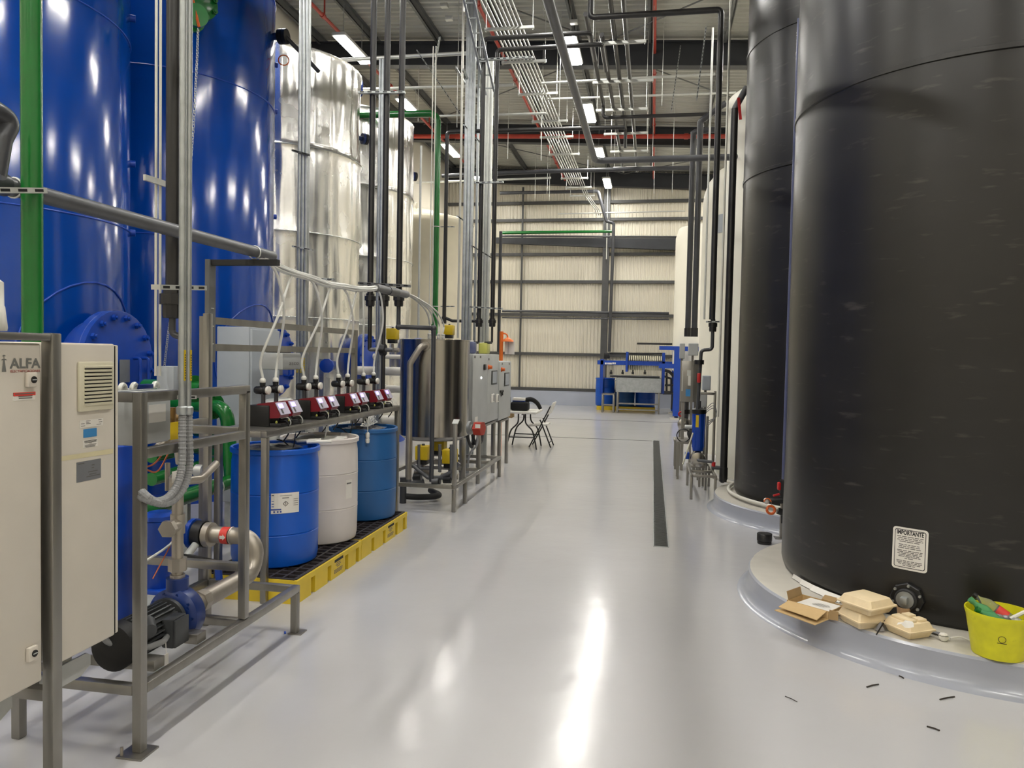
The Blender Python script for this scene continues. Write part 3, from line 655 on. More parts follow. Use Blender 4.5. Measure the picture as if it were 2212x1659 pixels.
# pump: motor axis along the aisle
XP, YP = -2.14, 3.15; ZP = ZAT(XP, YP, 1325)
pu = thing('centrifugal_pump', 'blue flanged pump with a finned dark grey motor on the near skid', 'pump', (XP, 2.95, 0.31))
MB().lathe([(0.095, -0.06), (0.112, -0.05), (0.125, -0.035), (0.125, 0.03), (0.118, 0.04), (0.06, 0.05), (0.05, 0.11)], (XP, YP, ZP), YD, 40).part('casing', 'blue_dark', pu)
MB().cyl((XP, YP, ZP+0.1), (XP, YP, ZP+0.17), 0.05).part('discharge_neck', 'blue_dark', pu)
bme = MB().lathe([(0.008, 0), (0.008, 0.01)], (0,0,0), (0,-1,0), 6).mesh('bolt', 'blue_dark', smooth=20)
for k in range(10):
    a = k*math.pi/5; share('bolt', bme, pu, (XP+0.107*math.cos(a), YP-0.044, ZP+0.107*math.sin(a)))
for k in range(5):
    a = k*2*math.pi/5+0.5; MB().bar((XP+0.07*math.cos(a), YP-0.055, ZP+0.07*math.sin(a)), (XP+0.105*math.cos(a), YP-0.048, ZP+0.105*math.sin(a)), 0.016).part('rib', 'blue_dark', pu)
MB().lathe([(0.05, 0), (0.09, 0.005), (0.093, 0.03), (0.075, 0.035), (0.075, 0.30), (0.07, 0.31)], (XP, 2.75, ZP), YD, 32).part('motor_body', 'motor_grey', pu)
fme = MB().bb(-0.003, 0.003, -0.12, 0.12, 0.07, 0.092).mesh('fin', 'motor_grey', smooth=0)
for k in range(26):
    a = 2*math.pi*k/26; share('fin', fme, pu, (XP, 2.92, ZP), rot=(0, a, 0))
MB().lathe([(0.094, 0), (0.096, 0.07), (0.090, 0.075), (0.03, 0.078)], (XP, 2.785, ZP), (0,-1,0), 32).part('fan_cover', 'dark', pu)
MB().lathe([(0.096, 0), (0.096, 0.02), (0.08, 0.03)], (XP, 3.06, ZP), YD, 32).part('end_bell', 'motor_grey', pu)
MB().rbox((XP+0.10, 2.98, ZP-0.01), (0.06, 0.10, 0.13), 0.01).part('terminal_box', 'motor_grey', pu)
MB().rbox((XP+0.134, 2.98, ZP-0.01), (0.012, 0.10, 0.12), 0.004).part('box_lid', 'motor_grey', pu)
MB().cyl((XP+0.06, 2.84, ZP+0.06), (XP+0.11, 2.80, ZP+0.05), 0.042, 0.03).part('eye_boss', 'motor_grey', pu)
MB().tube([(XP+0.10, 2.93, ZP-0.02), (XP+0.12, 2.88, ZP-0.02), (XP+0.10, 2.80, ZP-0.02), (XP-0.02, 2.70, ZP+0.03), (XP-0.05, 2.66, 0.62), (XP-0.08, 2.68, 0.98)], 0.013, 10, 0.05).part('cable_conduit', 'flex_grey', pu)
MB().bb(XP+0.135, XP+0.139, 2.86, 2.885, ZP-0.14, ZP-0.07).part('tag', 'paper', pu); MB().tube([(XP+0.137, 2.872, ZP-0.07), (XP+0.125, 2.885, ZP-0.02)], 0.0015, 5).part('tag_string', 'plastic_white', pu)
# suction pipe and swan neck
ZT = ZAT(-2.14, 3.8, 1165)
sp = thing('suction_pipe', 'fat grey steel swan-neck pipe from the near pump to the blue strainer', 'pipe', (-2.14, 3.6, ZP))
MB().tube([(XP, YP+0.10, ZP), (XP, 3.84, ZP), (XP, 3.86, ZT), (-2.45, 3.84, ZT)], 0.046, 20, 0.105, 10).part('pipe', 'steel_pipe', sp)
MB().cyl((XP, YP+0.08, ZP), (XP, YP+0.16, ZP), 0.034).part('nipple', 'steel_pipe', sp); MB().lathe([(0.055, 0), (0.055, 0.04), (0.05, 0.06)], (XP, YP+0.16, ZP), YD, 8).part('union', 'steel_pipe', sp, smooth=20)
for x, y, z, d in ((XP, 3.70, ZP, YD), (XP-0.07, 3.86, ZT, XD), (-2.28, 3.85, ZT, XD)): MB().lathe([(0.047, -0.006), (0.050, 0), (0.047, 0.006)], (x, y, z), d, 20, False).part('weld', 'steel_pipe', sp)
MB().lathe([(0.068, 0), (0.068, 0.035)], (-2.43, 3.84, ZT), XD, 28).part('clamp', 'steel_pipe', sp)
MB().lathe([(0.0475, 0), (0.0475, 0.045)], (-2.33, 3.845, ZT), XD, 24, False).part('red_band', 'paper_red', sp)
ar = MB(); pl = [(-0.016,-0.008),(0.002,-0.008),(0.002,-0.016),(0.018,0),(0.002,0.016),(0.002,0.008),(-0.016,0.008)]; ar.prism(pl, lambda u, v: Vector((-2.308+u, 3.845-0.047, ZT+v)), (0,-0.002,0)); ar.part('flow_arrow', 'paper', sp)
# blue strainer with black lever
XQ, YQ = -2.62, 3.70; zt = ZAT(XQ, YQ, 1105); zb = ZAT(XQ, YQ, 1262)
s_ = thing('strainer', 'bright blue cast strainer with a flat lid beside the near pump', 'strainer', (XQ, YQ, 0.272))
MB().lathe([(0.055, 0.275), (0.07, 0.30), (0.075, zt-0.12), (0.09, zt-0.1), (0.09, zt-0.045), (0.075, zt-0.04)], (XQ, YQ, 0), ZD, 24).part('body', 'blue_steel', s_)
MB().lathe([(0.095, zt-0.04), (0.095, zt-0.015), (0.06, zt)], (XQ, YQ, 0), ZD, 8).part('lid', 'blue_steel', s_, smooth=20)
MB().rbox((XQ+0.05, YQ-0.02, 0.285), (0.16, 0.14, 0.025), 0.004).part('foot', 'blue_steel', s_)
MB().cyl((XQ+0.05, 3.84-0.04, ZT), (-2.50, 3.84, ZT), 0.05).part('outlet_neck', 'blue_steel', s_); MB().cyl((-2.52, 3.84, ZT), (-2.495, 3.84, ZT), 0.085).part('flange', 'blue_steel', s_)
bv = thing('butterfly_valve', 'black wafer valve with a long black lever under the red-banded pipe', 'valve', (-2.46, 3.84, ZT))
MB().cyl((-2.49, 3.84, ZT), (-2.435, 3.84, ZT), 0.075).part('body', 'black_plastic', bv)
MB().cyl((-2.46, 3.83, ZT-0.02), (-2.46, 3.70, ZT-0.09), 0.02).part('stem', 'cab_grey', bv); MB().bar((-2.50, 3.70, ZT-0.09), (-2.25, 3.66, ZT-0.105), 0.018, 0.035).part('lever', 'black_plastic', bv); MB().bar((-2.25, 3.66, ZT-0.105), (-2.24, 3.66, ZT-0.19), 0.03, 0.02).part('grip_guard', 'blue_steel', bv)
# discharge riser
XU, YU = XP, YP; ru = thing('discharge_riser', 'upright stainless pipe with threaded couplings above the near pump', 'pipe', (XU, YU, ZP+0.17))
z = lambda py: ZAT(XU, YU, py)
MB().cyl((XU, YU, ZP+0.16), (XU, YU, z(1045)), 0.026).part('pipe', 'steel_pipe', ru)
for a, b, r, n in ((1232, 1205, 0.042, 8), (1258, 1240, 0.034, 16), (1152, 1110, 0.033, 16), (1062, 1030, 0.04, 16)): MB().lathe([(r, 0), (r, z(b)-z(a))], (XU, YU, z(a)), ZD, n).part('coupling', 'steel_pipe', ru, smooth=25)
MB().cyl((XU, YU, z(1132)), (XU+0.02, YU-0.11, z(1132)), 0.03).part('branch', 'steel_pipe', ru); MB().lathe([(0.04, 0), (0.04, 0.03)], (XU+0.015, YU-0.08, z(1132)), (0.15,-1,0), 6).part('union', 'steel_pipe', ru, smooth=20)
MB().lathe([(0.036, 0), (0.04, 0.03), (0.02, 0.055), (0.004, 0.06)], (XU, YU, z(1045)), ZD, 20).part('cap', 'steel_pipe', ru)
MB().tube([(XU, YU, z(1040)), (XU+0.05, YU+0.10, z(1042)), (XU+0.02, YU+0.28, z(1020))], 0.02, 10, 0.04).part('side_pipe', 'steel_pipe', ru)
# second riser behind, near the box
rv = thing('valve_cluster', 'bronze valve and stainless elbow hanging from the near skid rail', 'valve', GX(360, 905, -2.2))
P = lambda x, y: GX(x, y, -2.2)
MB().tube([P(340, 905), P(400, 905)], 0.028, 12).part('valve_body', 'brass', rv); MB().cyl(P(365, 925), P(365, 880), 0.03).part('bonnet', 'brass', rv); MB().torus(P(345, 890), 0.02, 0.004, XD, 16, 5).part('handwheel', 'steel_pipe', rv)
MB().tube([P(345, 968), P(360, 945), P(385, 950), P(392, 1000)], 0.026, 12, 0.04).part('elbow', 'steel_pipe', rv)
MB().tube([P(362, 1000), P(362, 1060)], 0.012, 8).part('drop_pipe', 'steel_pipe', rv)
q = MB(); a, b = P(346, 950), P(364, 910); q.bb(-2.155, -2.15, a.y, b.y, a.z, b.z); q.part('yellow_tag', 'yellow_act', rv)
MB().bb(-2.13, -2.126, GX(371,1010,-2.13).y, GX(381,1010,-2.13).y, GX(375,1042,-2.13).z, GX(375,1018,-2.13).z).part('white_tag', 'paper', rv)
for i, (a, b, c) in enumerate((((312, 1010), (335, 1000), (362, 965)), ((310, 1012), (340, 1018), (366, 975)))):
    MB().tube(spline([P(*a), P(*b), P(*c)], 8), 0.004, 6).part('wire', 'copper', rv)
for a, b in (((385, 1125), (310, 1215)), ((382, 1128), (330, 1250))): MB().tube(spline([P(*a), P(a[0]-12, a[1]+45), P(*b)], 8), 0.006 if b[0] == 310 else 0.003, 6).part('signal_cable', 'tube_white' if b[0] == 310 else 'copper', rv)
# grey junction box in the skid
jb = thing('junction_box', 'grey enclosure behind the front leg of the near skid', 'box', (-2.2, 2.9, 1.19))
x0, x1, y0, y1 = -2.36, -2.06, 2.76, 2.97; z0, z1 = 1.195, 1.42
MB().rbox(((x0+x1)/2, (y0+y1)/2, (z0+z1)/2), (x1-x0, y1-y0, z1-z0), 0.006).part('body', 'cab_grey', jb); MB().rbox((x1+0.004, (y0+y1)/2, (z0+z1)/2), (0.012, y1-y0-0.01, z1-z0-0.012), 0.003).part('lid', 'cab_grey', jb)
MB().bb(x1+0.010, x1+0.0115, y0+0.06, y1-0.04, z0+0.09, z1-0.06).part('label', 'paper', jb)
for px in (265, 290, 336): 
    p = GX(px, 850, -2.1); MB().torus((p.x, p.y, 1.425), 0.022, 0.010, (1,0.2,0), 18, 8, 0, math.pi).part('eye_bolt', 'galv_light', jb)
a = GX(300, 842, -2.1); MB().rbox((-2.1, a.y+0.03, 1.435), (0.03, 0.09, 0.02), 0.003).part('name_plate', 'blue_dark', jb)
# flexible conduits looping at the skid
for i, (dx, lab) in enumerate(((0.0, 'ribbed grey flexible conduit looping down beside the near skid, nearer the viewer'), (0.042, 'ribbed grey flexible conduit looping down beside the near skid, farther from the viewer'))):
    Q = lambda x, y: GX(x, y, -1.905)
    off = i*14
    pts = spline([Q(394+off, 885), Q(394+off, 935), Q(393+off*1.2, 1000), Q(384+off*1.2, 1045), Q(362+off, 1075+off*0.3), Q(335+off, 1083+off*0.3), Q(312, 1068+off*0.6), GX(296, 1050+off, -2.05)], 20)
    MB().tube(pts, lambda u: 0.0155+0.0017*math.sin(u*330), 10).thing('flexible_conduit', 'flex_grey', lab, 'conduit', smooth=0)
# ---------------------------------------------------------------- upright pipes of the near left side
def zline(X, Y, py): return ZAT(X, Y, py)
def vpipe(name, px, py, y0, y1, r, m, label, cat='pipe', X=None, Y=None, n=16, group=None):
    p = GX(px, py, X) if X is not None else GY(px, py, Y)
    za = ZAT(p.x, p.y, y0) if y0 is not None else zroof(p.x)-0.66
    zb = ZAT(p.x, p.y, y1) if y1 is not None else 0.0
    t = thing(name, label, cat, (p.x, p.y, zb), group=group)
    MB().cyl((p.x, p.y, zb), (p.x, p.y, za), r, n=n).part('pipe', m, t); return t, p, za, zb
def union(t, p, z, r, m='pvc_black', h=0.10):
    MB().lathe([(r*1.35, 0), (r*1.5, h*0.12), (r*1.5, h*0.45)], (p[0], p[1], z-h/2), ZD, 12).part('union_body', m, t, smooth=25)
    MB().lathe([(r*1.85, h*0.45), (r*1.85, h*0.8), (r*1.4, h*0.82), (r*1.4, h)], (p[0], p[1], z-h/2), ZD, 12).part('union_nut', m, t, smooth=25)
def strut(name, a, b, label, s=0.041, m='galv', group=None, face=(0,-1,0)):       # slotted channel
    a, b = Vector(a), Vector(b); d = (b-a); L = d.length; d.normalize(); f = Vector(face); f = (f-d*f.dot(d)).normalized(); u = d.cross(f)
    t = thing(name, label, 'bracket', (a+b)/2, group=group)
    q = MB(); q.bar(a, b, s, s*0.5, upv=u); q.part('channel', m, t)
    k = max(2, int(L/0.075)); sl = MB()
    for i in range(k):
        c = a+d*(L*(i+0.5)/k)+f*(s*0.503); c2 = c; w_ = L/k*0.27; h_ = s*0.13
        sl.quad(c-d*w_-u*h_, c+d*w_-u*h_, c+d*w_+u*h_, c-d*w_+u*h_)
    sl.part('slots', 'dark_gap', t, smooth=0)['kind'] = 'stuff'
    return t
# green riser at the far left
tg, pg, za, zb = vpipe('green_riser', 69, 400, None, 820, 0.037, 'green_pipe', 'thick green riser pipe in front of the nearest blue tank', X=-2.32)
strut('pipe_bracket', GX(-60, 410, -2.26), GX(92, 412, -2.26), 'slotted steel bracket clamping the thick green riser at the left edge', 0.04, 'galv_light', face=(1,0,0))
# grey conduit with elbow
t = thing('grey_conduit', 'long grey plastic pipe crossing the blue tanks at head height', 'pipe', GX(300, 470, -2.4))
c0, c1_ = GX(-60, 352, -2.42), GX(588, 552, -2.42)
c0.z = c1_.z = 2.2
MB().tube([(-2.42, c0.y, 2.2), (-2.42, c1_.y, 2.2)], 0.034, 20).part('pipe', 'pvc_grey', t)
MB().cyl((-2.42, GX(5, 380, -2.42).y-0.1, 2.2), (-2.42, GX(10, 380, -2.42).y, 2.2), 0.042, n=20).part('coupling', 'pvc_dark', t)
MB().torus((-2.42, GX(30, 390, -2.42).y, 2.2), 0.037, 0.005, YD, 20, 6).part('clamp', 'galv_light', t)
a = GX(-30, 370, -2.1); MB().tube([GX(-12, 380, -2.25), GX(2, 300, -2.25), GX(22, 262, -2.25), GX(-10, 240, -2.25), GX(-60, 225, -2.25)], 0.036, 16, 0.05).thing('grey_elbow_pipe', 'pvc_dark', 'bent dark grey pipe end at the left edge above the long grey pipe', 'pipe')
# twin pale conduits
for i, px in enumerate((337, 346)):
    vpipe('conduit', px, 400, None, 812, 0.0085, 'conduit_white', 'thin pale conduit against the second blue tank, %s of a pair' % ('left' if i == 0 else 'right'), 'conduit', X=-3.0, n=10, group='pair of thin pale conduits')
strut('pipe_bracket', GX(312, 383, -2.98), GX(358, 398, -2.98), 'short slotted bracket holding the pair of thin pale conduits', 0.035, 'galv_light')
p = GX(365, 820, -3.0); MB().rbox((p.x, p.y+0.02, p.z), (0.12, 0.12, 0.17), 0.006).thing('conduit_box', 'cab_grey_blue', 'small grey box under the pair of thin pale conduits', 'box')
# black riser with union
tb, pb, za, zb = vpipe('black_riser', 373, 400, None, 640, 0.035, 'pvc_black', 'thick black riser ending in a large union above the near skid', X=-2.55)
union(tb, pb, ZAT(pb.x, pb.y, 655), 0.035, h=0.16)
MB().tube([(pb.x, pb.y, ZAT(pb.x, pb.y, 685)), (pb.x, pb.y, ZAT(pb.x, pb.y, 722)), (pb.x+0.06, pb.y, ZAT(pb.x, pb.y, 728))], 0.018, 10, 0.03).part('elbow', 'pvc_dark', tb)
MB().tube([(pb.x+0.05, pb.y, ZAT(pb.x, pb.y, 728)), (pb.x+0.05, pb.y, 1.43)], 0.014, 10).part('tail_pipe', 'steel_pipe', tb)
# galvanized conduits on the skid
for i, px in enumerate((394, 407)):
    tt, p, za, zb = vpipe('galvanized_conduit', px, 500, None, 885, 0.0135, 'galv', 'galvanized conduit strapped to the near skid, %s of the two' % ('left' if i == 0 else 'right'), 'conduit', X=-1.905, n=14, group='two galvanized conduits on the near skid')
    MB().bb(p.x+0.013, p.x+0.0145, p.y-0.006, p.y+0.006, ZAT(p.x, p.y, 822), ZAT(p.x, p.y, 756)).part('yellow_label', 'yellow_act', tt)
    lines(tt, 'small_print', 'ink', (p.x+0.0152, p.y-0.003, ZAT(p.x, p.y, 820)), YD, ZD, [(0, 0.006, 0.004+k*0.0105) for k in range(10)], 0.006)
    MB().lathe([(0.019, 0), (0.022, 0.01), (0.022, 0.03), (0.016, 0.035)], (p.x, p.y, zb-0.02), ZD, 12).part('end_fitting', 'galv', tt)
strut('pipe_bracket', GX(336, 620, -1.93), GX(438, 622, -1.93), 'slotted bracket holding the black riser and galvanized conduits', 0.04, 'galv_light', face=(1,0,0))
strut('pipe_bracket', GX(385, 858, -1.925), GX(418, 858, -1.925), 'small clamp bracket of the galvanized conduits on the skid top rail', 0.03, 'galv_light', face=(1,0,0))
# chain of the high valve
cp = spline([GY(428, 62, 6.0), GY(424, 160, 6.0), GY(416, 300, 6.0), GY(404, 450, 6.0), GY(384, 600, 5.9), GY(366, 700, 5.9), GY(354, 800, 5.9)], 24)
lk = MB(); 
for i in range(0, len(cp)-1):
    d = (cp[i+1]-cp[i]); 
    s = Vector((1,0,0)) if i % 2 else Vector((0,1,0)); c = (cp[i]+cp[i+1])/2; L = d.length*0.68; x = s*0.009
    lk.tube([c-d.normalized()*L-x*0.4, c-d.normalized()*L*0.7+x, c+d.normalized()*L*0.7+x, c+d.normalized()*L+x*0.0, c+d.normalized()*L*0.7-x, c-d.normalized()*L*0.7-x, c-d.normalized()*L-x*0.4], 0.0026, 4)
lk.thing('chain', 'galv_light', 'thin steel chain hanging in front of the second blue tank', 'chain', kind='stuff')
hv = thing('chain_valve', 'green valve with an orange lever high on the second blue tank', 'valve', GY(420, 40, 6.25))
Q = lambda x, y: GY(x, y, 6.15); MB().lathe([(0.10, 0), (0.10, 0.04), (0.05, 0.05), (0.05, 0.12), (0.10, 0.13), (0.10, 0.17)], Q(425, 32)+Vector((-0.12,0.12,0)), (0.7,-0.7,0), 20).part('body', 'green_pipe', hv)
MB().bar(Q(414, -10), Q(430, 58), 0.02, 0.012).part('lever', 'orange', hv)
# overhead arm and rear frame
t = thing('bench_back_frame', 'grey steel frame with two long rails behind the dosing pumps', 'frame', (-2.75, 5.5, 0.8))
ya, yb2 = 4.32, 6.74; xg = -2.75
MB().bb(xg-0.02, xg+0.02, ya-0.03, ya+0.03, 0.0, 1.80).part('post', 'stainless', t); MB().bb(xg-0.02, xg+0.02, yb2-0.03, yb2+0.03, 0.0, 1.80).part('post', 'stainless', t)
for z in (1.80, 1.63): MB().bb(xg-0.015, xg+0.015, ya, yb2, z-0.045, z).part('rail', 'stainless', t)
MB().bb(xg+0.02, xg+0.05, ya-0.035, ya+0.035, ZAT(xg, ya, 782), 2.15).part('upright', 'purlin_grey', t)
MB().bb(xg+0.02, -2.26, ya-0.02, ya+0.02, 2.115, 2.15).part('arm', 'dark', t)
for z in (1.85, 1.74, 1.63): MB().bb(xg+0.05, xg+0.053, ya-0.015, ya+0.015, z-0.003, z+0.003).part('slot', 'galv_light', t)
MB().torus((-2.42, ya+0.005, 2.195), 0.04, 0.004, YD, 20, 6, ).part('pipe_clamp', 'galv_light', t)
# ---------------------------------------------------------------- green pipework behind
g = thing('green_manifold', 'green flanged manifold with an elbow low beside the second blue tank', 'pipe', (-3.4, 5.6, 0.3))
Q = lambda x, y, X=-3.3: GX(x, y, X)
e = Q(490, 880); r = 0.055
MB().tube([(e.x-0.75, e.y+0.25, e.z), (e.x, e.y, e.z), (e.x+0.02, e.y+0.05, Q(505, 1050).z), ], r, 18, 0.12, 8).part('elbow_pipe', 'green_pipe', g)
d = Vector((0.75,-0.25,0)).normalized(); c = Vector((e.x-0.16, e.y+0.055, e.z)); MB().lathe([(0.105, -0.02), (0.105, 0.02)], c, d, 24).part('flange', 'green_pipe', g)
bme = MB().lathe([(0.012, 0), (0.012, 0.02)], (0,0,0), d, 6).mesh('bolt', 'green_pipe', smooth=20); bx, by, bz = basis(d)
for k in range(8): share('bolt', bme, g, c+d*0.02+bx*(0.082*math.cos(k*math.pi/4))+by*(0.082*math.sin(k*math.pi/4)))
zl = Q(450, 1052).z; MB().tube([(e.x+0.02, e.y+0.05, Q(505, 1040).z), (e.x+0.02, e.y+0.05, zl), (e.x+0.12, 4.0, zl)], r, 16, 0.1).part('low_pipe', 'green_pipe', g)
MB().torus(Q(468, 1052, e.x+0.06), r+0.006, 0.005, YD, 20, 6).part('clamp', 'galv_light', g)
MB().tube([(e.x+0.12, 4.4, zl), (e.x+0.12, 4.4, 0.03)], r*0.8, 14).part('leg', 'green_pipe', g)
for yy, zz in ((960, 0.02), (1005, 0.0)): a = Q(430, yy, -3.6); MB().tube([(a.x-0.6, a.y+0.9, a.z), (a.x, a.y+0.6, a.z), (a.x, a.y-0.6, a.z-0.02)], 0.05, 14, 0.1).part('branch', 'green_pipe', g)
MB().bb(-3.35, -3.31, e.y-0.5, e.y-0.46, 0, zl-0.05).part('stand', 'galv', g)
g2 = thing('green_flange_pipe', 'short green flanged pipe behind the two galvanized conduits', 'pipe', GX(420, 838, -3.3)); c = GX(418, 840, -3.3)
MB().lathe([(0.1, -0.02), (0.1, 0.02)], c, (1,-0.3,0), 20).part('flange', 'green_pipe', g2); MB().cyl(c-Vector((0.5,-0.15,0)), c+Vector((0.1,-0.03,0)), 0.055).part('pipe', 'green_pipe', g2)
# blue pressure vessel low behind the skid
bl = thing('blue_vessel', 'dark blue upright vessel standing behind the near pump', 'vessel', (-3.0, 3.75, 0))
MB().lathe([(0.12, 0), (0.16, 0.03), (0.16, 1.05), (0.1, 1.12)], (-3.0, 3.75, 0), ZD, 28).part('body', 'blue_steel', bl); MB().lathe([(0.03, 1.12), (0.03, 1.2)], (-3.0, 3.75, 0), ZD, 12).part('neck', 'galv_light', bl)
p = GX(424, 1017, -2.78); MB().cyl(p, p+Vector((0.05, 0.0, 0)), 0.04).part('side_cap', 'galv_light', bl); MB().cyl(p, p+Vector((-0.12, 0.0, 0)), 0.02).part('side_neck', 'galv_light', bl)
# grey cabinet and dryer column behind the bench
gc = thing('control_cabinet', 'plain grey-blue cabinet standing behind the dosing pump bench', 'cabinet', (-3.3, 6.0, 0))
a = GX(538, 780, -3.35); b = GX(600, 780, -3.35); MB().rbox((-3.5, (a.y+b.y)/2, 1.04), (0.3, b.y-a.y, 1.5), 0.008).part('body', 'cab_grey_blue', gc); MB().rbox((-3.34, (a.y+b.y)/2, 1.04), (0.025, b.y-a.y-0.02, 1.46), 0.005).part('door', 'cab_grey_blue', gc)
MB().bb(-3.6, -3.4, a.y+0.05, b.y-0.05, 0, 0.3).part('stand', 'galv', gc)
ad = thing('filter_column', 'ribbed grey filter column behind the dosing pumps', 'filter', (-3.0, 6.3, 0))
a, b = GX(602, 800, -3.0), GX(641, 800, -3.0); yc = (a.y+b.y)/2; zt = ZAT(-3.0, yc, 765)
MB().rbox((-3.08, yc, 0.62), (0.16, b.y-a.y, 1.15), 0.05, seg=4).part('body', 'galv_light', ad); MB().rbox((-3.06, yc, zt-0.06), (0.2, b.y-a.y+0.01, 0.14), 0.012).part('head', 'cab_grey', ad); MB().bb(-3.14, -3.0, yc-0.11, yc+0.05, zt+0.01, zt+0.04).part('cap', 'dark', ad)
for k in range(4): MB().bb(-3.001, -2.995, a.y+0.05+k*0.07, a.y+0.075+k*0.07, 0.1, 1.15).part('rib', 'cab_grey', ad)
text(ad, 'lettering', 'asco', 0.05, 'ink_soft', (-2.958, a.y+0.1, zt-0.09), YD, ZD, width=0.17)
# ---------------------------------------------------------------- dosing pump bench
XF, XK, YB0, YB1, ZB = -2.37, -2.74, 4.38, 6.88, 1.09
bn = thing('dosing_bench', 'long stainless bench carrying the row of red and black dosing pumps', 'bench', ((XF+XK)/2, 5.6, 0))
for x, y in ((XF, YB0), (XF, YB1), (XK+0.05, YB0), (XK+0.05, YB1)): post(x, y, 0, ZB-0.041, 'leg', bn)
railY(XF, YB0-0.02, YB1+0.02, ZB, 'front_rail', bn); railY(XK+0.05, YB0-0.02, YB1+0.02, ZB, 'back_rail', bn); railX(XK+0.07, XF-0.02, YB0, ZB, 'end_rail', bn); railX(XK+0.07, XF-0.02, YB1, ZB, 'end_rail', bn)
MB().bb(XK+0.03, XF+0.015, YB0-0.02, YB1+0.02, ZB+0.001, ZB+0.006).part('top_sheet', 'stainless', bn)
q = MB()
def make_dose():
    t = thing('dosing_pump', 'x', 'pump', local=True)
    MB().rbox((-0.025, 0, 0.070), (0.15, 0.14, 0.14), 0.008).part('body', 'black_plastic', t)
    MB().rbox((0.01, 0, 0.012), (0.24, 0.12, 0.024), 0.006).part('base', 'black_plastic', t)
    pl = [(-0.05, 0.138), (-0.03, 0.150), (0.06, 0.160), (0.085, 0.157), (0.125, 0.078), (0.118, 0.06), (0.045, 0.055), (0.04, 0.138)]
    MB().prism(pl, lambda u, v: Vector((u, -0.062, v)), (0, 0.124, 0)).part('housing', 'dose_red', t)
    d = Vector((0.04, 0, -0.075)).normalized(); nrm = Vector((0.075, 0, 0.04)).normalized(); o = Vector((0.086, 0, 0.156))+nrm*0.003
    q = MB(); q.prism([(0, -0.066), (0.088, -0.066), (0.088, 0.066), (0, 0.066)], lambda u, v: o+d*u+Vector((0, v, 0)), nrm*0.006); pn = q.part('control_panel', 'dose_panel', t)
    q = MB(); q.prism([(0.01, -0.052), (0.042, -0.052), (0.042, 0.01), (0.01, 0.01)], lambda u, v: o+nrm*0.0062+d*u+Vector((0, v, 0)), nrm*0.001); q.part('lit_screen', 'lcd', pn)
    q = MB(); q.prism([(0.047, -0.045), (0.082, -0.045), (0.082, -0.022), (0.047, -0.022)], lambda u, v: o+nrm*0.0062+d*u+Vector((0, v, 0)), nrm*0.001); q.part('keypad', 'black_plastic', pn)
    MB().cyl((0.09, -0.05, 0.03), (0.096, -0.05, 0.03), 0.010, n=14).part('sticker_dot', 'yellow_green', t)
    # cables and feed hose at the front
    MB().tube(spline([(0.09, 0.0, 0.035), (0.13, 0.02, 0.03), (0.14, 0.03, -0.04), (0.10, 0.035, -0.10)], 6), 0.005, 6).part('power_cable', 'black_plastic', t)
    MB().tube(spline([(0.08, 0.03, 0.05), (0.12, 0.05, 0.055), (0.135, 0.065, 0.02), (0.11, 0.075, -0.01), (0.07, 0.08, 0.0)], 6), 0.004, 6).part('signal_cable', 'tube_white', t)
    MB().cyl((-0.10, 0, 0.085), (-0.12, 0, 0.085), 0.05).part('head_flange', 'black_plastic', t); MB().lathe([(0.045, 0), (0.05, 0.01), (0.045, 0.045), (0.02, 0.055)], (-0.12, 0, 0.085), (-1, 0, 0), 20).part('pump_head', 'plastic_white', t)
    v = MB(); v.cyl((-0.03, 0, 0.12), (-0.03, 0, 0.215), 0.014); vv = v.part('valve_stem', 'pvc_dark', t)
    MB().lathe([(0.02, 0), (0.026, 0.01), (0.028, 0.05), (0.022, 0.06), (0.03, 0.065), (0.03, 0.085)], (-0.09, 0, 0.235), (1, 0, 0), 14).part('multi_valve', 'black_plastic', t)
    MB().lathe([(0.026, 0), (0.028, 0.006), (0.028, 0.018), (0.02, 0.022)], (-0.005, 0, 0.235), (1, 0, 0), 14).part('valve_cap', 'plastic_white', t)
    MB().cyl((-0.035, 0, 0.25), (-0.035, 0, 0.285), 0.016, 0.02).part('valve_top', 'black_plastic', t); MB().sphere((-0.035, 0, 0.298), 0.021, 12, 8).part('hose_nut', 'plastic_white', t)
    return t
d0 = make_dose(); PY = [4.645, 4.82, 5.25, 5.45, 5.88, 6.07, 6.43, 6.68]; XPm = -2.50
for i, y in enumerate(PY):
    lb = 'red and black dosing pump with violet screen, %s from the bench near end' % NUM[i]
    if i == 0: d0.location = (XPm, y, ZB+0.006); d0['label'] = lb; d0['group'] = 'dosing pumps on the bench'; t = d0
    else: t = dup(d0, (XPm, y, ZB+0.006), 0, lb, 'dosing pumps on the bench')
# white hoses from the pumps to the bundle
def bpt(y): return Vector((-2.42+0.012*math.sin(y*9), y, 2.155-0.05*math.sin((y-4.5)/1.95*math.pi)))
ends = [4.50, 4.85, 5.05, 5.5, 5.65, 6.0, 6.12, 6.42]
for i, y in enumerate(PY):
    a = Vector((XPm-0.035, y, ZB+0.32)); e = bpt(ends[(i ^ 1)] if i < 6 else ends[i]); bow = 0.10 if i % 2 else -0.06
    pts = spline([a, a+Vector((0, 0.03 if i % 2 else -0.02, 0.14)), a.lerp(e, 0.5)+Vector((0.03, bow, 0.06)), a.lerp(e, 0.82)+Vector((0.02, bow*0.6, 0.05)), e], 10)
    MB().tube(pts, 0.009, 8).thing('delivery_hose', 'tube_white', 'milky plastic hose rising from the %s dosing pump to the hose bundle' % NUM[i], 'hose', group='hoses above the dosing pumps')
hb = thing('hose_bundle', 'bundle of milky plastic hoses strung between the grey pipe ends above the pumps', 'hose', bpt(5.5))
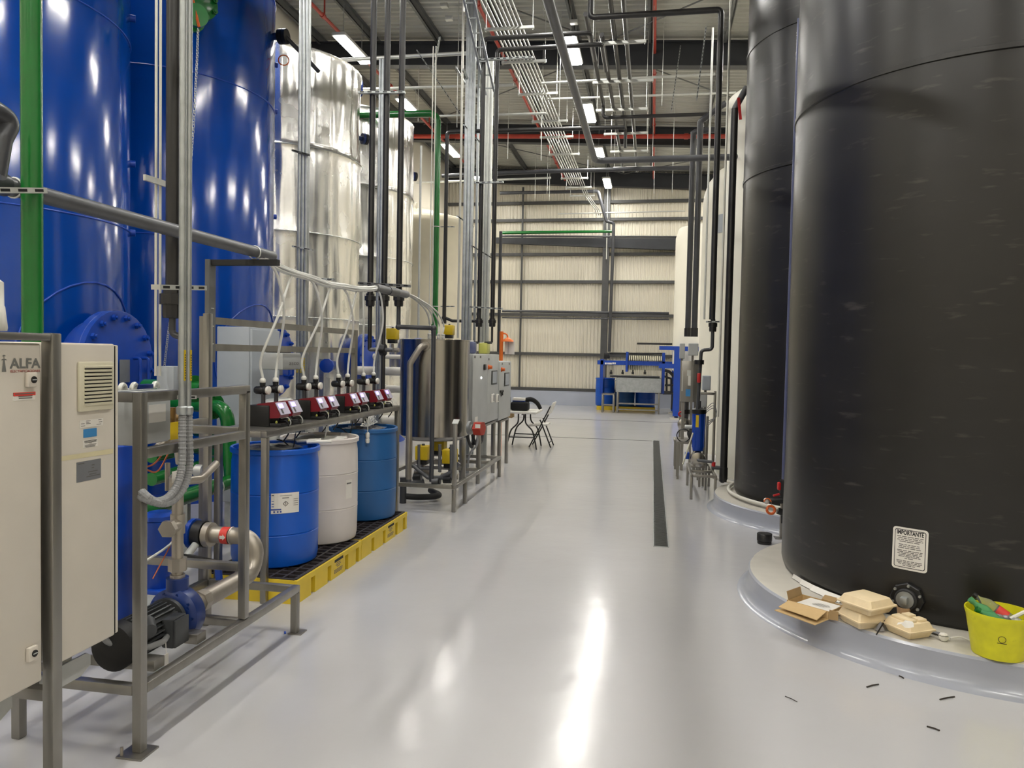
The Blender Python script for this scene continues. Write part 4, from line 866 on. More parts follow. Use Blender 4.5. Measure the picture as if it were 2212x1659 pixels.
for k in range(7):
    a = 2*math.pi*k/7; o = Vector((math.cos(a), 0, math.sin(a)))*0.017
    pts = [Vector((-2.42, 4.36, 2.19))+o*0.8]+[bpt(4.55+j*0.19)+o*(1+0.25*math.sin(j*2.1+k)) for j in range(10)]+[Vector((-2.42, 6.42, 2.165))+o]
    MB().tube(spline(pts, 4), 0.0085, 7).part('hose', 'tube_white', hb)
cs = thing('conduit_sleeve', 'short grey pipe sleeve that the hose bundle passes through', 'pipe', (-2.42, 6.8, 2.16))
MB().tube([(-2.42, 6.40, 2.165), (-2.42, 7.25, 2.175)], 0.036, 18).part('sleeve', 'pvc_grey', cs); MB().cyl((-2.42, 6.72, 2.168), (-2.42, 6.95, 2.171), 0.042, n=18).part('coupling', 'pvc_dark', cs)
for k in range(4):
    a = Vector((-2.42+0.012*(k-1.5), 7.2, 2.175+0.008*(k%2))); e = Vector((-2.40+0.035*k, 8.0+0.06*k, 1.83))
    MB().tube(spline([a, a+Vector((0.02, 0.25, -0.02)), a.lerp(e, 0.6)+Vector((0.03, 0.1, 0.09)), e+Vector((0, 0, 0.1)), e], 10), 0.0085, 8).thing('tank_feed_hose', 'tube_white', 'milky hose arching from the grey sleeve to the stainless tank lid, %s of four' % NUM[k], 'hose', group='hoses to the tank lid')
# thin loops and hanging lines under the bench
for k in range(4):
    y = 4.75+k*0.5; rnd = random.Random(k)
    MB().tube(spline([(XF+0.02, y, ZB-0.05), (XF-0.05, y+0.1, ZB-0.16), (XF-0.16, y+0.18, ZB-0.13), (XF-0.22, y+0.2, 0.97)], 8), 0.004, 6).thing('feed_line', 'tube_white' if k % 2 else 'black_plastic', '%s line dropping from the bench into the drums, %s from the near end' % ('white' if k % 2 else 'black', NUM[k]), 'hose', group='feed lines under the bench')
lp = MB()
for k in range(9):
    a = k*0.35-1.4; c = Vector((-2.33, 6.02, ZB-0.115))
    lp.tube(spline([c, c+Vector((0.01, 0.16*math.sin(a), 0.05+0.03*math.cos(a*2))), c+Vector((0.01, 0.19*math.sin(a+0.25), 0.02)), c], 6), 0.0035, 5)
lp.thing('coiled_line', 'tube_white', 'fan of coiled white line hanging below the bench over the rear blue drum', 'hose', kind='stuff')
hw = thing('foot_valve', 'small white foot valve hanging in front of the rear blue drum', 'valve', (-2.33, 6.02, 0.8)); MB().tube([(-2.33, 6.02, ZB-0.115), (-2.33, 6.02, 0.93)], 0.004, 6).part('line', 'tube_white', hw)
MB().lathe([(0.014, 0), (0.018, 0.01), (0.018, 0.035), (0.013, 0.04), (0.018, 0.05), (0.018, 0.08), (0.01, 0.09)], (-2.33, 6.02, 0.835), ZD, 10).part('valve', 'plastic_white', hw)
# ---------------------------------------------------------------- spill pallets and drums
def pallet(y0, y1, label, x1=-2.16, x0=-2.82, h=0.15):
    t = thing('spill_pallet', label, 'pallet', ((x0+x1)/2, (y0+y1)/2, 0)); L = y1-y0
    nd = 0.045; nw = 0.06; pts = [(x0, y0), (x1, y0)]
    for f in (0.22, 0.46, 0.74, 0.93): c = y0+L*f; pts += [(x1, c-nw/2), (x1-nd, c-nw/2), (x1-nd, c+nw/2), (x1, c+nw/2)]
    pts += [(x1, y1), (x0, y1)]
    MB().prism(pts, lambda u, v: Vector((u, v, 0.0)), (0, 0, h-0.035)).part('sump', 'yellow', t, smooth=20)
    q = MB(); w_ = 0.03; z0, z1 = h-0.035, h
    q.bb(x1-w_, x1+0.004, y0, y1, z0, z1); q.bb(x0, x0+w_, y0, y1, z0, z1); q.bb(x0+w_, x1-w_, y0, y0+w_, z0, z1); q.bb(x0+w_, x1-w_, y1-w_, y1, z0, z1); q.part('rim', 'yellow', t)
    MB().bb(x0+w_, x1-w_, y0+w_, y1-w_, h-0.035, h-0.03).part('sump_floor', 'dark_gap', t)
    g = MB(); nx, ny = 7, 13; gx0, gx1, gy0, gy1 = x0+0.022, x1-0.022, y0+0.022, y1-0.022
    for i in range(nx+1): x = gx0+(gx1-gx0)*i/nx; b_ = 0.016 if 0 < i < nx else 0.024; g.bb(x-b_/2, x+b_/2, gy0, gy1, h-0.02, h+0.006)
    for i in range(ny+1): y = gy0+(gy1-gy0)*i/ny; b_ = 0.016 if 0 < i < ny else 0.024; g.bb(gx0, gx1, y-b_/2, y+b_/2, h-0.02, h+0.0055)
    g.part('grate', 'grate', t, smooth=0)
    yc = y0+L*0.6; lines(t, 'brand_print', 'ink', (x1+0.0045, yc-0.075, 0.112), YD, ZD, [(0, 0.15, 0)], 0.020); lines(t, 'small_print', 'ink_soft', (x1+0.0005, yc-0.075, 0.03), YD, ZD, [(0.04, 0.11, 0.066), (0.03, 0.12, 0.054), (0.05, 0.10, 0.042), (0.0, 0.15, 0.022), (0.0, 0.15, 0.012), (0.0, 0.14, 0.002)], 0.006)
    return t
pallet(4.40, 5.475, 'yellow spill pallet with a black grate under the bright blue and white drums')
pallet(5.485, 6.58, 'yellow spill pallet with a black grate under the rear dull blue drum')
def drum(x, y, m, label, z0=0.157, zt=0.945, R=0.292, n=48, rings=(0.33, 0.66)):
    t = thing('chemical_drum', label, 'drum', (x, y, z0)); h = zt-z0
    pr = [(R*0.90, 0), (R*0.96, 0.012), (R*0.985, 0.05)]
    for f in rings: pr += [(R*0.995, h*f-0.018), (R*1.0, h*f-0.006), (R*0.982, h*f), (R*1.0, h*f+0.006), (R*0.995, h*f+0.018)]
    pr += [(R*0.985, h-0.10), (R*0.965, h-0.06), (R*0.965, h-0.04), (R*1.015, h-0.034), (R*1.02, h-0.008), (R*1.0, h), (R*0.95, h-0.004), (R*0.94, h-0.035), (0.02, h-0.03)]
    MB().lathe(pr, (x, y, z0), ZD, n).part('body', m, t, smooth=30)
    for a in (0.9, 4.0): MB().lathe([(0.035, 0), (0.035, 0.022)], (x+R*0.68*math.cos(a), y+R*0.68*math.sin(a), zt-0.034), ZD, 14).part('bung', m, t)
    return t
def sticker(t, x, y, R, a0, a1, z0, z1, m, nm='label', off=0.002):
    q = MB(); n = 8
    for i in range(n):
        b0, b1 = a0+(a1-a0)*i/n, a0+(a1-a0)*(i+1)/n; r = R+off
        q.quad((x+r*math.cos(b0), y+r*math.sin(b0), z0), (x+r*math.cos(b1), y+r*math.sin(b1), z0), (x+r*math.cos(b1), y+r*math.sin(b1), z1), (x+r*math.cos(b0), y+r*math.sin(b0), z1))
    return q.part(nm, m, t)
D1 = drum(-2.535, 4.83, 'drum_blue', 'bright blue plastic drum with a white hazard label, nearest on the pallets', rings=(0.28, 0.62))
D2 = drum(-2.505, 5.47, 'drum_white', 'white plastic drum between the two blue drums'); D3 = drum(-2.48, 6.31, 'drum_blue_dull', 'dull blue plastic drum standing alone on the rear pallet')
# hazard label on the near drum: facing the viewer's right
za, zb = ZAT(-2.3, 4.6, 1110), ZAT(-2.3, 4.6, 1066); xx, yy, RR = -2.535, 4.83, 0.2915
a0, a1 = -1.18, -0.55; sticker(D1, xx, yy, RR, a0, a1, za, zb, 'paper')
hh = zb-za; A = lambda f: a0+(a1-a0)*f
for f0, f1, g0, g1, m in ((0.0, 0.35, 0.17, 0.24, 'print_blue'), (0.08, 0.14, 0.05, 0.13, 'print_blue'), (0.2, 0.26, 0.05, 0.13, 'print_blue'), (0.3, 0.36, 0.05, 0.13, 'print_blue'), (0.3, 0.72, 0.86, 0.88, 'ink_soft'), (0.38, 0.62, 0.74, 0.78, 'ink_soft'), (0.02, 0.1, 0.88, 0.92, 'ink'), (0.02, 0.1, 0.6, 0.63, 'print_blue'), (0.02, 0.1, 0.46, 0.5, 'print_blue'), (0.02, 0.1, 0.33, 0.37, 'print_blue'), (0.78, 0.96, 0.66, 0.68, 'ink_soft'), (0.78, 0.96, 0.56, 0.58, 'ink_soft'), (0.78, 0.96, 0.46, 0.48, 'ink_soft'), (0.78, 0.96, 0.36, 0.38, 'ink_soft')):
    sticker(D1, xx, yy, RR, A(f0), A(f1), za+hh*g0, za+hh*g1, m, 'print', 0.0032)
am = A(0.5); nrm = Vector((math.cos(am), math.sin(am), 0)); tg_ = Vector((-math.sin(am), math.cos(am), 0)); cc = Vector((xx, yy, za+hh*0.48))+nrm*(RR+0.004); s = hh*0.14
q = MB(); q.add([cc+ZD*s, cc+tg_*s, cc-ZD*s, cc-tg_*s, cc+ZD*s*0.78, cc+tg_*s*0.78, cc-ZD*s*0.78, cc-tg_*s*0.78], [(0,1,5,4),(1,2,6,5),(2,3,7,6),(3,0,4,7)]); q.quad(cc-tg_*s*0.08-ZD*s*0.1, cc+tg_*s*0.08-ZD*s*0.1, cc+tg_*s*0.12+ZD*s*0.45, cc-tg_*s*0.12+ZD*s*0.45); q.quad(cc-tg_*s*0.1-ZD*s*0.4, cc+tg_*s*0.1-ZD*s*0.4, cc+tg_*s*0.1-ZD*s*0.22, cc-tg_*s*0.1-ZD*s*0.22); q.part('hazard_diamond', 'ink', D1, smooth=0)
sticker(D2, -2.505, 5.47, 0.2915, -0.42, -0.18, ZAT(-2.25, 5.4, 1075), ZAT(-2.25, 5.4, 1035), 'paper')
sticker(D2, -2.505, 5.47, 0.2915, -0.40, -0.22, ZAT(-2.25, 5.4, 1044), ZAT(-2.25, 5.4, 1041), 'ink_soft', 'print', 0.0035)
# torn plastic film on the drum tops
def film(x, y, z, r, seed, label, m='film'):
    rnd = random.Random(seed); q = MB(); n = 18; vs = [Vector((x, y, z+0.03))]; fs = []
    for ring, f in enumerate((0.35, 0.7, 1.0)):
        for k in range(n):
            a = 2*math.pi*k/n; rr = r*f*(0.85+0.3*rnd.random()); vs.append(Vector((x+rr*math.cos(a), y+rr*math.sin(a), z+0.012+rnd.random()*0.022*(1.2-f*0.8))))
    for k in range(n): fs.append((0, 1+k, 1+(k+1)%n))
    for ring in range(2):
        for k in range(n): a = 1+ring*n; fs.append((a+k, a+n+k, a+n+(k+1)%n, a+(k+1)%n))
    q.add(vs, fs); return q.thing('plastic_film', m, label, 'film', smooth=15)
film(-2.56, 4.80, 0.92, 0.20, 3, 'crumpled clear film lying on the near blue drum lid'); film(-2.50, 5.44, 0.92, 0.21, 8, 'crumpled pale film lying on the white drum lid', 'plastic_white'); film(-2.46, 6.31, 0.918, 0.19, 12, 'crumpled clear film lying on the rear blue drum lid')
for k, (dx, dy) in enumerate(((0.12, 0.05), (0.02, 0.1))):
    x, y = -2.46+dx, 4.85+dy; MB().tube([(x, y, 0.965), (x+0.16, y+0.05, 0.972)], 0.012, 8).thing('loose_fitting', 'plastic_white', 'white plastic hose fitting resting on the near drum lid, %s' % ('closer to the bench leg' if k == 0 else 'closer to the white drum'), 'fitting')
# ---------------------------------------------------------------- stainless tank on its skid
XA, XZ, Y0, Y1, ZR = -1.93, -2.84, 7.38, 9.69, 0.273
t = S2 = thing('tank_skid', 'low square-tube stainless skid under the upright stainless tank', 'skid', (-2.4, 8.5, 0))
for x in (XA, XZ):
    for y in (Y0, 7.84, Y1): post(x, y, 0, ZR-0.04, 'leg', t)
    railY(x, Y0-0.02, Y1+0.02, ZR, 'rail', t)
for y in (Y0, 8.6, Y1, 9.2): railX(XZ+0.02, XA-0.02, y, ZR, 'cross_rail', t)
post(XA, Y0, ZR, 0.90, 'stub_post', t); MB().box((XA+0.005, Y0, 0.915), (0.06, 0.075, 0.008), rot=Matrix.Rotation(0.5, 3, 'X')).part('post_plate', 'galv_light', t)
for x, y in ((XA-0.02, 7.84), (-2.78, 7.84), (XA-0.02, 8.56), (-2.78, 8.56)): post(x, y, ZR, 0.70, 'tank_leg', t)
XM, YM, RM = -2.39, 8.2, 0.385
st = thing('stainless_tank', 'upright brushed stainless mixing tank beside the grey control cabinets', 'tank', (XM, YM, 0.65)); z1 = ZAT(-2.3, 7.85, 733); z0 = ZAT(-2.3, 7.85, 945)
MB().lathe([(RM-0.06, z0-0.05), (RM, z0), (RM, z1-0.01), (RM+0.008, z1-0.008), (RM+0.008, z1), (RM-0.01, z1+0.004)], (XM, YM, 0), ZD, 96).part('shell', 'stainless_tank', st)
# inlet elbow in front of the tank
e = GY(918, 748, YM-0.34); 
el = thing('inlet_pipe', 'grey elbow pipe entering the front of the stainless tank', 'pipe', (e.x, e.y, 1.0))
MB().tube([(e.x+0.02, YM-0.36, e.z), (e.x-0.0, YM-0.48, e.z), GY(886, 785, YM-0.5), GY(882, 1035, YM-0.5)], 0.034, 18, 0.06).part('pipe', 'steel_pipe', el); MB().cyl((e.x+0.02, YM-0.40, e.z), (e.x+0.02, YM-0.37, e.z), 0.05).part('collar', 'steel_pipe', el)
pe = GY(882, 1035, YM-0.5); MB().tube([pe, pe+Vector((0.0,0,-0.06)), pe+Vector((0.16,0.05,-0.02))], 0.034, 14, 0.03).part('low_elbow', 'pvc_grey', el); MB().tube([pe+Vector((-0.05,-0.02,0.02)), (pe.x-0.05, pe.y-0.02, 0.0)], 0.036, 16).part('drain_pipe', 'pvc_dark', el)
MB().tube(spline([(pe.x-0.05, pe.y, 0.07), (pe.x+0.12, pe.y+0.05, 0.06), (pe.x+0.28, pe.y+0.2, 0.06), (pe.x+0.1, pe.y+0.5, 0.055)], 8), 0.033, 12).thing('floor_hose', 'rubber', 'black drain hose lying on the floor under the stainless tank skid', 'hose')
# fittings on the lid
for k in range(4):
    x, y = -2.40+0.035*k, 8.0+0.06*k; q = MB(); q.lathe([(0.014, 0), (0.02, 0.008), (0.02, 0.03), (0.015, 0.034), (0.02, 0.04), (0.02, 0.06), (0.01, 0.066)], (x, y, z1+0.004), ZD, 10); q.thing('hose_fitting', 'plastic_white', 'white hose fitting on the stainless tank lid, %s from the left' % NUM[k], 'fitting', group='fittings on the tank lid')
def actuator(p, s, label, m='yellow_act'):
    p = Vector(p); t = thing('valve_actuator', label, 'actuator', p)
    MB().rbox(p+Vector((0,0,0.11*s)), (0.15*s, 0.16*s, 0.16*s), 0.012*s).part('housing', m, t); MB().rbox(p+Vector((0,0,0.005*s)), (0.12*s, 0.12*s, 0.06*s), 0.008*s).part('base', 'black_plastic', t)
    MB().cyl(p+Vector((0,0,-0.03*s)), p+Vector((0,0,-0.10*s)), 0.02*s).part('stem', 'steel_pipe', t); MB().cyl(p+Vector((-0.10*s,0,-0.12*s)), p+Vector((0.10*s,0,-0.12*s)), 0.032*s).part('valve_body', 'steel_pipe', t)
    MB().lathe([(0.02*s, 0), (0.014*s, 0.02*s)], p+Vector((0,0,0.19*s)), ZD, 10).part('indicator', 'black_plastic', t); return t
actuator(GY(914, 998, 7.62), 0.92, 'yellow valve actuator under the stainless tank, left one in front'); actuator(GY(972, 1006, 7.62), 0.92, 'yellow valve actuator under the stainless tank, right one in front'); actuator(GY(950, 978, 8.3), 0.9, 'yellow valve actuator under the stainless tank, half hidden at the back'); actuator(GY(848, 738, 8.9), 0.85, 'yellow valve actuator left of the stainless tank at lid height'); actuator(GY(985, 728, 8.35)+Vector((-0.08,0,0)), 0.7, 'yellow valve actuator on the stainless tank lid')
# pipework under the tank
tp = thing('tank_outlet_pipes', 'cluster of grey outlet pipes and couplings under the stainless tank', 'pipe', (-2.4, 7.6, 0.3)); Q = lambda x, y, Y=7.55: GY(x, y, Y)
for pts, r in (([(892, 1005), (925, 1032), (985, 1032)], 0.022), ([(893, 1035), (905, 1030)], 0.03), ([(945, 1035), (975, 1020), (992, 1000)], 0.022), ([(905, 960), (905, 1012), (930, 1012)], 0.016), ([(950, 960), (950, 1020)], 0.018), ([(975, 960), (975, 1030)], 0.018)): MB().tube([Q(*p) for p in pts], r, 12, 0.03).part('pipe', 'pvc_grey', tp)
for p in ((902, 1030), (943, 1038), (966, 1036)): MB().cyl(Q(p[0]-8, p[1]), Q(p[0]+8, p[1]), 0.04).part('coupling', 'black_plastic', tp)
# red heater box with its cable
hx = GY(1026, 925, 8.05); h = thing('heater_box', 'red terminal box with a white label on the side of the stainless tank', 'box', hx)
MB().lathe([(0.05, -0.06), (0.075, -0.05), (0.075, -0.02), (0.04, -0.02), (0.04, 0.0)], (hx.x-0.02, hx.y, hx.z), (1,-0.25,0), 20).part('flange', 'galv', h); MB().lathe([(0.08, 0), (0.08, 0.09)], (hx.x+0.005, hx.y, hx.z), (1,-0.25,0), 6).part('housing', 'red_pipe', h, smooth=20)
MB().box((hx.x+0.05, hx.y-0.085, hx.z+0.03), (0.06, 0.004, 0.045), -0.2).part('label', 'paper', h)
MB().tube(spline([hx+Vector((0.04,-0.03,-0.07)), hx+Vector((0.03,-0.03,-0.18)), hx+Vector((-0.05,0,-0.28)), hx+Vector((-0.1,0.1,-0.45))], 8), 0.012, 8).part('cable', 'flex_grey', h)
# ---------------------------------------------------------------- grey control cabinets
XC2 = -2.05
def grey_cab(y0, y1, z0, z1, splits, label, legs):
    t = thing('control_cabinet', label, 'cabinet', (XC2-0.15, (y0+y1)/2, 0)); MB().rbox((XC2-0.145, (y0+y1)/2, (z0+z1)/2), (0.25, y1-y0, z1-z0), 0.008).part('body', 'cab_grey', t)
    e = [y0]+splits+[y1]; ds = []
    for a, b in zip(e[:-1], e[1:]): ds.append(MB().rbox((XC2-0.010, (a+b)/2, (z0+z1)/2), (0.02, b-a-0.012, z1-z0-0.01), 0.004).part('door', 'cab_grey', t))
    for y in legs:
        post(XC2-0.03, y, 0, z0-0.01, 'leg', t, 0.045); post(XC2-0.24, y, 0, z0-0.01, 'leg', t, 0.045)
    MB().rbox((XC2-0.155, (legs[0]+legs[-1])/2, z0-0.026), (0.30, legs[-1]-legs[0], 0.03), 0.003).part('stand_rail', 'stainless', t)
    return t, ds
def hmi(d, px, py, w_, h_, m='cab_grey_blue'):
    p = GX(px, py, XC2); MB().rbox((XC2+0.006, p.y, p.z), (0.012, w_, h_), 0.004).part('screen_frame', 'grille_dark', d); MB().bb(XC2+0.0122, XC2+0.0132, p.y-w_*0.40, p.y+w_*0.40, p.z-h_*0.42, p.z+h_*0.42).part('screen', m, d)
def knob(d, px, py, s=1.0):
    p = GX(px, py, XC2); MB().lathe([(0.04*s, 0), (0.04*s, 0.012), (0.03*s, 0.016), (0.026*s, 0.05)], (XC2, p.y, p.z), XD, 16).part('switch_knob', 'orange', d)
ca, da = grey_cab(8.61, 10.12, 0.722, 1.60, [9.42], 'tall grey control cabinet with two doors right of the stainless tank', [9.1, 10.0])
cb, db = grey_cab(10.16, 11.05, 0.686, 1.505, [], 'smaller grey control cabinet next to the folding table', [10.4, 10.95])
p = GX(1046, 793, XC2); MB().rbox((XC2+0.01, p.y, p.z), (0.02, 0.09, 0.07), 0.004).part('breaker', 'black_plastic', da[0]); knob(da[1], 1055, 793, 0.8); knob(db[0], 1083, 798, 0.8)
hmi(da[1], 1067, 815, 0.34, 0.18); hmi(db[0], 1094, 819, 0.34, 0.19)
p = GX(1039, 816, XC2); MB().lathe([(0.012, 0), (0.012, 0.01)], (XC2, p.y, p.z), XD, 12).part('pilot_light', 'led', da[0])
for px, py in ((1063, 860), (1073, 860)): p = GX(px, py, XC2); MB().rbox((XC2+0.008, p.y, p.z), (0.016, 0.16, 0.11), 0.004).part('meter', 'paper', da[1]); MB().bb(XC2+0.016, XC2+0.017, p.y+0.02, p.y+0.06, p.z-0.04, p.z+0.04).part('meter_window', 'dark', da[1])
p = GX(1082, 845, XC2); MB().rbox((XC2+0.012, p.y, p.z), (0.024, 0.2, 0.03), 0.004).part('latch', 'dark', db[0]); MB().bb(XC2+0.01, XC2+0.02, p.y-0.04, p.y-0.01, p.z-0.07, p.z).part('latch_lever', 'dark', db[0]); MB().bb(XC2+0.01, XC2+0.02, p.y+0.04, p.y+0.07, p.z-0.06, p.z).part('latch_lever', 'dark', db[0])
p = GX(1028, 906, XC2); MB().bb(XC2, XC2+0.0015, p.y-0.05, p.y+0.09, p.z-0.05, p.z+0.03).part('sticker', 'paper', da[0])
for px, py, d in ((1026, 771, da[0]), (1038, 771, da[0]), (1056, 776, da[1]), (1085, 786, db[0]), (1100, 786, db[0])): p = GX(px, py, XC2); MB().bb(XC2, XC2+0.0015, p.y-0.035, p.y+0.035, p.z-0.014, p.z+0.014).part('small_tag', 'ink_soft', d)
for k in range(3): MB().tube(spline([(XC2-0.1, 8.75+0.25*k, 0.72), (XC2-0.08, 8.77+0.25*k, 0.58), (XC2-0.1, 9.05+0.25*k, 0.46), (XC2-0.15, 9.35+0.25*k, 0.58), (XC2-0.15, 9.4+0.25*k, 0.70)], 8), 0.02, 8).thing('cable_loop', 'rubber', 'dark cable loop hanging under the grey control cabinets, %s from the tank' % NUM[k], 'cable', group='cable loops under the cabinets')
# dosing jars on top of the cabinet
for px, m, nm, lb in ((1046, 'yellow_green', 'tank_jar', 'translucent yellow jar on top of the grey control cabinet'), (1018, 'cloudy_blue', 'tank_jar', 'bluish jar on top of the grey control cabinet next to the tank')):
    p = GX(px, 762, -2.2); q = thing(nm, lb, 'jar', (p.x, p.y, 1.601)); MB().rbox((p.x, p.y, 1.675), (0.12, 0.2 if px > 1030 else 0.1, 0.145), 0.02).part('jar', m, q); MB().cyl((p.x, p.y, 1.748), (p.x, p.y, 1.765), 0.03).part('cap', 'plastic_white', q)
# ---------------------------------------------------------------- emergency shower
p = GX(1083, 740, -2.3); es = thing('emergency_shower', 'orange emergency shower pipe and bowl behind the grey cabinets', 'shower', (p.x, p.y, 0)); Q = lambda x, y: GY(x, y, p.y)
MB().cyl((p.x, p.y, 0), (p.x, p.y, Q(1083, 716).z), 0.03).part('post', 'orange_bright', es); MB().tube([Q(1083, 720), Q(1096, 721), Q(1097, 735)], 0.012, 10, 0.05).part('arm', 'orange_bright', es); MB().lathe([(0.09, 0), (0.08, 0.025), (0.03, 0.055), (0.012, 0.065)], Q(1097, 738), ZD, 20).part('shower_bowl', 'orange_bright', es); MB().tube([Q(1098, 738), Q(1097, 772)], 0.004, 6).part('pull_rod', 'galv', es)
MB().bb(p.x+0.05, p.x+0.2, p.y+0.03, p.y+0.05, Q(1090, 765).z, Q(1090, 735).z).part('sign_plate', 'paper', es)
# ---------------------------------------------------------------- folding table, chair and what lies on it
TY, TX, TZ = 12.95, -2.13, 0.645
ft = thing('folding_table', 'white-topped folding table with curved black legs past the cabinets', 'table', (TX, TY, 0))
MB().rbox((TX-0.12, TY, TZ-0.02), (0.72, 0.75, 0.04), 0.015).part('tabletop', 'plastic_white', ft)
for sy in (-1, 1):
    for sx in (-1, 1):
        y = TY+sy*0.28; x = TX-0.02+sx*0.06
        MB().tube(spline([(x, y, TZ-0.04), (x+sx*0.01, y, TZ-0.2), (x+sx*0.12, y, 0.32), (x+sx*0.17, y, 0.15), (x+sx*0.20, y, 0.0)], 6), 0.013, 8).part('leg', 'black_plastic', ft)
    MB().tube([(TX-0.25, TY+sy*0.28, 0.20), (TX+0.21, TY+sy*0.28, 0.20)], 0.011, 8).part('leg_brace', 'black_plastic', ft)
MB().tube([(TX-0.02, TY-0.28, TZ-0.06), (TX-0.02, TY+0.28, TZ-0.06)], 0.01, 8).part('spreader', 'black_plastic', ft)
CXX, CYY = -1.84, 13.2; ch = thing('folding_chair', 'white and black folding chair standing at the folding table', 'chair', (CXX, CYY, 0))
for sy in (-1, 1):
    y = CYY+sy*0.19
    MB().tube([(CXX-0.23, y, 0.0), (CXX-0.05, y, 0.35), (CXX+0.13, y, 0.72)], 0.012, 8, 0.05).part('leg', 'black_plastic', ch); MB().tube([(CXX+0.15, y*1.0, 0.0), (CXX-0.02, y, 0.42), (CXX-0.05, y, 0.48)], 0.012, 8).part('leg', 'black_plastic', ch)
MB().rbox((CXX-0.08, CYY, 0.385), (0.34, 0.38, 0.03), 0.012, rot=Matrix.Rotation(-0.08, 3, 'Y')).part('seat', 'plastic_white', ch); MB().rbox((CXX+0.135, CYY, 0.68), (0.025, 0.42, 0.22), 0.012, seg=3, rot=Matrix.Rotation(0.38, 3, 'Y')).part('backrest', 'plastic_white', ch)
MB().tube([(CXX+0.12, CYY-0.19, 0.09), (CXX+0.12, CYY+0.19, 0.09)], 0.01, 8).part('stretcher', 'black_plastic', ch)
bg = thing('laptop_bag', 'black fabric bag with a bulging flap on the folding table', 'bag', (TX-0.05, TY-0.1, TZ)); MB().rbox((TX-0.08, TY-0.12, TZ+0.075), (0.30, 0.24, 0.15), 0.035, seg=4).part('bag_body', 'fabric_black', bg); MB().tube(spline([(TX-0.02, TY-0.05, TZ+0.17), (TX+0.1, TY-0.05, TZ+0.19), (TX+0.2, TY-0.04, TZ+0.13), (TX+0.26, TY-0.03, TZ+0.03)], 6), lambda u: 0.045-0.012*u, 10).part('flap', 'fabric_black', bg)
MB().bb(TX-0.33, TX-0.25, TY-0.28, TY-0.1, TZ, TZ+0.22).part('side_pocket', 'fabric_black', bg)
cbx = thing('carton', 'small white and blue carton on top of the black bag', 'box', (TX-0.1, TY-0.1, TZ+0.15)); MB().rbox((TX-0.1, TY-0.12, TZ+0.195), (0.21, 0.15, 0.045), 0.003).part('carton_lid', 'paper', cbx); MB().rbox((TX-0.1, TY-0.12, TZ+0.162), (0.21, 0.15, 0.02), 0.003).part('carton_base', 'blue_dark', cbx)
MB().rbox((TX-0.3, TY-0.16, TZ-0.085), (0.22, 0.2, 0.08), 0.01).thing('cardboard_tray', 'cardboard', 'cardboard tray under the folding table beside the cabinets', 'box')
# ---------------------------------------------------------------- filter press at the far end
FY = 22.1; fp = thing('filter_press', 'blue-framed filter press with a row of cream plates at the far end', 'machine', (-0.55, FY, 0)); Q = lambda x, y, Y=FY: GY(x, y, Y)
zb = lambda px, py: Q(px, py).z; xb = lambda px, py: Q(px, py).x
MB().bb(xb(1291, 780), xb(1470, 785), FY-0.06, FY+0.06, zb(1380, 789), zb(1380, 780)).part('side_beam', 'blue_steel', fp); MB().bb(xb(1291, 780), xb(1470, 785), FY+0.74, FY+0.86, zb(1380, 789), zb(1380, 780)).part('side_beam', 'blue_steel', fp)
MB().bb(xb(1297, 800), xb(1303, 800), FY-0.06, FY+0.86, 0.5, zb(1300, 776)).part('end_stand', 'blue_steel', fp); MB().bb(xb(1430, 800), xb(1436, 800), FY-0.06, FY+0.86, zb(1433, 850), zb(1433, 762)).part('end_stand', 'blue_steel', fp)
MB().bb(xb(1352, 780), xb(1356.5, 780), FY-0.12, FY+0.9, zb(1354, 803), zb(1354, 760)).part('pressure_plate', 'blue_steel', fp)
pme = MB().bb(-0.018, 0.018, 0, 0.8, 0, zb(1390, 768)-zb(1390, 800)).mesh('filter_plate', 'press_plate', smooth=0); hme = MB().bb(-0.014, 0.014, -0.06, 0.0, 0, zb(1390, 769)-zb(1390, 778)).mesh('plate_handle', 'press_handle', smooth=0)
for k in range(18):
    x = xb(1358, 780)+0.03+(xb(1430, 780)-xb(1358, 780)-0.05)*k/17; share('filter_plate', pme, fp, (x, FY+0.02, zb(1390, 800))); share('plate_handle', hme, fp, (x, FY-0.06, zb(1390, 778)))
MB().cyl((xb(1302, 784), FY+0.4, zb(1320, 784)), (xb(1352, 784), FY+0.4, zb(1352, 784)), 0.07).part('ram', 'galv', fp); MB().rbox((xb(1309, 772), FY+0.3, zb(1309, 768)), (0.16, 0.2, 0.18), 0.02).part('hydraulic_unit', 'black_plastic', fp)
lines(fp, 'white_lettering', 'paper', (xb(1307, 785), FY-0.0615, zb(1310, 787)), XD, ZD, [(0, 0.05, 0), (0.07, 0.11, 0), (0.12, 0.2, 0), (0.21, 0.26, 0.01), (0.27, 0.31, 0.01)], 0.05)
# drip tray trolley
dt = thing('drip_tray_trolley', 'stainless drip tray on a tube trolley under the filter press', 'trolley', (-0.6, FY-0.3, 0)); yq = FY-0.28
Q2 = lambda x, y: GY(x, y, yq); x0, x1 = Q2(1330, 840).x, Q2(1428, 840).x; za, zc = Q2(1380, 848).z, Q2(1380, 817).z
q = MB(); q.bb(x0, x1, yq, yq+0.01, za, zc); q.bb(x0, x1, yq+0.8, yq+0.81, za, zc); q.bb(x0, x0+0.01, yq, yq+0.8, za, zc); q.bb(x1-0.01, x1, yq, yq+0.8, za, zc); q.bb(x0, x1, yq, yq+0.8, za, za+0.01); q.part('tray', 'galv', dt)
for x in (x0+0.05, x1-0.05):
    for y in (yq+0.03, yq+0.77): post(x, y, 0.0, za, 'leg', dt, 0.045)
for z in (0.10, 0.27): MB().bb(x0+0.05, x1-0.05, yq+0.01, yq+0.05, z-0.02, z+0.02).part('rail', 'stainless', dt)
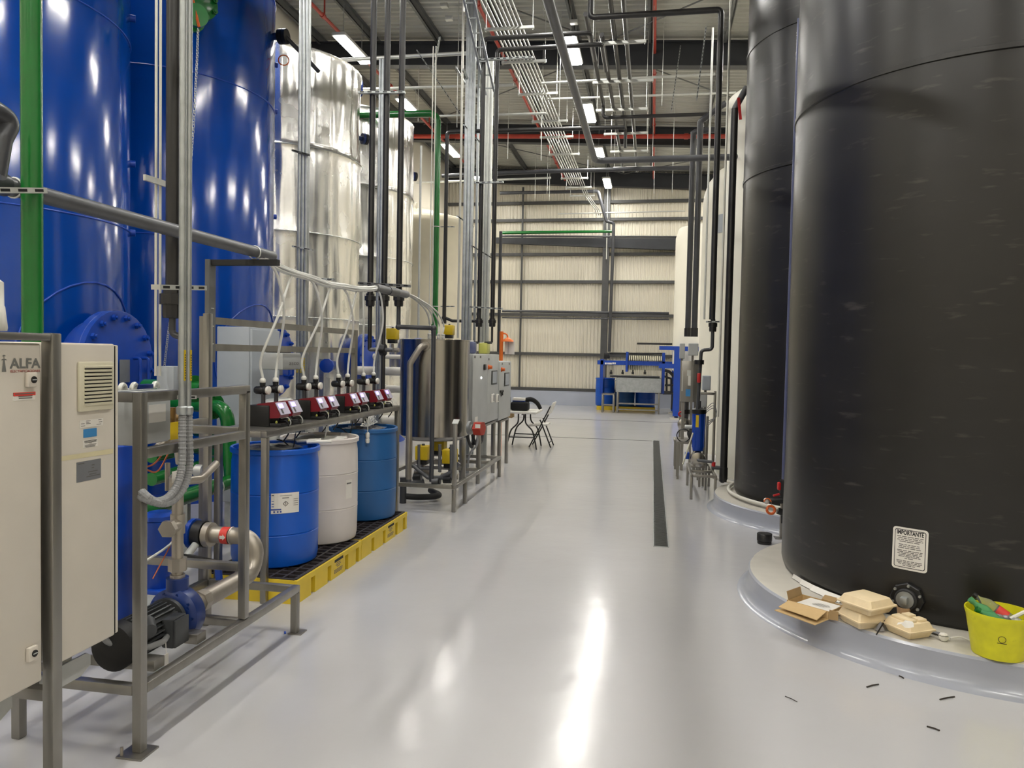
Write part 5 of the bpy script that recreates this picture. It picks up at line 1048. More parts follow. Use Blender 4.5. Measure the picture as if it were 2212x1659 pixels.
st2 = thing('step_stand', 'small tube stand beside the drip tray trolley', 'stand', (-1.3, yq, 0)); xa_, xc_ = Q2(1301, 870).x, Q2(1325, 870).x
for x in (xa_, xc_):
    for y in (yq, yq+0.5): post(x, y, 0, 0.5, 'leg', st2, 0.045)
MB().bb(xa_-0.02, xc_+0.02, yq-0.02, yq+0.52, 0.5, 0.54).part('deck', 'stainless', st2); MB().bb(xa_, xc_, yq-0.01, yq+0.02, 0.2, 0.24).part('rail', 'stainless', st2)
for k, px in enumerate((1320, 1345, 1367, 1393)): p = Q(px, 806); q = MB(); q.box(p, (0.07, 0.06, 0.07)); q.lathe([(0.02, 0), (0.02, 0.06)], p+Vector((0,0,0.03)), ZD, 8); q.part('drain_cock', 'black_plastic', fp)
MB().cyl(Q(1318, 812), Q(1425, 815), 0.03).part('drain_header', 'pvc_dark', fp)
# drums and pallets behind the press
for k, (px, m) in enumerate(((1307, 'drum_blue'), (1350, 'drum_blue_dull'), (1394, 'drum_blue'))):
    p = GY(px, 850, 23.1); drum(p.x, 23.1, m, 'blue drum standing behind the filter press, %s from the left' % NUM[k], 0.12, 0.95 if k == 0 else 0.9, 0.29, 28)
pallet(22.75, 23.42, 'small yellow spill pallet under the drums at the left of the filter press', GY(1336, 880, 23.0).x, GY(1290, 880, 23.0).x, 0.12); pallet(22.75, 23.42, 'small yellow spill pallet under the drums behind the drip tray', GY(1415, 880, 23.0).x, GY(1338, 880, 23.0).x, 0.12)
# dark pipework right of the press
dp = thing('press_feed_pump', 'dark feed pump pipework between the filter press and the cone tank', 'pump', GY(1445, 830, FY)); 
for pts in ([(1440, 805), (1440, 845)], [(1432, 812), (1450, 818), (1450, 850)], [(1436, 832), (1456, 832)], [(1432, 850), (1462, 850)]): MB().tube([Q(*p) for p in pts], 0.03, 10, 0.05).part('pipe', 'pvc_black', dp)
MB().tube([Q(1436, 800), Q(1446, 803), Q(1463, 820)], 0.045, 10).part('outlet_pipe', 'pvc_black', dp); MB().tube([Q(1453, 850), Q(1450, 884)], 0.02, 8).part('prop', 'pvc_black', dp)
for pts, r, lb in (([(1316, 763), (1432, 764)], 0.03, 'dark pipe running above the filter press, lower of two'), ([(1376, 742), (1452, 743)], 0.03, 'dark pipe running above the filter press, upper of two')): MB().tube([GY(p[0], p[1], 23.6) for p in pts], r, 10).thing('wall_pipe', 'pvc_black', lb, 'pipe')
# ---------------------------------------------------------------- risers in the middle of the left side
def post_strut(px, py, Y, y0, y1, wpx, label, m='galv', dy=0.05):
    p = GY(px, py, Y); d = (p-CAM).dot(fw); w_ = wpx*d/F
    za = ZAT(p.x, p.y, y0) if y0 is not None else zroof(p.x)-0.66; zb = ZAT(p.x, p.y, y1) if y1 is not None else 0.0
    t = thing('support_post', label, 'post', (p.x, p.y, zb))
    q = MB(); n = 3 if wpx > 14 else 2; s = w_/n
    for k in range(n): MB().rbox((p.x-w_/2+s*(k+0.5), p.y, (za+zb)/2), (s*0.94, dy, za-zb), 0.004).part('channel', m, t)
    return t, p, za, zb
t, p, za, zb = post_strut(655, 500, 7.0, None, None, 24, 'broad galvanized channel post in front of the first silver tank')
for i in range(3): lines(t, 'yellow_print', 'yellow_act', (p.x-0.045+0.035*i, p.y-0.028, ZAT(p.x, p.y, 805)), XD, ZD, [(0, 0.018, 0.0+k*0.022) for k in range(7)], 0.013)
strut('post_bracket', GY(632, 325, 6.95), GY(668, 335, 6.95), 'small slotted bracket on the broad galvanized post, high up', 0.035, 'grille_dark'); strut('post_bracket', GY(652, 602, 6.95), GY(722, 604, 6.95), 'slotted bracket on the broad galvanized post under the hose bundle', 0.04)
strut('post_bracket', GY(632, 532, 6.95), GY(675, 540, 6.95), 'small bracket on the broad galvanized post at mid height', 0.03)
post_strut(821, 500, 8.9, 128, None, 12, 'galvanized channel post behind the three black risers'); 
t, p, za, zb = post_strut(1013, 400, 9.9, None, None, 22, 'broad galvanized channel post left of the grey cabinets, bright face'); post_strut(1052, 400, 10.3, 128, None, 20, 'broad galvanized channel post behind the pair of black risers', 'galv_light')
post_strut(1029, 500, 11.5, 60, None, 5, 'slim galvanized post between the two broad posts')
# three black risers
Y3 = 7.4; tops = (None, None, None)
r3 = []
for i, px in enumerate((803, 833, 865)):
    t, p, za, zb = vpipe('black_riser', px, 400, None, 650, 0.031, 'pvc_black', 'black riser in front of the silver tanks, %s of three' % ('left', 'middle', 'right')[i], Y=Y3, group='three black risers'); r3.append(t); zu = ZAT(p.x, p.y, 648); union(t, p, zu, 0.031, h=0.13)
    zq = ZAT(p.x, p.y, (755, 868, 706)[i]); MB().cyl((p.x, p.y, zu-0.05), (p.x, p.y, zq), 0.021).part('lower_pipe', 'pvc_black' if i < 2 else 'pvc_dark', t)
    if i == 2:
        e = GY(937, 712, Y3); zq2 = zq; MB().tube([(p.x, p.y, zq+0.05), (p.x, p.y, zq2), (e.x, Y3, zq2-0.008), (e.x, Y3, ZAT(e.x, Y3, 1040))], 0.023, 14, 0.04).part('drop_pipe', 'pvc_dark', t)
        for c in ((p.x, p.y, zq2), (e.x, Y3, zq2-0.008)): MB().sphere(c, 0.032, 12, 8).part('elbow', 'pvc_dark', t)
        MB().cyl((e.x, Y3, ZAT(e.x, Y3, 1040)), (e.x+0.06, Y3+0.02, ZAT(e.x, Y3, 1040)), 0.035).part('end_cap', 'pvc_dark', t)
    if i == 0: MB().tube([(p.x, p.y, zq+0.02), (p.x, p.y, zq), (p.x+0.25, p.y, zq)], 0.021, 12, 0.03).part('elbow_pipe', 'pvc_grey', t); MB().lathe([(0.06, 0), (0.06, 0.05)], (p.x+0.12, p.y, zq), XD, 16).part('flange', 'black_plastic', t)
strut('riser_bracket', GY(775, 200, Y3-0.05), GY(875, 200, Y3-0.05), 'slotted bracket across the three black risers near the ceiling', 0.042, 'galv'); strut('riser_bracket', GY(775, 612, Y3-0.05), GY(886, 618, Y3-0.05), 'slotted bracket across the three black risers at the hose sleeve', 0.05, 'pvc_grey')
# green line 2
YG = 12.0; e = GY(946, 245, YG); zt = e.z; g = thing('green_riser', 'green pipe bending down from behind the silver tanks to the stainless tank', 'pipe', (e.x, YG, zt))
MB().tube([(-4.86, YG, zt+0.02), (e.x, YG, zt), (e.x, YG, ZAT(e.x, YG, 725))], 0.054, 20, 0.14, 8).part('pipe', 'green_pipe', g)
for yy in (490, 662): MB().torus((e.x, YG, ZAT(e.x, YG, yy)), 0.058, 0.007, ZD, 20, 6).part('clamp', 'galv_light', g); 
for yy, nm in ((490, 'upper'), (662, 'lower')): strut('riser_bracket', GY(952, yy, YG), GY(982, yy, YG), 'short slotted bracket beside the green bending pipe, %s' % nm, 0.03, 'galv')
# black pipe with ceiling run
YK = 10.6; e = GY(966, 290, YK); k = thing('black_riser', 'slim black riser with a ceiling run beside the green bending pipe', 'pipe', (e.x, YK, e.z)); f = GY(1350, 275, YK)
MB().tube([(f.x, YK, f.z), (e.x, YK, f.z+0.02), (e.x, YK, ZAT(e.x, YK, 690))], 0.028, 14, 0.05).part('pipe', 'pvc_black', k)
z = ZAT(e.x, YK, 690); MB().tube([(e.x, YK, z+0.03), (e.x+0.12, YK, z-0.02), (e.x+0.55, YK, z-0.02)], 0.022, 10, 0.04).part('low_run', 'pvc_black', k); MB().cyl((e.x, YK, z-0.06), (e.x, YK, z+0.04), 0.034).part('tee', 'pvc_black', k)
for i, px in enumerate((930, 936)): vpipe('conduit', px, 500, 100, 700, 0.008, 'conduit_white', 'thin steel conduit left of the green bending pipe, %s of a pair' % ('left', 'right')[i], 'conduit', Y=9.8, n=8, group='pair of thin conduits by the green pipe')
vpipe('conduit', 907, 500, 315, 730, 0.016, 'galv_light', 'pale conduit in front of the cream tank', 'conduit', Y=10.2, n=10); vpipe('conduit', 993, 500, None, 730, 0.016, 'conduit_white', 'slim pale conduit left of the broad galvanized post', 'conduit', Y=10.1, n=10)
for a, b, nm in (((988, 467), (1022, 490), 'upper'), ((1018, 530), (1062, 557), 'lower')): strut('post_bracket', GY(*a, 9.85), GY(*b, 10.15), 'slanting slotted bracket on the broad galvanized posts, %s' % nm, 0.035, 'galv')
# pair of black risers A and B with ceiling runs
YAB = 9.7
for i, (px, yt, xr, yr) in enumerate(((1040, 84, 1275, 72), (1069, 108, 1300, 92))):
    Yp = YAB+0.12*i; p = GY(px, 400, Yp); b = GY(px+3, yt, Yp); c = GY(xr, yr, Yp); zc = b.z
    t = thing('black_riser', 'black riser by the grey cabinets, joining the ceiling pipes, %s of two' % ('left', 'right')[i], 'pipe', (p.x, Yp, zc), group='pair of black risers by the cabinets')
    MB().tube([(c.x, Yp+0.9, zc), (c.x, Yp, zc), (p.x, Yp, zc), (p.x, Yp, ZAT(p.x, Yp, 690))], 0.029, 14, 0.05).part('pipe', 'pvc_black', t); zu = ZAT(p.x, Yp, 697); union(t, p, zu, 0.029, h=0.11)
    MB().tube([(p.x, Yp, zu-0.04), (p.x, Yp, ZAT(p.x, Yp, 740))], 0.014, 10).part('lower_pipe', 'pvc_black', t)
    MB().tube([(p.x, Yp, ZAT(p.x, Yp, 740)), (p.x-0.2+0.1*i, Yp, ZAT(p.x, Yp, 741))], 0.018, 10).part('cross_pipe', 'pvc_black', t)
strut('riser_bracket', GY(1030, 130, 9.65), GY(1152, 124, 9.65), 'slotted bracket across the pair of black risers near the ceiling', 0.045, 'galv'); strut('riser_bracket', GY(1026, 395, 9.65), GY(1088, 393, 9.65), 'slotted bracket across the pair of black risers at mid height', 0.04, 'galv'); strut('riser_bracket', GY(1012, 663, 9.65), GY(1086, 667, 9.65), 'slotted bracket across the pair of black risers above their unions', 0.04, 'galv')
vpipe('wall_riser', 1080, 600, 500, 760, 0.03, 'pvc_dark', 'grey riser with a top elbow against the ribbed wall, left', Y=13.5)
# ---------------------------------------------------------------- ceiling services
ZC = 6.3
for k in range(8):
    x = -2.37+0.058*k; y1 = 22.4 if k in (5, 6, 7) else 21.0; c = thing('ceiling_conduit', 'thin silver conduit in the long ceiling bundle, %s from the left' % NUM[k], 'conduit', (x, 12, ZC), group='bundle of ceiling conduits')
    pts = [(x, -4.5, ZC), (x, y1, ZC)]
    if k in (5, 6, 7): pts += [(x+0.25, y1+0.9, ZC-0.25), (x+0.25, y1+1.5, ZC-0.3)]
    MB().tube(pts, 0.0135, 8, 0.15).part('pipe', 'galv_light', c)
ys = [10.85, 12.1, 13.6, 15.2, 16.3, 17.7, 20.1, 21.2, 22.3, 9.4, 8.0, 6.6]
def trapeze(x0, x1, y, z, i, label, grp):
    t = thing('trapeze_hanger', label, 'hanger', ((x0+x1)/2, y, z)); MB().bb(x0, x1, y-0.02, y+0.02, z-0.04, z).part('channel', 'galv_light', t)
    for x in (x0+0.02, x1-0.02): MB().tube([(x, y, z-0.06), (x, y, zroof(x)-0.14)], 0.006, 6).part('rod', 'galv_light', t)
    t['group'] = grp
for i, y in enumerate(sorted(ys)): trapeze(-2.5, -1.78, y, ZC-0.014, i, 'channel hanger under the silver conduit bundle, number %s from the near end' % ('one','two','three','four','five','six','seven','eight','nine','ten','eleven','twelve')[i], 'hangers of the conduit bundle')
ZK = 6.0
def cpipe(pts, r, m, label, bend=0.07, grp=None, cat='pipe', nm='ceiling_pipe'):
    t = thing(nm, label, cat, pts[0]); MB().tube(pts, r, 14, bend).part('pipe', m, t)
    if grp: t['group'] = grp
    return t
g4 = 'black ceiling pipes on hangers'
cpipe([(-0.63, -4, ZK), (-0.63, 15.0, ZK), (-0.63, 15.05, ZK-0.35)], 0.032, 'pvc_black', 'black ceiling pipe on the channel hangers, third from the left', grp=g4); cpipe([(-0.47, -4, ZK), (-0.47, 18.4, ZK)], 0.032, 'pvc_black', 'black ceiling pipe on the channel hangers, rightmost', grp=g4)
a = GZ(1277, 92, ZK); b = GZ(1301, 226, ZK); cpipe([(a.x, a.y-0.9, ZK), (a.x, b.y, ZK), (a.x, b.y+0.02, ZK-0.22), (2.2, b.y+0.05, ZK-0.22)], 0.032, 'pvc_black', 'black ceiling pipe on the channel hangers, leftmost, turning toward the right-hand tanks', grp=g4)
cpipe([(-0.80, 10.6, ZK), (-0.80, 18.4, ZK)], 0.032, 'pvc_black', 'black ceiling pipe on the channel hangers, second from the left', grp=g4)
for i, (y, x0, x1) in enumerate(((10.77, -0.95, -0.2), (12.27, -1.05, -0.1), (13.65, -1.1, -0.2), (15.1, -1.05, -0.2), (16.4, -1.0, -0.2), (17.8, -1.0, -0.1), (9.2, -0.95, -0.2), (7.7, -0.95, -0.2))): trapeze(x0, x1, y, ZK-0.033, i, 'channel hanger under the black ceiling pipes, %s' % ('nearest beyond the broad riser bracket', 'second beyond the riser bracket', 'third beyond the riser bracket', 'fourth beyond the riser bracket', 'fifth beyond the riser bracket', 'last before the dark cross pipe', 'nearer the viewer than the riser bracket', 'nearest the viewer')[i], 'hangers of the black pipes')
# pipe at upper right going to the black tank
YR = 8.9; a = GY(1275, 38, YR); b = GY(1547, 400, YR); q = cpipe([(a.x, YR-1.5, a.z+0.6), (a.x, YR, a.z+0.35), (a.x, YR, a.z), (b.x, YR, a.z-0.0), (b.x, YR, ZAT(b.x, YR, 690))], 0.034, 'pvc_black', 'black pipe from the ceiling turning down beside the black tanks, with a union', 0.05)
p = Vector((b.x, YR, 0)); 
# long grey pipe over the aisle
YH = 10.55; zg = 4.28; cpipe([(-0.845, -3.0, zg), (-0.845, YH, zg), (1.08, YH, zg)], 0.043, 'pvc_grey', 'long grey pipe over the aisle turning right toward the tanks', 0.12)
# other cross runs
for pts, r, m, lb in (([GY(955, 380, 16.5), GY(1180, 370, 16.5), GY(1500, 362, 16.5)], 0.045, 'pvc_dark', 'dark pipe crossing the hall high up in front of the last rafter'), ([GY(690, 132, 11.5), GY(1010, 115, 11.5)], 0.03, 'galv_light', 'pale strut pipe crossing above the silver tanks, front'), ([GY(780, 193, 12.5), GY(1110, 183, 12.5)], 0.025, 'galv_light', 'pale strut pipe crossing above the silver tanks, middle'), ([GY(1170, 180, 13.0), GY(1545, 160, 13.0)], 0.022, 'galv_light', 'pale conduit crossing the aisle near the ceiling, front'), ([GY(1180, 214, 14.0), GY(1590, 200, 14.0)], 0.02, 'galv_light', 'pale conduit crossing the aisle near the ceiling, rear'), ([GY(900, 395, 18.0), GY(1190, 384, 18.0)], 0.025, 'galv_light', 'pale conduit crossing in front of the ribbed wall top'), ([GY(780, 255, 13.0), GY(1180, 245, 13.0)], 0.02, 'galv_light', 'pale conduit crossing above the second silver tank'), ([GY(1085, 503, 23.5), GY(1325, 500, 23.5)], 0.045, 'green_pipe', 'green pipe along the ribbed back wall'), ([GY(1080, 417, 23.3), GY(1292, 413, 23.3), GY(1310, 478, 23.3), GY(1326, 482, 23.3), GY(1316, 760, 23.3)], 0.05, 'pvc_dark', 'dark pipe stepping down the back wall to the filter press'), ([GY(1205, 462, 23.4), GY(1480, 456, 23.4)], 0.02, 'galv_light', 'thin pale conduit on the back wall above the green pipe'), ([GY(1085, 510, 23.4), GY(1500, 512, 23.4)], 0.03, 'pvc_dark', 'dark pipe under the green pipe on the back wall'), ([GY(1085, 672, 23.6), GY(1445, 677, 23.6)], 0.04, 'pvc_dark', 'dark pipe along the back wall at mid height, upper'), ([GY(1085, 686, 23.6), GY(1445, 690, 23.6)], 0.022, 'pvc_dark', 'dark pipe along the back wall at mid height, lower'), ([GY(1313, 400, 24.0), GY(1310, 560, 24.0)], 0.02, 'galv_light', 'pale conduit running down the back wall column')):
    cpipe([tuple(v) for v in pts], r, m, lb, 0.08)
# red sprinkler lines
for x, y0, y1, lb in ((-0.11, -4, 24.0, 'red sprinkler pipe running straight above the drain side of the aisle'), (-2.86, -4, 24.0, 'red sprinkler pipe above the silver conduit bundle'), (-5.49, -4, 23.0, 'red sprinkler pipe above the left-hand tanks')):
    t = cpipe([(x, y0, 7.12), (x, y1, 7.12)], 0.03, 'red_pipe', lb, nm='sprinkler_pipe')
    for k in range(7): yy = 2.0+k*3.3; MB().cyl((x, yy, 7.12), (x, yy+0.08, 7.12), 0.042, n=12).part('coupling', 'red_pipe', t)
    for k in range(5): yy = 9+k*3.0; MB().tube([(x, yy, 7.12), (x, yy, 7.4)], 0.014, 8).part('sprinkler_drop', 'red_pipe', t)
t = cpipe([(-6.6, 18.7, 7.10), (4.4, 18.7, 6.75)], 0.055, 'red_pipe', 'thick red sprinkler main crossing the hall under the rafter', nm='sprinkler_main')
for k in range(4): x = -5+k*2.8; MB().cyl((x, 18.7, 7.05-0.0318*(x+5)), (x+0.1, 18.7, 7.047-0.0318*(x+5)), 0.07, n=14).part('coupling', 'red_pipe', t)
# drop rods and sloping tray struts
rnd = random.Random(4)
for i in range(14):
    x = rnd.uniform(-4.6, 1.2); y = rnd.uniform(11, 22); L = rnd.choice((0.5, 0.9, 1.5, 2.2)); t = MB(); t.tube([(x, y, zroof(x)-0.1), (x, y, zroof(x)-0.1-L)], 0.006, 6)
    t.thing('hanger_rod', 'galv_light', 'thin threaded rod hanging from the roof', 'rod', group='loose hanger rods')
for i, (a, b, Y) in enumerate((((900, 108), (1000, 255), 11.0), ((1000, 150), (1030, 210), 9.6), ((1002, 270), (1062, 335), 9.8), ((985, 145), (1020, 205), 10.2), ((950, 80), (935, 170), 11.5), ((1505, 215), (1525, 60), 9.0), ((1450, 240), (1470, 100), 12.0))): strut('diagonal_strut', GY(*a, Y), GY(*b, Y+0.9), 'slanting galvanized strut below the roof, %s counted from the silver tanks' % NUM[i], 0.03, 'galv')
# cable tray rungs above (near top)
tr = thing('cable_ladder', 'steel cable ladder climbing through the roof space beside the conduit bundle', 'ladder', GY(1020, 60, 9.6)); a, b = GY(1000, -10, 9.0), GY(1050, 205, 10.0); a2, b2 = a+Vector((0.12,0,0)), b+Vector((0.12,0,0)); MB().bar(a, b, 0.025).part('rail', 'galv', tr); MB().bar(a2, b2, 0.025).part('rail', 'galv', tr)
for k in range(7): f = (k+0.5)/7; MB().bar(a.lerp(b, f), a2.lerp(b2, f), 0.015).part('rung', 'galv', tr)
# junction boxes for the lights
for i, (px, py) in enumerate(((960, 12), (970, 40), (1240, 48), (690, 160))): MB().rbox(GY(px, py, 12.2), (0.12, 0.1, 0.06), 0.008).thing('ceiling_box', 'galv_light', 'small junction box in the roof space, %s' % ('top left of the conduit bundle', 'just below another box left of the conduit bundle', 'above the aisle lights', 'by the silver tank top')[i], 'box')
# ---------------------------------------------------------------- right-hand risers
for px, py, y0, y1, r, m, Y, lb in ((1492, 500, 285, 720, 0.044, 'pvc_dark', 12.0, 'dark grey riser before the white tanks, left of two'), (1506, 500, 262, 720, 0.044, 'pvc_dark', 11.6, 'dark grey riser before the white tanks, right of two')):
    t, p, za, zb = vpipe('tank_riser', px, py, y0, y1, r, m, lb, Y=Y); MB().tube([(p.x, p.y, za-0.1), (p.x, p.y, za), (p.x+0.35, p.y-0.1, za+0.22 if px > 1500 else za)], r, 14, 0.07).part('top_elbow', m, t); MB().cyl((p.x, p.y, zb-0.05), (p.x, p.y, zb+0.08), r*1.25).part('coupling', 'pvc_black', t)
t, p, za, zb = vpipe('tank_riser', 1579, 500, 235, 1040, 0.040, 'pvc_black', 'thick black riser with a red valve against the second black tank', Y=8.9)
MB().tube([(p.x, p.y, za-0.1), (p.x, p.y, za), (p.x+0.12, p.y-0.05, za+0.22)], 0.036, 12, 0.05).part('top_bend', 'pvc_grey', t); MB().bar((p.x+0.03, p.y-0.06, za+0.10), (p.x+0.06, p.y-0.06, za-0.14), 0.03, 0.012).part('valve_handle', 'red', t); MB().cyl((p.x, p.y, zb), (p.x, p.y, zb+0.16), 0.047).part('base_coupling', 'pvc_black', t)
vpipe('conduit', 1527, 500, 60, 690, 0.014, 'galv_light', 'slim white conduit in front of the white tanks, left', 'conduit', Y=10.5, n=10); t, p, za, zb = vpipe('conduit', 1563, 500, None, 900, 0.012, 'conduit_white', 'slim white conduit between the black risers and the tall white tank', 'conduit', Y=8.7, n=10)
t, p, za, zb = vpipe('tank_riser', 1546, 500, 690, 700, 0.027, 'pvc_black', 'black riser with a union ending above the right-hand pump', Y=8.9); union(t, p, ZAT(p.x, p.y, 705), 0.027, h=0.12); MB().tube([(p.x, p.y, ZAT(p.x, p.y, 715)), (p.x, p.y, ZAT(p.x, p.y, 755)), (p.x-0.12, p.y, ZAT(p.x, p.y, 757)), (p.x-0.14, p.y, ZAT(p.x, p.y, 885))], 0.02, 12, 0.04).part('tail', 'pvc_dark', t)
p2 = Vector((p.x-0.14, p.y)); MB().lathe([(0.055, 0), (0.055, 0.05)], (p2.x, p2.y, ZAT(p2.x, p2.y, 787)), ZD, 20).part('flange', 'black_plastic', t); MB().cyl((p2.x, p2.y, ZAT(p2.x, p2.y, 826)), (p2.x, p2.y, ZAT(p2.x, p2.y, 806)), 0.03).part('ball_valve', 'pvc_black', t); MB().rbox((p2.x, p2.y-0.045, ZAT(p2.x, p2.y, 816)), (0.04, 0.03, 0.11), 0.01).part('valve_handle', 'red', t)
strut('riser_bracket', GY(1525, 695, 8.85), GY(1557, 695, 8.85), 'small slotted bracket on the black riser above the right-hand pump', 0.035, 'galv')
p = GX(1700, 700, 1.0); t, p, za, zb = vpipe('sight_tube', 1701, 800, 40, 1035, 0.016, 'cloudy_blue', 'clear bluish level tube running up the nearest black tank', Y=6.2, n=12)
# valve station between the black tanks
vs_ = thing('valve_station', 'red-handled valves on a steel upright between the two black tanks', 'valve', (p.x, p.y, 0)); Q = lambda x, y: GY(x, y, 6.25)
b = GZ(1688, 1163, 0.0); MB().rbox((b.x, b.y, ZAT(b.x, b.y, 1090)/2), (0.035, 0.035, ZAT(b.x, b.y, 1080)), 0.003).part('upright', 'stainless', vs_); MB().bb(b.x-0.06, b.x+0.05, b.y-0.05, b.y+0.05, 0, 0.006).part('foot_plate', 'stainless', vs_)
Q = lambda x, y: GY(x, y, b.y-0.02); MB().cyl(Q(1693, 1075), Q(1693, 1037), 0.035).part('union', 'black_plastic', vs_); MB().rbox(Q(1683, 1050), (0.03, 0.05, 0.07), 0.01).part('valve_handle', 'red', vs_); MB().cyl(Q(1665, 1083), Q(1692, 1080), 0.03).part('ball_valve', 'black_plastic', vs_); MB().bar(Q(1670, 1071), Q(1684, 1067), 0.03, 0.012).part('valve_handle', 'red', vs_)
MB().cyl(Q(1680, 1103), Q(1692, 1108), 0.03).part('lower_valve', 'black_plastic', vs_); MB().cyl(Q(1692, 1100), Q(1692, 1130), 0.02).part('stub', 'black_plastic', vs_)
MB().torus(Q(1664, 1100)-Vector((0,0.03,0)), 0.034, 0.012, (0.1,-1,0.2), 20, 8).thing('rope_ring', 'orange', 'orange coil ring hanging from the valve between the black tanks', 'ring'); MB().torus(Q(1657, 1083)-Vector((0,0.03,0)), 0.03, 0.006, (0.1,-1,0.2), 16, 6, 0, math.pi).thing('clip_ring', 'orange', 'small orange clip on the white hose end between the black tanks', 'clip'); MB().lathe([(0.02, 0), (0.026, 0.015), (0.016, 0.045)], Q(1658, 1086), (-0.4,-0.3,0.6), 10).thing('hose_end', 'plastic_white', 'white cone hose end in front of the second black tank', 'fitting')
pts = []
for k in range(15): a = math.pi*(0.86+0.52*k/14); pts.append((XRT+1.16*math.cos(a), 8.35+1.16*math.sin(a), 0.20))
MB().tube([Vector((0.72, 8.95, 0.24))]+pts, 0.018, 10).thing('ring_pipe', 'pvc_white', 'pale pipe bent around the foot of the second black tank', 'pipe')
# ---------------------------------------------------------------- right-hand pump skid
t = RS = thing('small_pump_skid', 'low stainless tube stand for the small pump on the right', 'skid', (0.6, 9.0, 0)); xa_, xc_, ya_, yc_ = 0.473, 0.735, 8.79, 9.75; zr = 0.285
for x in (xa_, xc_):
    for y in (ya_, yc_): post(x, y, 0, zr-0.03, 'leg', t, 0.03)
    railY(x, ya_-0.015, yc_+0.015, zr, 'rail', t, 0.03)
for y in (ya_, 9.15, yc_): railX(xa_+0.015, xc_-0.015, y, zr, 'cross_rail', t, 0.03)
post(xc_+0.0, 9.2, zr, ZAT(xc_, 9.2, 845), 'upright', t, 0.03); post(xc_-0.06, 9.45, 0.0, ZAT(xc_, 9.4, 900), 'upright', t, 0.03); railX(xa_+0.1, xc_, 9.2, ZAT(xc_, 9.2, 848), 'arm', t, 0.03)
pm = thing('stainless_pump', 'small round stainless pump under the blue filter housing', 'pump', (0.6, 9.1, zr)); c = GY(1508, 993, 9.05)
MB().lathe([(0.05, -0.02), (0.085, -0.01), (0.09, 0.06), (0.075, 0.09), (0.07, 0.30), (0.02, 0.31)], c, YD, 28).part('body', 'stainless_tank', pm); MB().tube([c+Vector((0,-0.02,0)), c+Vector((0.0,-0.07,0)), c+Vector((0.16,-0.07,-0.01))], 0.018, 10, 0.03).part('suction_pipe', 'pvc_grey', pm); MB().rbox(c+Vector((0,0.15,-0.088)), (0.16, 0.25, 0.025), 0.004).part('foot', 'stainless', pm); MB().rbox(c+Vector((-0.12,0.12,0.03)), (0.05, 0.1, 0.08), 0.008).part('capacitor_box', 'blue_steel', pm)
MB().cyl(c+Vector((0.17,-0.07,-0.06)), c+Vector((0.17,-0.07,-0.01)), 0.022).part('valve', 'red', pm); MB().tube([c+Vector((0.15,-0.07,-0.07)), c+Vector((0.28,-0.05,-0.08)), c+Vector((0.28,0.0,-0.25))], 0.024, 12, 0.04).part('drain_pipe', 'pvc_grey', pm)
fh = thing('filter_housing', 'blue cartridge filter housing with a yellow label and black cap', 'filter', (0.56, 9.2, 0.5)); a = GY(1510, 888, 9.15); z0 = ZAT(a.x, a.y, 975); R = 0.073
MB().lathe([(R*0.55, z0), (R*0.86, z0+0.01), (R*0.93, z0+0.05), (R, a.z-0.03)], (a.x, a.y, 0), ZD, 28).part('sump', 'blue_steel', fh); MB().lathe([(R*1.12, a.z-0.03), (R*1.18, a.z-0.02), (R*1.15, a.z+0.02), (R*0.5, a.z+0.04)], (a.x, a.y, 0), ZD, 28).part('cap', 'black_plastic', fh)
for k in range(8): an = k*math.pi/4+0.2; MB().bar((a.x+R*0.95*math.cos(an), a.y+R*0.95*math.sin(an), z0+0.05), (a.x+R*1.02*math.cos(an), a.y+R*1.02*math.sin(an), a.z-0.03), 0.008).part('rib', 'blue_steel', fh)
sticker(fh, a.x, a.y, R*1.01, -2.15, -1.62, ZAT(a.x, a.y, 922), ZAT(a.x, a.y, 896), 'yellow_act', 'label', 0.001); MB().tube([(a.x, a.y, a.z+0.03), (a.x, a.y, a.z+0.12)], 0.022, 12).part('inlet', 'pvc_dark', fh)
for k in range(3): MB().tube(spline([(a.x+0.07, a.y, a.z+0.02-0.02*k), (a.x+0.16, a.y-0.02, a.z+0.10-0.03*k), (a.x+0.20, a.y, a.z-0.05), (a.x+0.1, a.y+0.02, a.z-0.12-0.03*k)], 6), 0.005, 6).part('wire', 'flex_grey', fh)
MB().tube([GY(1497, 935, 9.0), GY(1475, 1003, 9.0)], 0.009, 8).thing('wooden_stick', 'stick', 'pale stick leaning by the blue filter housing', 'stick')
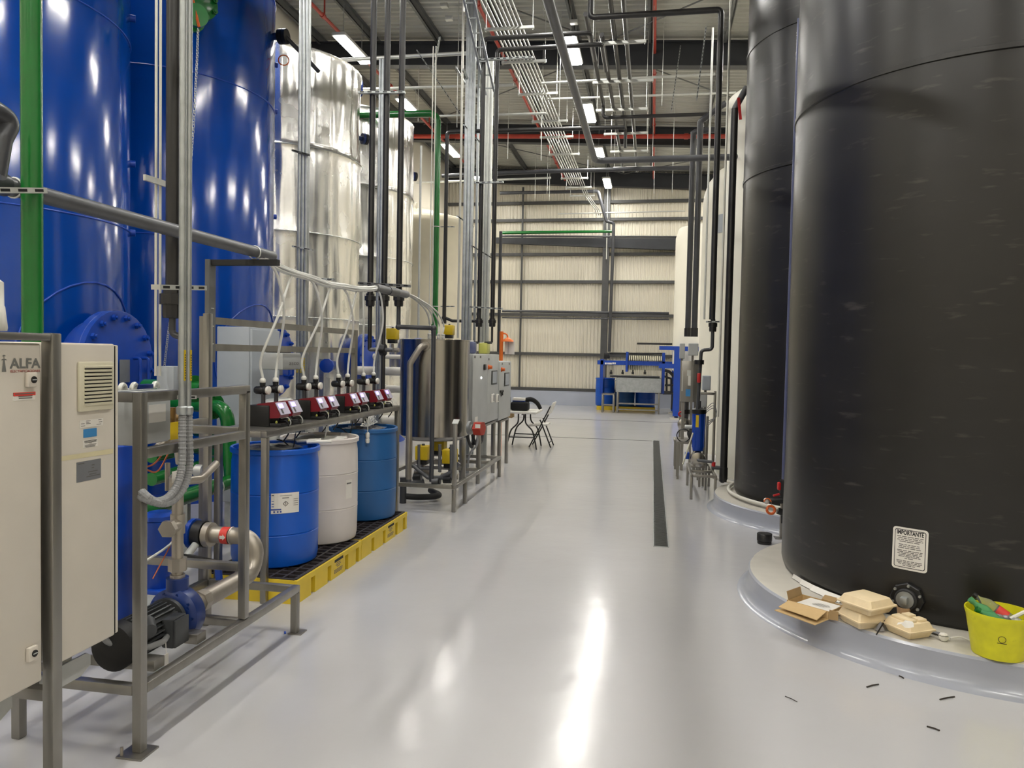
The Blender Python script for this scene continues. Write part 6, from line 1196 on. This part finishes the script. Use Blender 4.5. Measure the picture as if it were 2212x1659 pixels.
# grey control boxes further back on the right
for (x0, x1, y0, y1, Y, m, nm, lb) in ((1470, 1512, 780, 868, 11.0, 'stainless', 'panel_box', 'brushed steel panel behind the small pump, with stickers'), (1487, 1509, 742, 768, 10.6, 'cab_grey', 'drive_box', 'pale grey drive box above the steel panel on the right'), (1517, 1536, 812, 843, 9.6, 'cab_grey_blue', 'small_box', 'small grey box beside the red-handled valve on the right'), (1508, 1528, 848, 880, 9.5, 'cab_grey', 'gauge_box', 'small grey gauge box left of the right-hand risers'), (1468, 1480, 742, 775, 11.3, 'cab_grey', 'terminal_box', 'narrow pale box at the edge of the steel panel')):
    a, b = GY(x0, y1, Y), GY(x1, y0, Y); q = thing(nm, lb, 'box', ((a.x+b.x)/2, Y, a.z)); MB().rbox(((a.x+b.x)/2, Y+0.08, (a.z+b.z)/2), (b.x-a.x, 0.16, b.z-a.z), 0.008).part('body', m, q)
    if nm == 'panel_box':
        for (u0, u1, v0, v1, mm) in ((1486, 1496, 812, 833, 'paper'), (1484, 1494, 800, 812, 'galv_light'), (1481, 1493, 841, 856, 'paper_blue'), (1472, 1476, 800, 845, 'galv_light')): c0, c1 = GY(u0, v1, Y-0.003), GY(u1, v0, Y-0.003); MB().bb(c0.x, c1.x, Y-0.004, Y-0.001, c0.z, c1.z).part('sticker', mm, q)
        for x in (a.x+0.04, b.x-0.04): MB().bb(x-0.02, x+0.02, Y+0.04, Y+0.12, 0, a.z).part('leg', 'stainless', q)
    else: MB().bb(a.x+0.01, b.x-0.01, Y-0.006, Y-0.001, a.z+0.01, b.z-0.01).part('lid', m, q); MB().bb((a.x+b.x)/2-0.015, (a.x+b.x)/2+0.015, Y+0.165, Y+0.195, 0.0, b.z-0.02).part('mounting_post', 'stainless', q)
# second small pump behind
c = GY(1479, 918, 11.2); q = thing('stainless_pump', 'small stainless pump behind the blue filter housing', 'pump', (c.x, c.y, 0)); MB().lathe([(0.05, -0.02), (0.1, 0), (0.1, 0.1), (0.08, 0.3)], c, YD, 24).part('body', 'stainless_tank', q); MB().tube([c+Vector((0.02,0.05,0.08)), c+Vector((0.02,0.05,0.4))], 0.035, 12).part('riser', 'pvc_grey', q); MB().rbox(c+Vector((0.05,0.1,-0.22)), (0.4, 0.4, 0.03), 0.004).part('plate', 'stainless', q); MB().cyl(c+Vector((0.02,0.05,0.16)), c+Vector((0.02,0.05,0.22)), 0.06).part('flange', 'black_plastic', q); MB().torus(c+Vector((-0.06,-0.05,0.16)), 0.03, 0.012, YD, 14, 6).part('handwheel', 'red', q)
for x, y in ((-0.12, -0.07), (0.22, -0.07), (-0.12, 0.27), (0.22, 0.27)): MB().bb(c.x+x-0.015, c.x+x+0.015, c.y+y-0.015, c.y+y+0.015, 0, c.z-0.23).part('leg', 'stainless', q)
c = GY(1500, 940, 10.2); q = thing('pump_motor', 'dark-ended electric motor behind the blue filter housing', 'motor', (c.x, c.y, 0)); MB().lathe([(0.02, -0.02), (0.07, -0.015), (0.085, 0.0), (0.085, 0.25), (0.06, 0.27)], c, YD, 24).part('fan_cover', 'dark', q); MB().torus(c+Vector((-0.14, 0.0, -0.01)), 0.085, 0.008, YD, 24, 6).part('guard_ring', 'black_plastic', q); MB().rbox(c+Vector((-0.02,0.1,0.1)), (0.2, 0.2, 0.03), 0.006).part('hood', 'cab_grey', q); MB().bb(c.x-0.22, c.x+0.08, c.y-0.02, c.y+0.3, c.z-0.12, c.z-0.09).part('stand_top', 'stainless', q)
for x in (-0.2, 0.06): MB().bb(c.x+x-0.015, c.x+x+0.015, c.y, c.y+0.03, 0, c.z-0.12).part('leg', 'stainless', q); MB().bb(c.x+x-0.015, c.x+x+0.015, c.y+0.25, c.y+0.28, 0, c.z-0.12).part('leg', 'stainless', q)
# ---------------------------------------------------------------- white process pipes behind the bench
for i, (pa, pb, Y, r) in enumerate((((765, 800), (880, 800), 9.2, 0.055), ((830, 840), (890, 836), 9.6, 0.05), ((765, 905), (880, 870), 9.0, 0.06), ((810, 770), (880, 772), 9.5, 0.03))):
    a, b = GY(*pa, Y), GY(*pb, Y); q = thing('process_pipe', 'white process pipe left of the stainless tank, %s' % ('at screen height with an open flange', 'behind the last dosing pumps', 'lowest, below the bench', 'slim one near the tank lid')[i], 'pipe', a); MB().tube([a, (b.x, Y, a.z)], r, 18).part('pipe', 'pvc_white', q); MB().cyl((a.x-0.02, Y, a.z), (a.x+0.03, Y, a.z), r*1.25).part('flange', 'brass' if i == 0 else 'pvc_white', q)
bw = thing('gate_valve', 'round blue valve body in front of the first silver tank', 'valve', GY(705, 790, 9.2)); c = GY(708, 790, 9.0); MB().lathe([(0.05, 0), (0.09, 0.02), (0.09, 0.07), (0.03, 0.08)], c, (0.2,-1,0), 10).part('wheel', 'blue_steel', bw, smooth=20); MB().cyl(c+Vector((0,0.02,0)), c+Vector((-0.15,0.5,0)), 0.06).part('neck', 'blue_dark', bw); MB().bb(c.x-0.16, c.x-0.10, c.y+0.1, c.y+0.16, 0, c.z+0.08).part('stand', 'galv', bw)
# ---------------------------------------------------------------- on and around the nearest plinth
CX, CY, CR, ZP0 = 2.06, 5.46, 1.13, 0.164
def CYL(px, py, R=CR):
    d = ray(px, py).normalized(); ox, oy = CAM.x-CX, CAM.y-CY; a = d.x**2+d.y**2; b = 2*(ox*d.x+oy*d.y); c = ox*ox+oy*oy-R*R
    t = (-b-math.sqrt(max(0, b*b-4*a*c)))/(2*a); return CAM+d*t
def ANG(p): return math.atan2(p.y-CY, p.x-CX)
l, r_ = CYL(1929, 1177), CYL(2005, 1195); a0, a1 = ANG(l), ANG(r_); zt = (CYL(1932, 1133).z+CYL(2007, 1149).z)/2; zb = (CYL(1926, 1222).z+CYL(2002, 1241).z)/2
sg = thing('warning_sign', 'white IMPORTANTE notice stuck on the nearest black tank', 'sign', (CX+CR*math.cos((a0+a1)/2), CY+CR*math.sin((a0+a1)/2), zb))
wd = (a1-a0)*CR; hh = zt-zb
def smap(u, v, off): a = a0+(u/CR); r = CR+0.007+off; return Vector((CX+r*math.cos(a), CY+r*math.sin(a), zb+v))
def rrect(u0, u1, v0, v1, rad, n=4):
    o = []
    for cx, cy, s in ((u1-rad, v1-rad, 0), (u0+rad, v1-rad, 1), (u0+rad, v0+rad, 2), (u1-rad, v0+rad, 3)):
        for k in range(n+1): a = math.pi/2*(s+k/n); o.append((cx+rad*math.cos(a), cy+rad*math.sin(a)))
    return o
q = MB(); NX = 12; rows = rrect(0, wd, 0, hh, 0.018, 5)
def sheet(u0, u1, v0, v1, rad, off, m, nm):
    q = MB(); cols = []
    us = [u0+rad*(1-math.cos(k*math.pi/10)) for k in range(6)]+[u0+rad+(u1-u0-2*rad)*k/8 for k in range(1, 8)]+[u1-rad*(1-math.cos((5-k)*math.pi/10)) for k in range(6)]
    for u in us:
        du = max(0, u0+rad-u, u-(u1-rad)); e = rad-math.sqrt(max(0, rad*rad-du*du)); cols.append((smap(u, v0+e, off), smap(u, v1-e, off)))
    for (a, b), (c, d) in zip(cols[:-1], cols[1:]): q.quad(a, c, d, b)
    return q.part(nm, m, sg)
sheet(0, wd, 0, hh, 0.018, 0, 'paper', 'panel'); sheet(0.011, wd-0.011, 0.011, hh-0.011, 0.012, 0.0008, 'ink', 'border'); sheet(0.0145, wd-0.0145, 0.0145, hh-0.0145, 0.010, 0.0014, 'paper', 'face')
def bent_text(parent, nm, body, m, u0, u1, v0, ht, off, fn, bold=0.02):
    cu = bpy.data.curves.new('t', 'FONT'); cu.body = body; cu.size = 1.0; cu.resolution_u = 3; cu.offset = bold; t = bpy.data.objects.new('t', cu); col.objects.link(t)
    me = bpy.data.meshes.new_from_object(t.evaluated_get(bpy.context.evaluated_depsgraph_get())); bpy.data.objects.remove(t)
    xs = [v.co.x for v in me.vertices]; ys = [v.co.y for v in me.vertices]; x0, x1, y0, y1 = min(xs), max(xs), min(ys), max(ys)
    for v in me.vertices: v.co = fn(u0+(v.co.x-x0)/(x1-x0)*(u1-u0), v0+(v.co.y-y0)/(y1-y0)*ht, off)-ORG.get(parent.name, Vector((0,0,0)))
    me.materials.clear(); me.materials.append(M[m]); o = bpy.data.objects.new(nm, me); col.objects.link(o); o.parent = parent; return o
bent_text(sg, 'heading', 'IMPORTANTE', 'ink', 0.022, wd-0.022, hh*0.825, hh*0.11, 0.002, smap, 0.035)
q = MB(); rnd = random.Random(11)
for f, ww in ((0.775, 0.98), (0.735, 0.9), (0.695, 0.96), (0.655, 0.78), (0.585, 0.84), (0.545, 0.8), (0.505, 0.86), (0.445, 0.95), (0.41, 0.9), (0.375, 0.92), (0.34, 0.8), (0.305, 0.82), (0.265, 0.36), (0.20, 0.96), (0.165, 0.94), (0.13, 0.82), (0.095, 0.48)):
    u = wd/2-ww*(wd-0.044)/2; ue = wd-u
    while u < ue-0.006:
        e = min(ue, u+rnd.uniform(0.012, 0.034)); q.quad(smap(u, hh*f, 0.002), smap(e, hh*f, 0.002), smap(e, hh*f+0.0042, 0.002), smap(u, hh*f+0.0042, 0.002)); u = e+0.004
q.part('small_print', 'ink_soft', sg, smooth=0)
# bulkhead plug
c = CYL(1962, 1291); n_ = Vector((c.x-CX, c.y-CY, 0)).normalized()
bp = thing('bulkhead_fitting', 'black bolted flange with a grey square-headed plug low on the nearest black tank', 'fitting', c); MB().lathe([(0.088, -0.01), (0.088, 0.03), (0.082, 0.034)], c, n_, 8).part('flange', 'black_plastic', bp, smooth=20); MB().lathe([(0.058, 0.03), (0.058, 0.05), (0.052, 0.056)], c, n_, 28).part('collar', 'rubber', bp); MB().lathe([(0.046, 0.05), (0.046, 0.064)], c, n_, 24).part('plug', 'galv', bp)
x, y, z = basis(n_); q = Matrix((x, y, z)).transposed(); MB().rbox(c+n_*0.078, (0.036, 0.036, 0.03), 0.003, rot=q).part('plug_head', 'galv', bp)
bme = MB().lathe([(0.009, 0), (0.007, 0.012)], (0,0,0), n_, 8).mesh('bolt', 'galv', smooth=20)
for k in range(6): a = k*math.pi/3+0.4; share('bolt', bme, bp, c+n_*0.032+x*(0.074*math.cos(a))+y*(0.074*math.sin(a)))
# yellow bucket with bottles
c = GZ(2155, 1412, ZP0); c = Vector((c.x, c.y, ZP0)); cdep = (c-CAM).dot(fw); rb = 50*cdep/F*0.98; rt_ = 66*cdep/F; hb_ = ZAT(c.x, c.y, 1318)-ZP0
bk = thing('bucket', 'yellow plastic bucket full of empty bottles on the plinth edge', 'bucket', c)
MB().lathe([(rb*0.3, 0.0), (rb, 0.0), (rb*1.02, 0.01), (rt_*0.955, hb_-0.03), (rt_*0.96, hb_-0.028), (rt_, hb_-0.01), (rt_, hb_), (rt_*0.96, hb_), (rt_*0.93, hb_-0.03), (rb*0.95, 0.012), (rb*0.2, 0.012)], c, ZD, 48, False).part('pail', 'yellow_bucket', bk)
MB().lathe([(rb*0.98, 0.004), (rb*0.9, 0.006)], c, ZD, 32).part('floor', 'yellow_bucket', bk)
def bmap(u, v, off):
    f = (v-0.01)/(hb_-0.04); r = rb*1.02+(rt_*0.955-rb*1.02)*f+0.002+off; a = -1.85+u/r; return c+Vector((r*math.cos(a), r*math.sin(a), v))
q = MB()
for k in range(20): 
    a, b = 2*math.pi*k/20, 2*math.pi*(k+1)/20; q.quad(bmap(0.017*math.cos(a), hb_*0.52+0.017*math.sin(a), 0), bmap(0.017*math.cos(b), hb_*0.52+0.017*math.sin(b), 0), bmap(0.0145*math.cos(b), hb_*0.52+0.0145*math.sin(b), 0), bmap(0.0145*math.cos(a), hb_*0.52+0.0145*math.sin(a), 0))
q.quad(bmap(-0.02, hb_*0.42, 0), bmap(0.02, hb_*0.42, 0), bmap(0.02, hb_*0.435, 0), bmap(-0.02, hb_*0.435, 0)); q.part('printed_emblem', 'debris', bk, smooth=0)
def bottle(p, d, s, m, label, cap, lab=None):
    t = thing('plastic_bottle', label, 'bottle', p); MB().lathe([(0.026*s, 0), (0.032*s, 0.008), (0.032*s, 0.09*s), (0.029*s, 0.10*s), (0.032*s, 0.112*s), (0.031*s, 0.135*s), (0.012*s, 0.175*s), (0.012*s, 0.19*s)], p, d, 20).part('bottle_body', m, t)
    MB().lathe([(0.015*s, 0.188*s), (0.015*s, 0.208*s)], p, d, 14).part('cap', cap, t)
    if lab: MB().lathe([(0.0325*s, 0.03*s), (0.0325*s, 0.085*s)], p, d, 20, False).part('wrapper', lab, t)
zz = ZP0+hb_
bottle(c+Vector((0.02, -0.02, hb_-0.09)), (-0.75, 0.1, 0.65), 1.0, 'pet_green', 'green plastic bottle sticking out at the left of the yellow bucket', 'pet_green'); bottle(c+Vector((0.05, -0.06, hb_-0.085)), (-0.82, 0.1, 0.45), 0.95, 'pet_green', 'green plastic bottle lying across the front of the yellow bucket', 'green_pipe'); bottle(c+Vector((0.07, 0.03, hb_-0.06)), (-0.75, 0.35, 0.5), 0.95, 'pet_clear', 'clear plastic bottle with a red wrapper in the yellow bucket', 'black_plastic', 'paper_red')
MB().tube([c+Vector((0.05, 0.0, hb_-0.04)), c+Vector((0.24, 0.02, hb_+0.07))], 0.010, 8).thing('plastic_stick', 'plastic_white', 'white plastic stick poking out of the yellow bucket', 'stick')
q = MB(); rnd = random.Random(3)
for k in range(7): q.sphere(c+Vector((rnd.uniform(-0.02, 0.09), rnd.uniform(-0.07, 0.05), hb_-0.05+rnd.uniform(-0.01, 0.02))), 0.022, 8, 5, (1.2, 1, 0.6))
q.thing('crumpled_wrap', 'film', 'crumpled clear wrapping on top of the bucket rubbish', 'wrapping', kind='stuff', smooth=15)
# clamshell food boxes
def clam(px, py, z, yaw, s, label, comp=False, lift=0.0):
    p = GZ(px, py, ZP0); p.z = z; t = thing('food_box', label, 'food box', p, local=True, rz=yaw)
    def ring(r, zz): return [Vector((x*r*s, y*r*s, zz)) for x, y in ((-0.9,-1),(0.9,-1),(1,-0.9),(1,0.9),(0.9,1),(-0.9,1),(-1,0.9),(-1,-0.9))]
    def loft(rs, nm):
        q = MB(); vs = []; [vs.extend(ring(r, zz)) for r, zz in rs]; n = 8; q.add(vs, [(i*n+k, i*n+(k+1)%n, (i+1)*n+(k+1)%n, (i+1)*n+k) for i in range(len(rs)-1) for k in range(n)]+[tuple(range(n-1,-1,-1)), tuple((len(rs)-1)*n+k for k in range(n))]); return q.part(nm, 'pulp', t, smooth=25)
    loft([(0.084, 0.0), (0.088, 0.002), (0.106, 0.036), (0.118, 0.038), (0.118, 0.041)], 'tray')
    lid = loft([(0.118, 0.042), (0.118, 0.045), (0.107, 0.047), (0.090, 0.078), (0.084, 0.081)], 'lid')
    if comp:
        for dx, dy in ((-0.043, 0.0), (0.043, 0.042), (0.043, -0.042)): MB().rbox((dx*s, dy*s, 0.085), ((0.07 if dx < 0 else 0.07)*s, (0.15 if dx < 0 else 0.066)*s, 0.02), 0.008).part('lid_dome', 'pulp', t)
    return t
clam(1862, 1348, ZP0, R_(24), 0.84, 'tan moulded food box with a flat lid, lower of the stack of two'); clam(1870, 1349, ZP0+0.0815, R_(38), 0.95, 'tan moulded food box with a flat lid, on top of the stack of two'); clam(1962, 1369, ZP0, R_(30), 0.80, 'tan moulded food box with a three-compartment lid in front of the plug', True)
# crumpled napkin, paper cup, bag and cord
p = GZ(1955, 1352, ZP0+0.105); q = MB(); rnd = random.Random(5); n = 10; vs = [p+Vector((0, 0, 0.02))]+[p+Vector((rnd.uniform(0.5, 1)*0.05*math.cos(2*math.pi*k/n), rnd.uniform(0.5, 1)*0.035*math.sin(2*math.pi*k/n), rnd.uniform(-0.004, 0.022))) for k in range(n)]; q.add(vs, [(0, 1+k, 1+(k+1)%n) for k in range(n)]); q.thing('napkin', 'paper', 'crumpled white napkin lying on the three-compartment food box', 'napkin', smooth=10)
p = CYL(1957, 1330); nn = Vector((p.x-CX, p.y-CY, 0)).normalized(); MB().lathe([(0.026, 0), (0.036, 0.085), (0.0345, 0.085), (0.025, 0.004)], (p.x+nn.x*0.045, p.y+nn.y*0.045, ZP0), ZD, 24).thing('paper_cup', 'cup_paper', 'brown paper cup standing under the tank plug', 'cup')
p = GZ(1902, 1362, ZP0); q = MB(); rnd = random.Random(8); n = 9; vs = [p+Vector((0, 0, 0.05))]+[p+Vector((rnd.uniform(0.6, 1.1)*0.035*math.cos(2*math.pi*k/n), rnd.uniform(0.6, 1.1)*0.03*math.sin(2*math.pi*k/n), 0.002)) for k in range(n)]; q.add(vs, [(0, 1+k, 1+(k+1)%n) for k in range(n)]); q.thing('cutlery_bag', 'film', 'crumpled clear cutlery bag between the food boxes', 'bag', smooth=10)
MB().bar(GZ(1912, 1340, ZP0+0.05), GZ(1893, 1371, ZP0+0.004), 0.006, 0.004).thing('plastic_fork', 'black_plastic', 'dark plastic fork leaning at the cutlery bag', 'fork')
p = GZ(2038, 1384, ZP0); MB().lathe([(0.012, 0), (0.021, 0.01), (0.024, 0.026), (0.022, 0.026), (0.012, 0.006)], (p.x, p.y, ZP0), ZD, 18).thing('small_cup', 'plastic_white', 'small white sauce cup left of the yellow bucket', 'cup'); MB().sphere((p.x, p.y+0.004, ZP0+0.03), 0.018, 8, 6, (1.2, 1, 0.6)).thing('tissue', 'paper', 'crumpled tissue in the small white sauce cup', 'tissue', smooth=10)
MB().tube(spline([GZ(2052, 1378, ZP0+0.01), GZ(2075, 1376, ZP0+0.02), GZ(2100, 1386, ZP0+0.006)], 6), 0.004, 6).thing('plastic_strap', 'plastic_white', 'thin white strap between the sauce cup and the yellow bucket', 'strap')
a, b = GZ(2008, 1362, ZP0+0.01), GZ(2040, 1372, ZP0+0.01); MB().bar(a, b, 0.03, 0.003).thing('plastic_lid_strip', 'film', 'flat clear plastic strip against the tank foot right of the food box', 'strip')
# white liner sheet at the tank foot
q = MB()
for k in range(6):
    t0, t1 = math.pi*(1.07+0.035*k), math.pi*(1.07+0.035*(k+1)); r0, r1 = 1.135, 1.18-0.012*abs(k-3)
    q.quad((CX+r0*math.cos(t0), CY+r0*math.sin(t0), ZP0+0.03), (CX+r0*math.cos(t1), CY+r0*math.sin(t1), ZP0+0.03), (CX+r1*math.cos(t1), CY+r1*math.sin(t1), ZP0+0.003), (CX+r1*math.cos(t0), CY+r1*math.sin(t0), ZP0+0.003))
q.thing('liner_sheet', 'paper', 'torn white liner sheet at the foot of the nearest black tank', 'sheet')
# opened cardboard box
o = GZ(1700, 1312, ZP0+0.003); u = GZ(1790, 1338, ZP0+0.003)-o; L = u.length; u.normalize(); v = Vector((-u.y, u.x, 0)); v = v if v.y > 0 else -v
L = 0.25; D, Hh = 0.17, 0.045
cb_ = thing('cardboard_box', 'opened flat cardboard box with a white sheet inside on the plinth edge', 'box', o)
def pan(nm, a, b, c_, d_, m='cardboard', th=0.004):
    a, b, c_, d_ = map(Vector, (a, b, c_, d_)); n = (b-a).cross(d_-a).normalized()*th; q = MB(); vs = [a, b, c_, d_, a+n, b+n, c_+n, d_+n]; q.add(vs, [(3,2,1,0),(4,5,6,7),(0,1,5,4),(1,2,6,5),(2,3,7,6),(3,0,4,7)]); return q.part(nm, m, cb_)
E = lambda a, b, z: o+u*a+v*b+ZD*z
pan('base', E(0,0,0), E(L,0,0), E(L,D,0), E(0,D,0)); pan('back_wall', E(0,D,0), E(L,D,0), E(L,D,Hh), E(0,D,Hh)); pan('side_wall', E(0,0,0), E(0,D,0), E(0,D,Hh), E(0,0,Hh)); pan('side_wall', E(L,0,0), E(L,D,0), E(L,D,Hh), E(L,0,Hh)); pan('front_wall', E(0,0,0), E(L,0,0), E(L,0,Hh), E(0,0,Hh))
pan('side_flap', E(0.0,0.01,Hh), E(0.0,D-0.01,Hh), E(-0.012,D-0.01,Hh+0.045), E(-0.012,0.01,Hh+0.045), 'cardboard_dark'); pan('front_flap', E(0.01,0,Hh), E(L-0.01,0,Hh), E(L-0.02,-0.095,0.012), E(-0.005,-0.085,0.02)); pan('lower_flap', E(0.0,0,0.002), E(L,0,0.002), E(L-0.02,-0.11,-0.012), E(-0.02,-0.10,0.0)); pan('end_flap', E(L+0.004,0.0,0.002), E(L+0.05,0.01,0.004), E(L+0.05,0.01,Hh+0.01), E(L+0.004,0,Hh+0.01), 'cardboard_dark')
pan('back_flap', E(0.12,D,Hh), E(0.2,D,Hh), E(0.21,D+0.02,Hh+0.025), E(0.13,D+0.02,Hh+0.025), 'cardboard_dark')
sh = pan('paper_sheet', E(0.03,0.012,Hh*0.6), E(L-0.01,0.012,Hh*0.7), E(L-0.01,D-0.012,Hh*0.9), E(0.06,D-0.012,Hh*0.9), 'paper', 0.001)
lines(cb_, 'small_print', 'ink_soft', E(0.12, 0.06, Hh*0.86), u, v, [(0.0, 0.07, 0.0), (-0.01, 0.08, 0.016), (0.0, 0.09, 0.03), (0.01, 0.08, 0.044)], 0.004)
# black pipe cap standing on the floor
p = GZ(1651, 1174); MB().lathe([(0.058, 0), (0.06, 0.004), (0.06, 0.02), (0.055, 0.022), (0.055, 0.027), (0.064, 0.029), (0.064, 0.085), (0.060, 0.09), (0.02, 0.091)], (p.x, p.y, 0), ZD, 32).thing('floor_plug', 'pvc_black', 'black round plug standing alone on the floor by the plinth', 'plug')
# debris
for i, (a, b, lb) in enumerate((((1872, 1484), (1898, 1478), 'dark twig on the floor right of centre front'), ((1942, 1460), (1952, 1465), 'short dark chip on the floor below the food boxes'), ((2030, 1511), (2062, 1505), 'thin dark twig on the floor below the yellow bucket'), ((1696, 1504), (1722, 1516), 'pale scrap line on the floor left of the twigs'), ((2002, 1569), (2030, 1578), 'faint dark scrap nearest the bottom right corner'))):
    MB().tube([GZ(*a, 0.004), GZ((a[0]+b[0])/2, (a[1]+b[1])/2-1, 0.005), GZ(*b, 0.004)], 0.0035 if i != 3 else 0.002, 5).thing('floor_debris', 'debris', lb, 'debris')
p = GZ(616, 1367, 0.004); MB().rbox((p.x, p.y, 0.006), (0.012, 0.03, 0.008), 0.003, 0.5).thing('blue_clip', 'blue_steel', 'tiny blue plastic clip on the floor by the skid foot', 'clip')
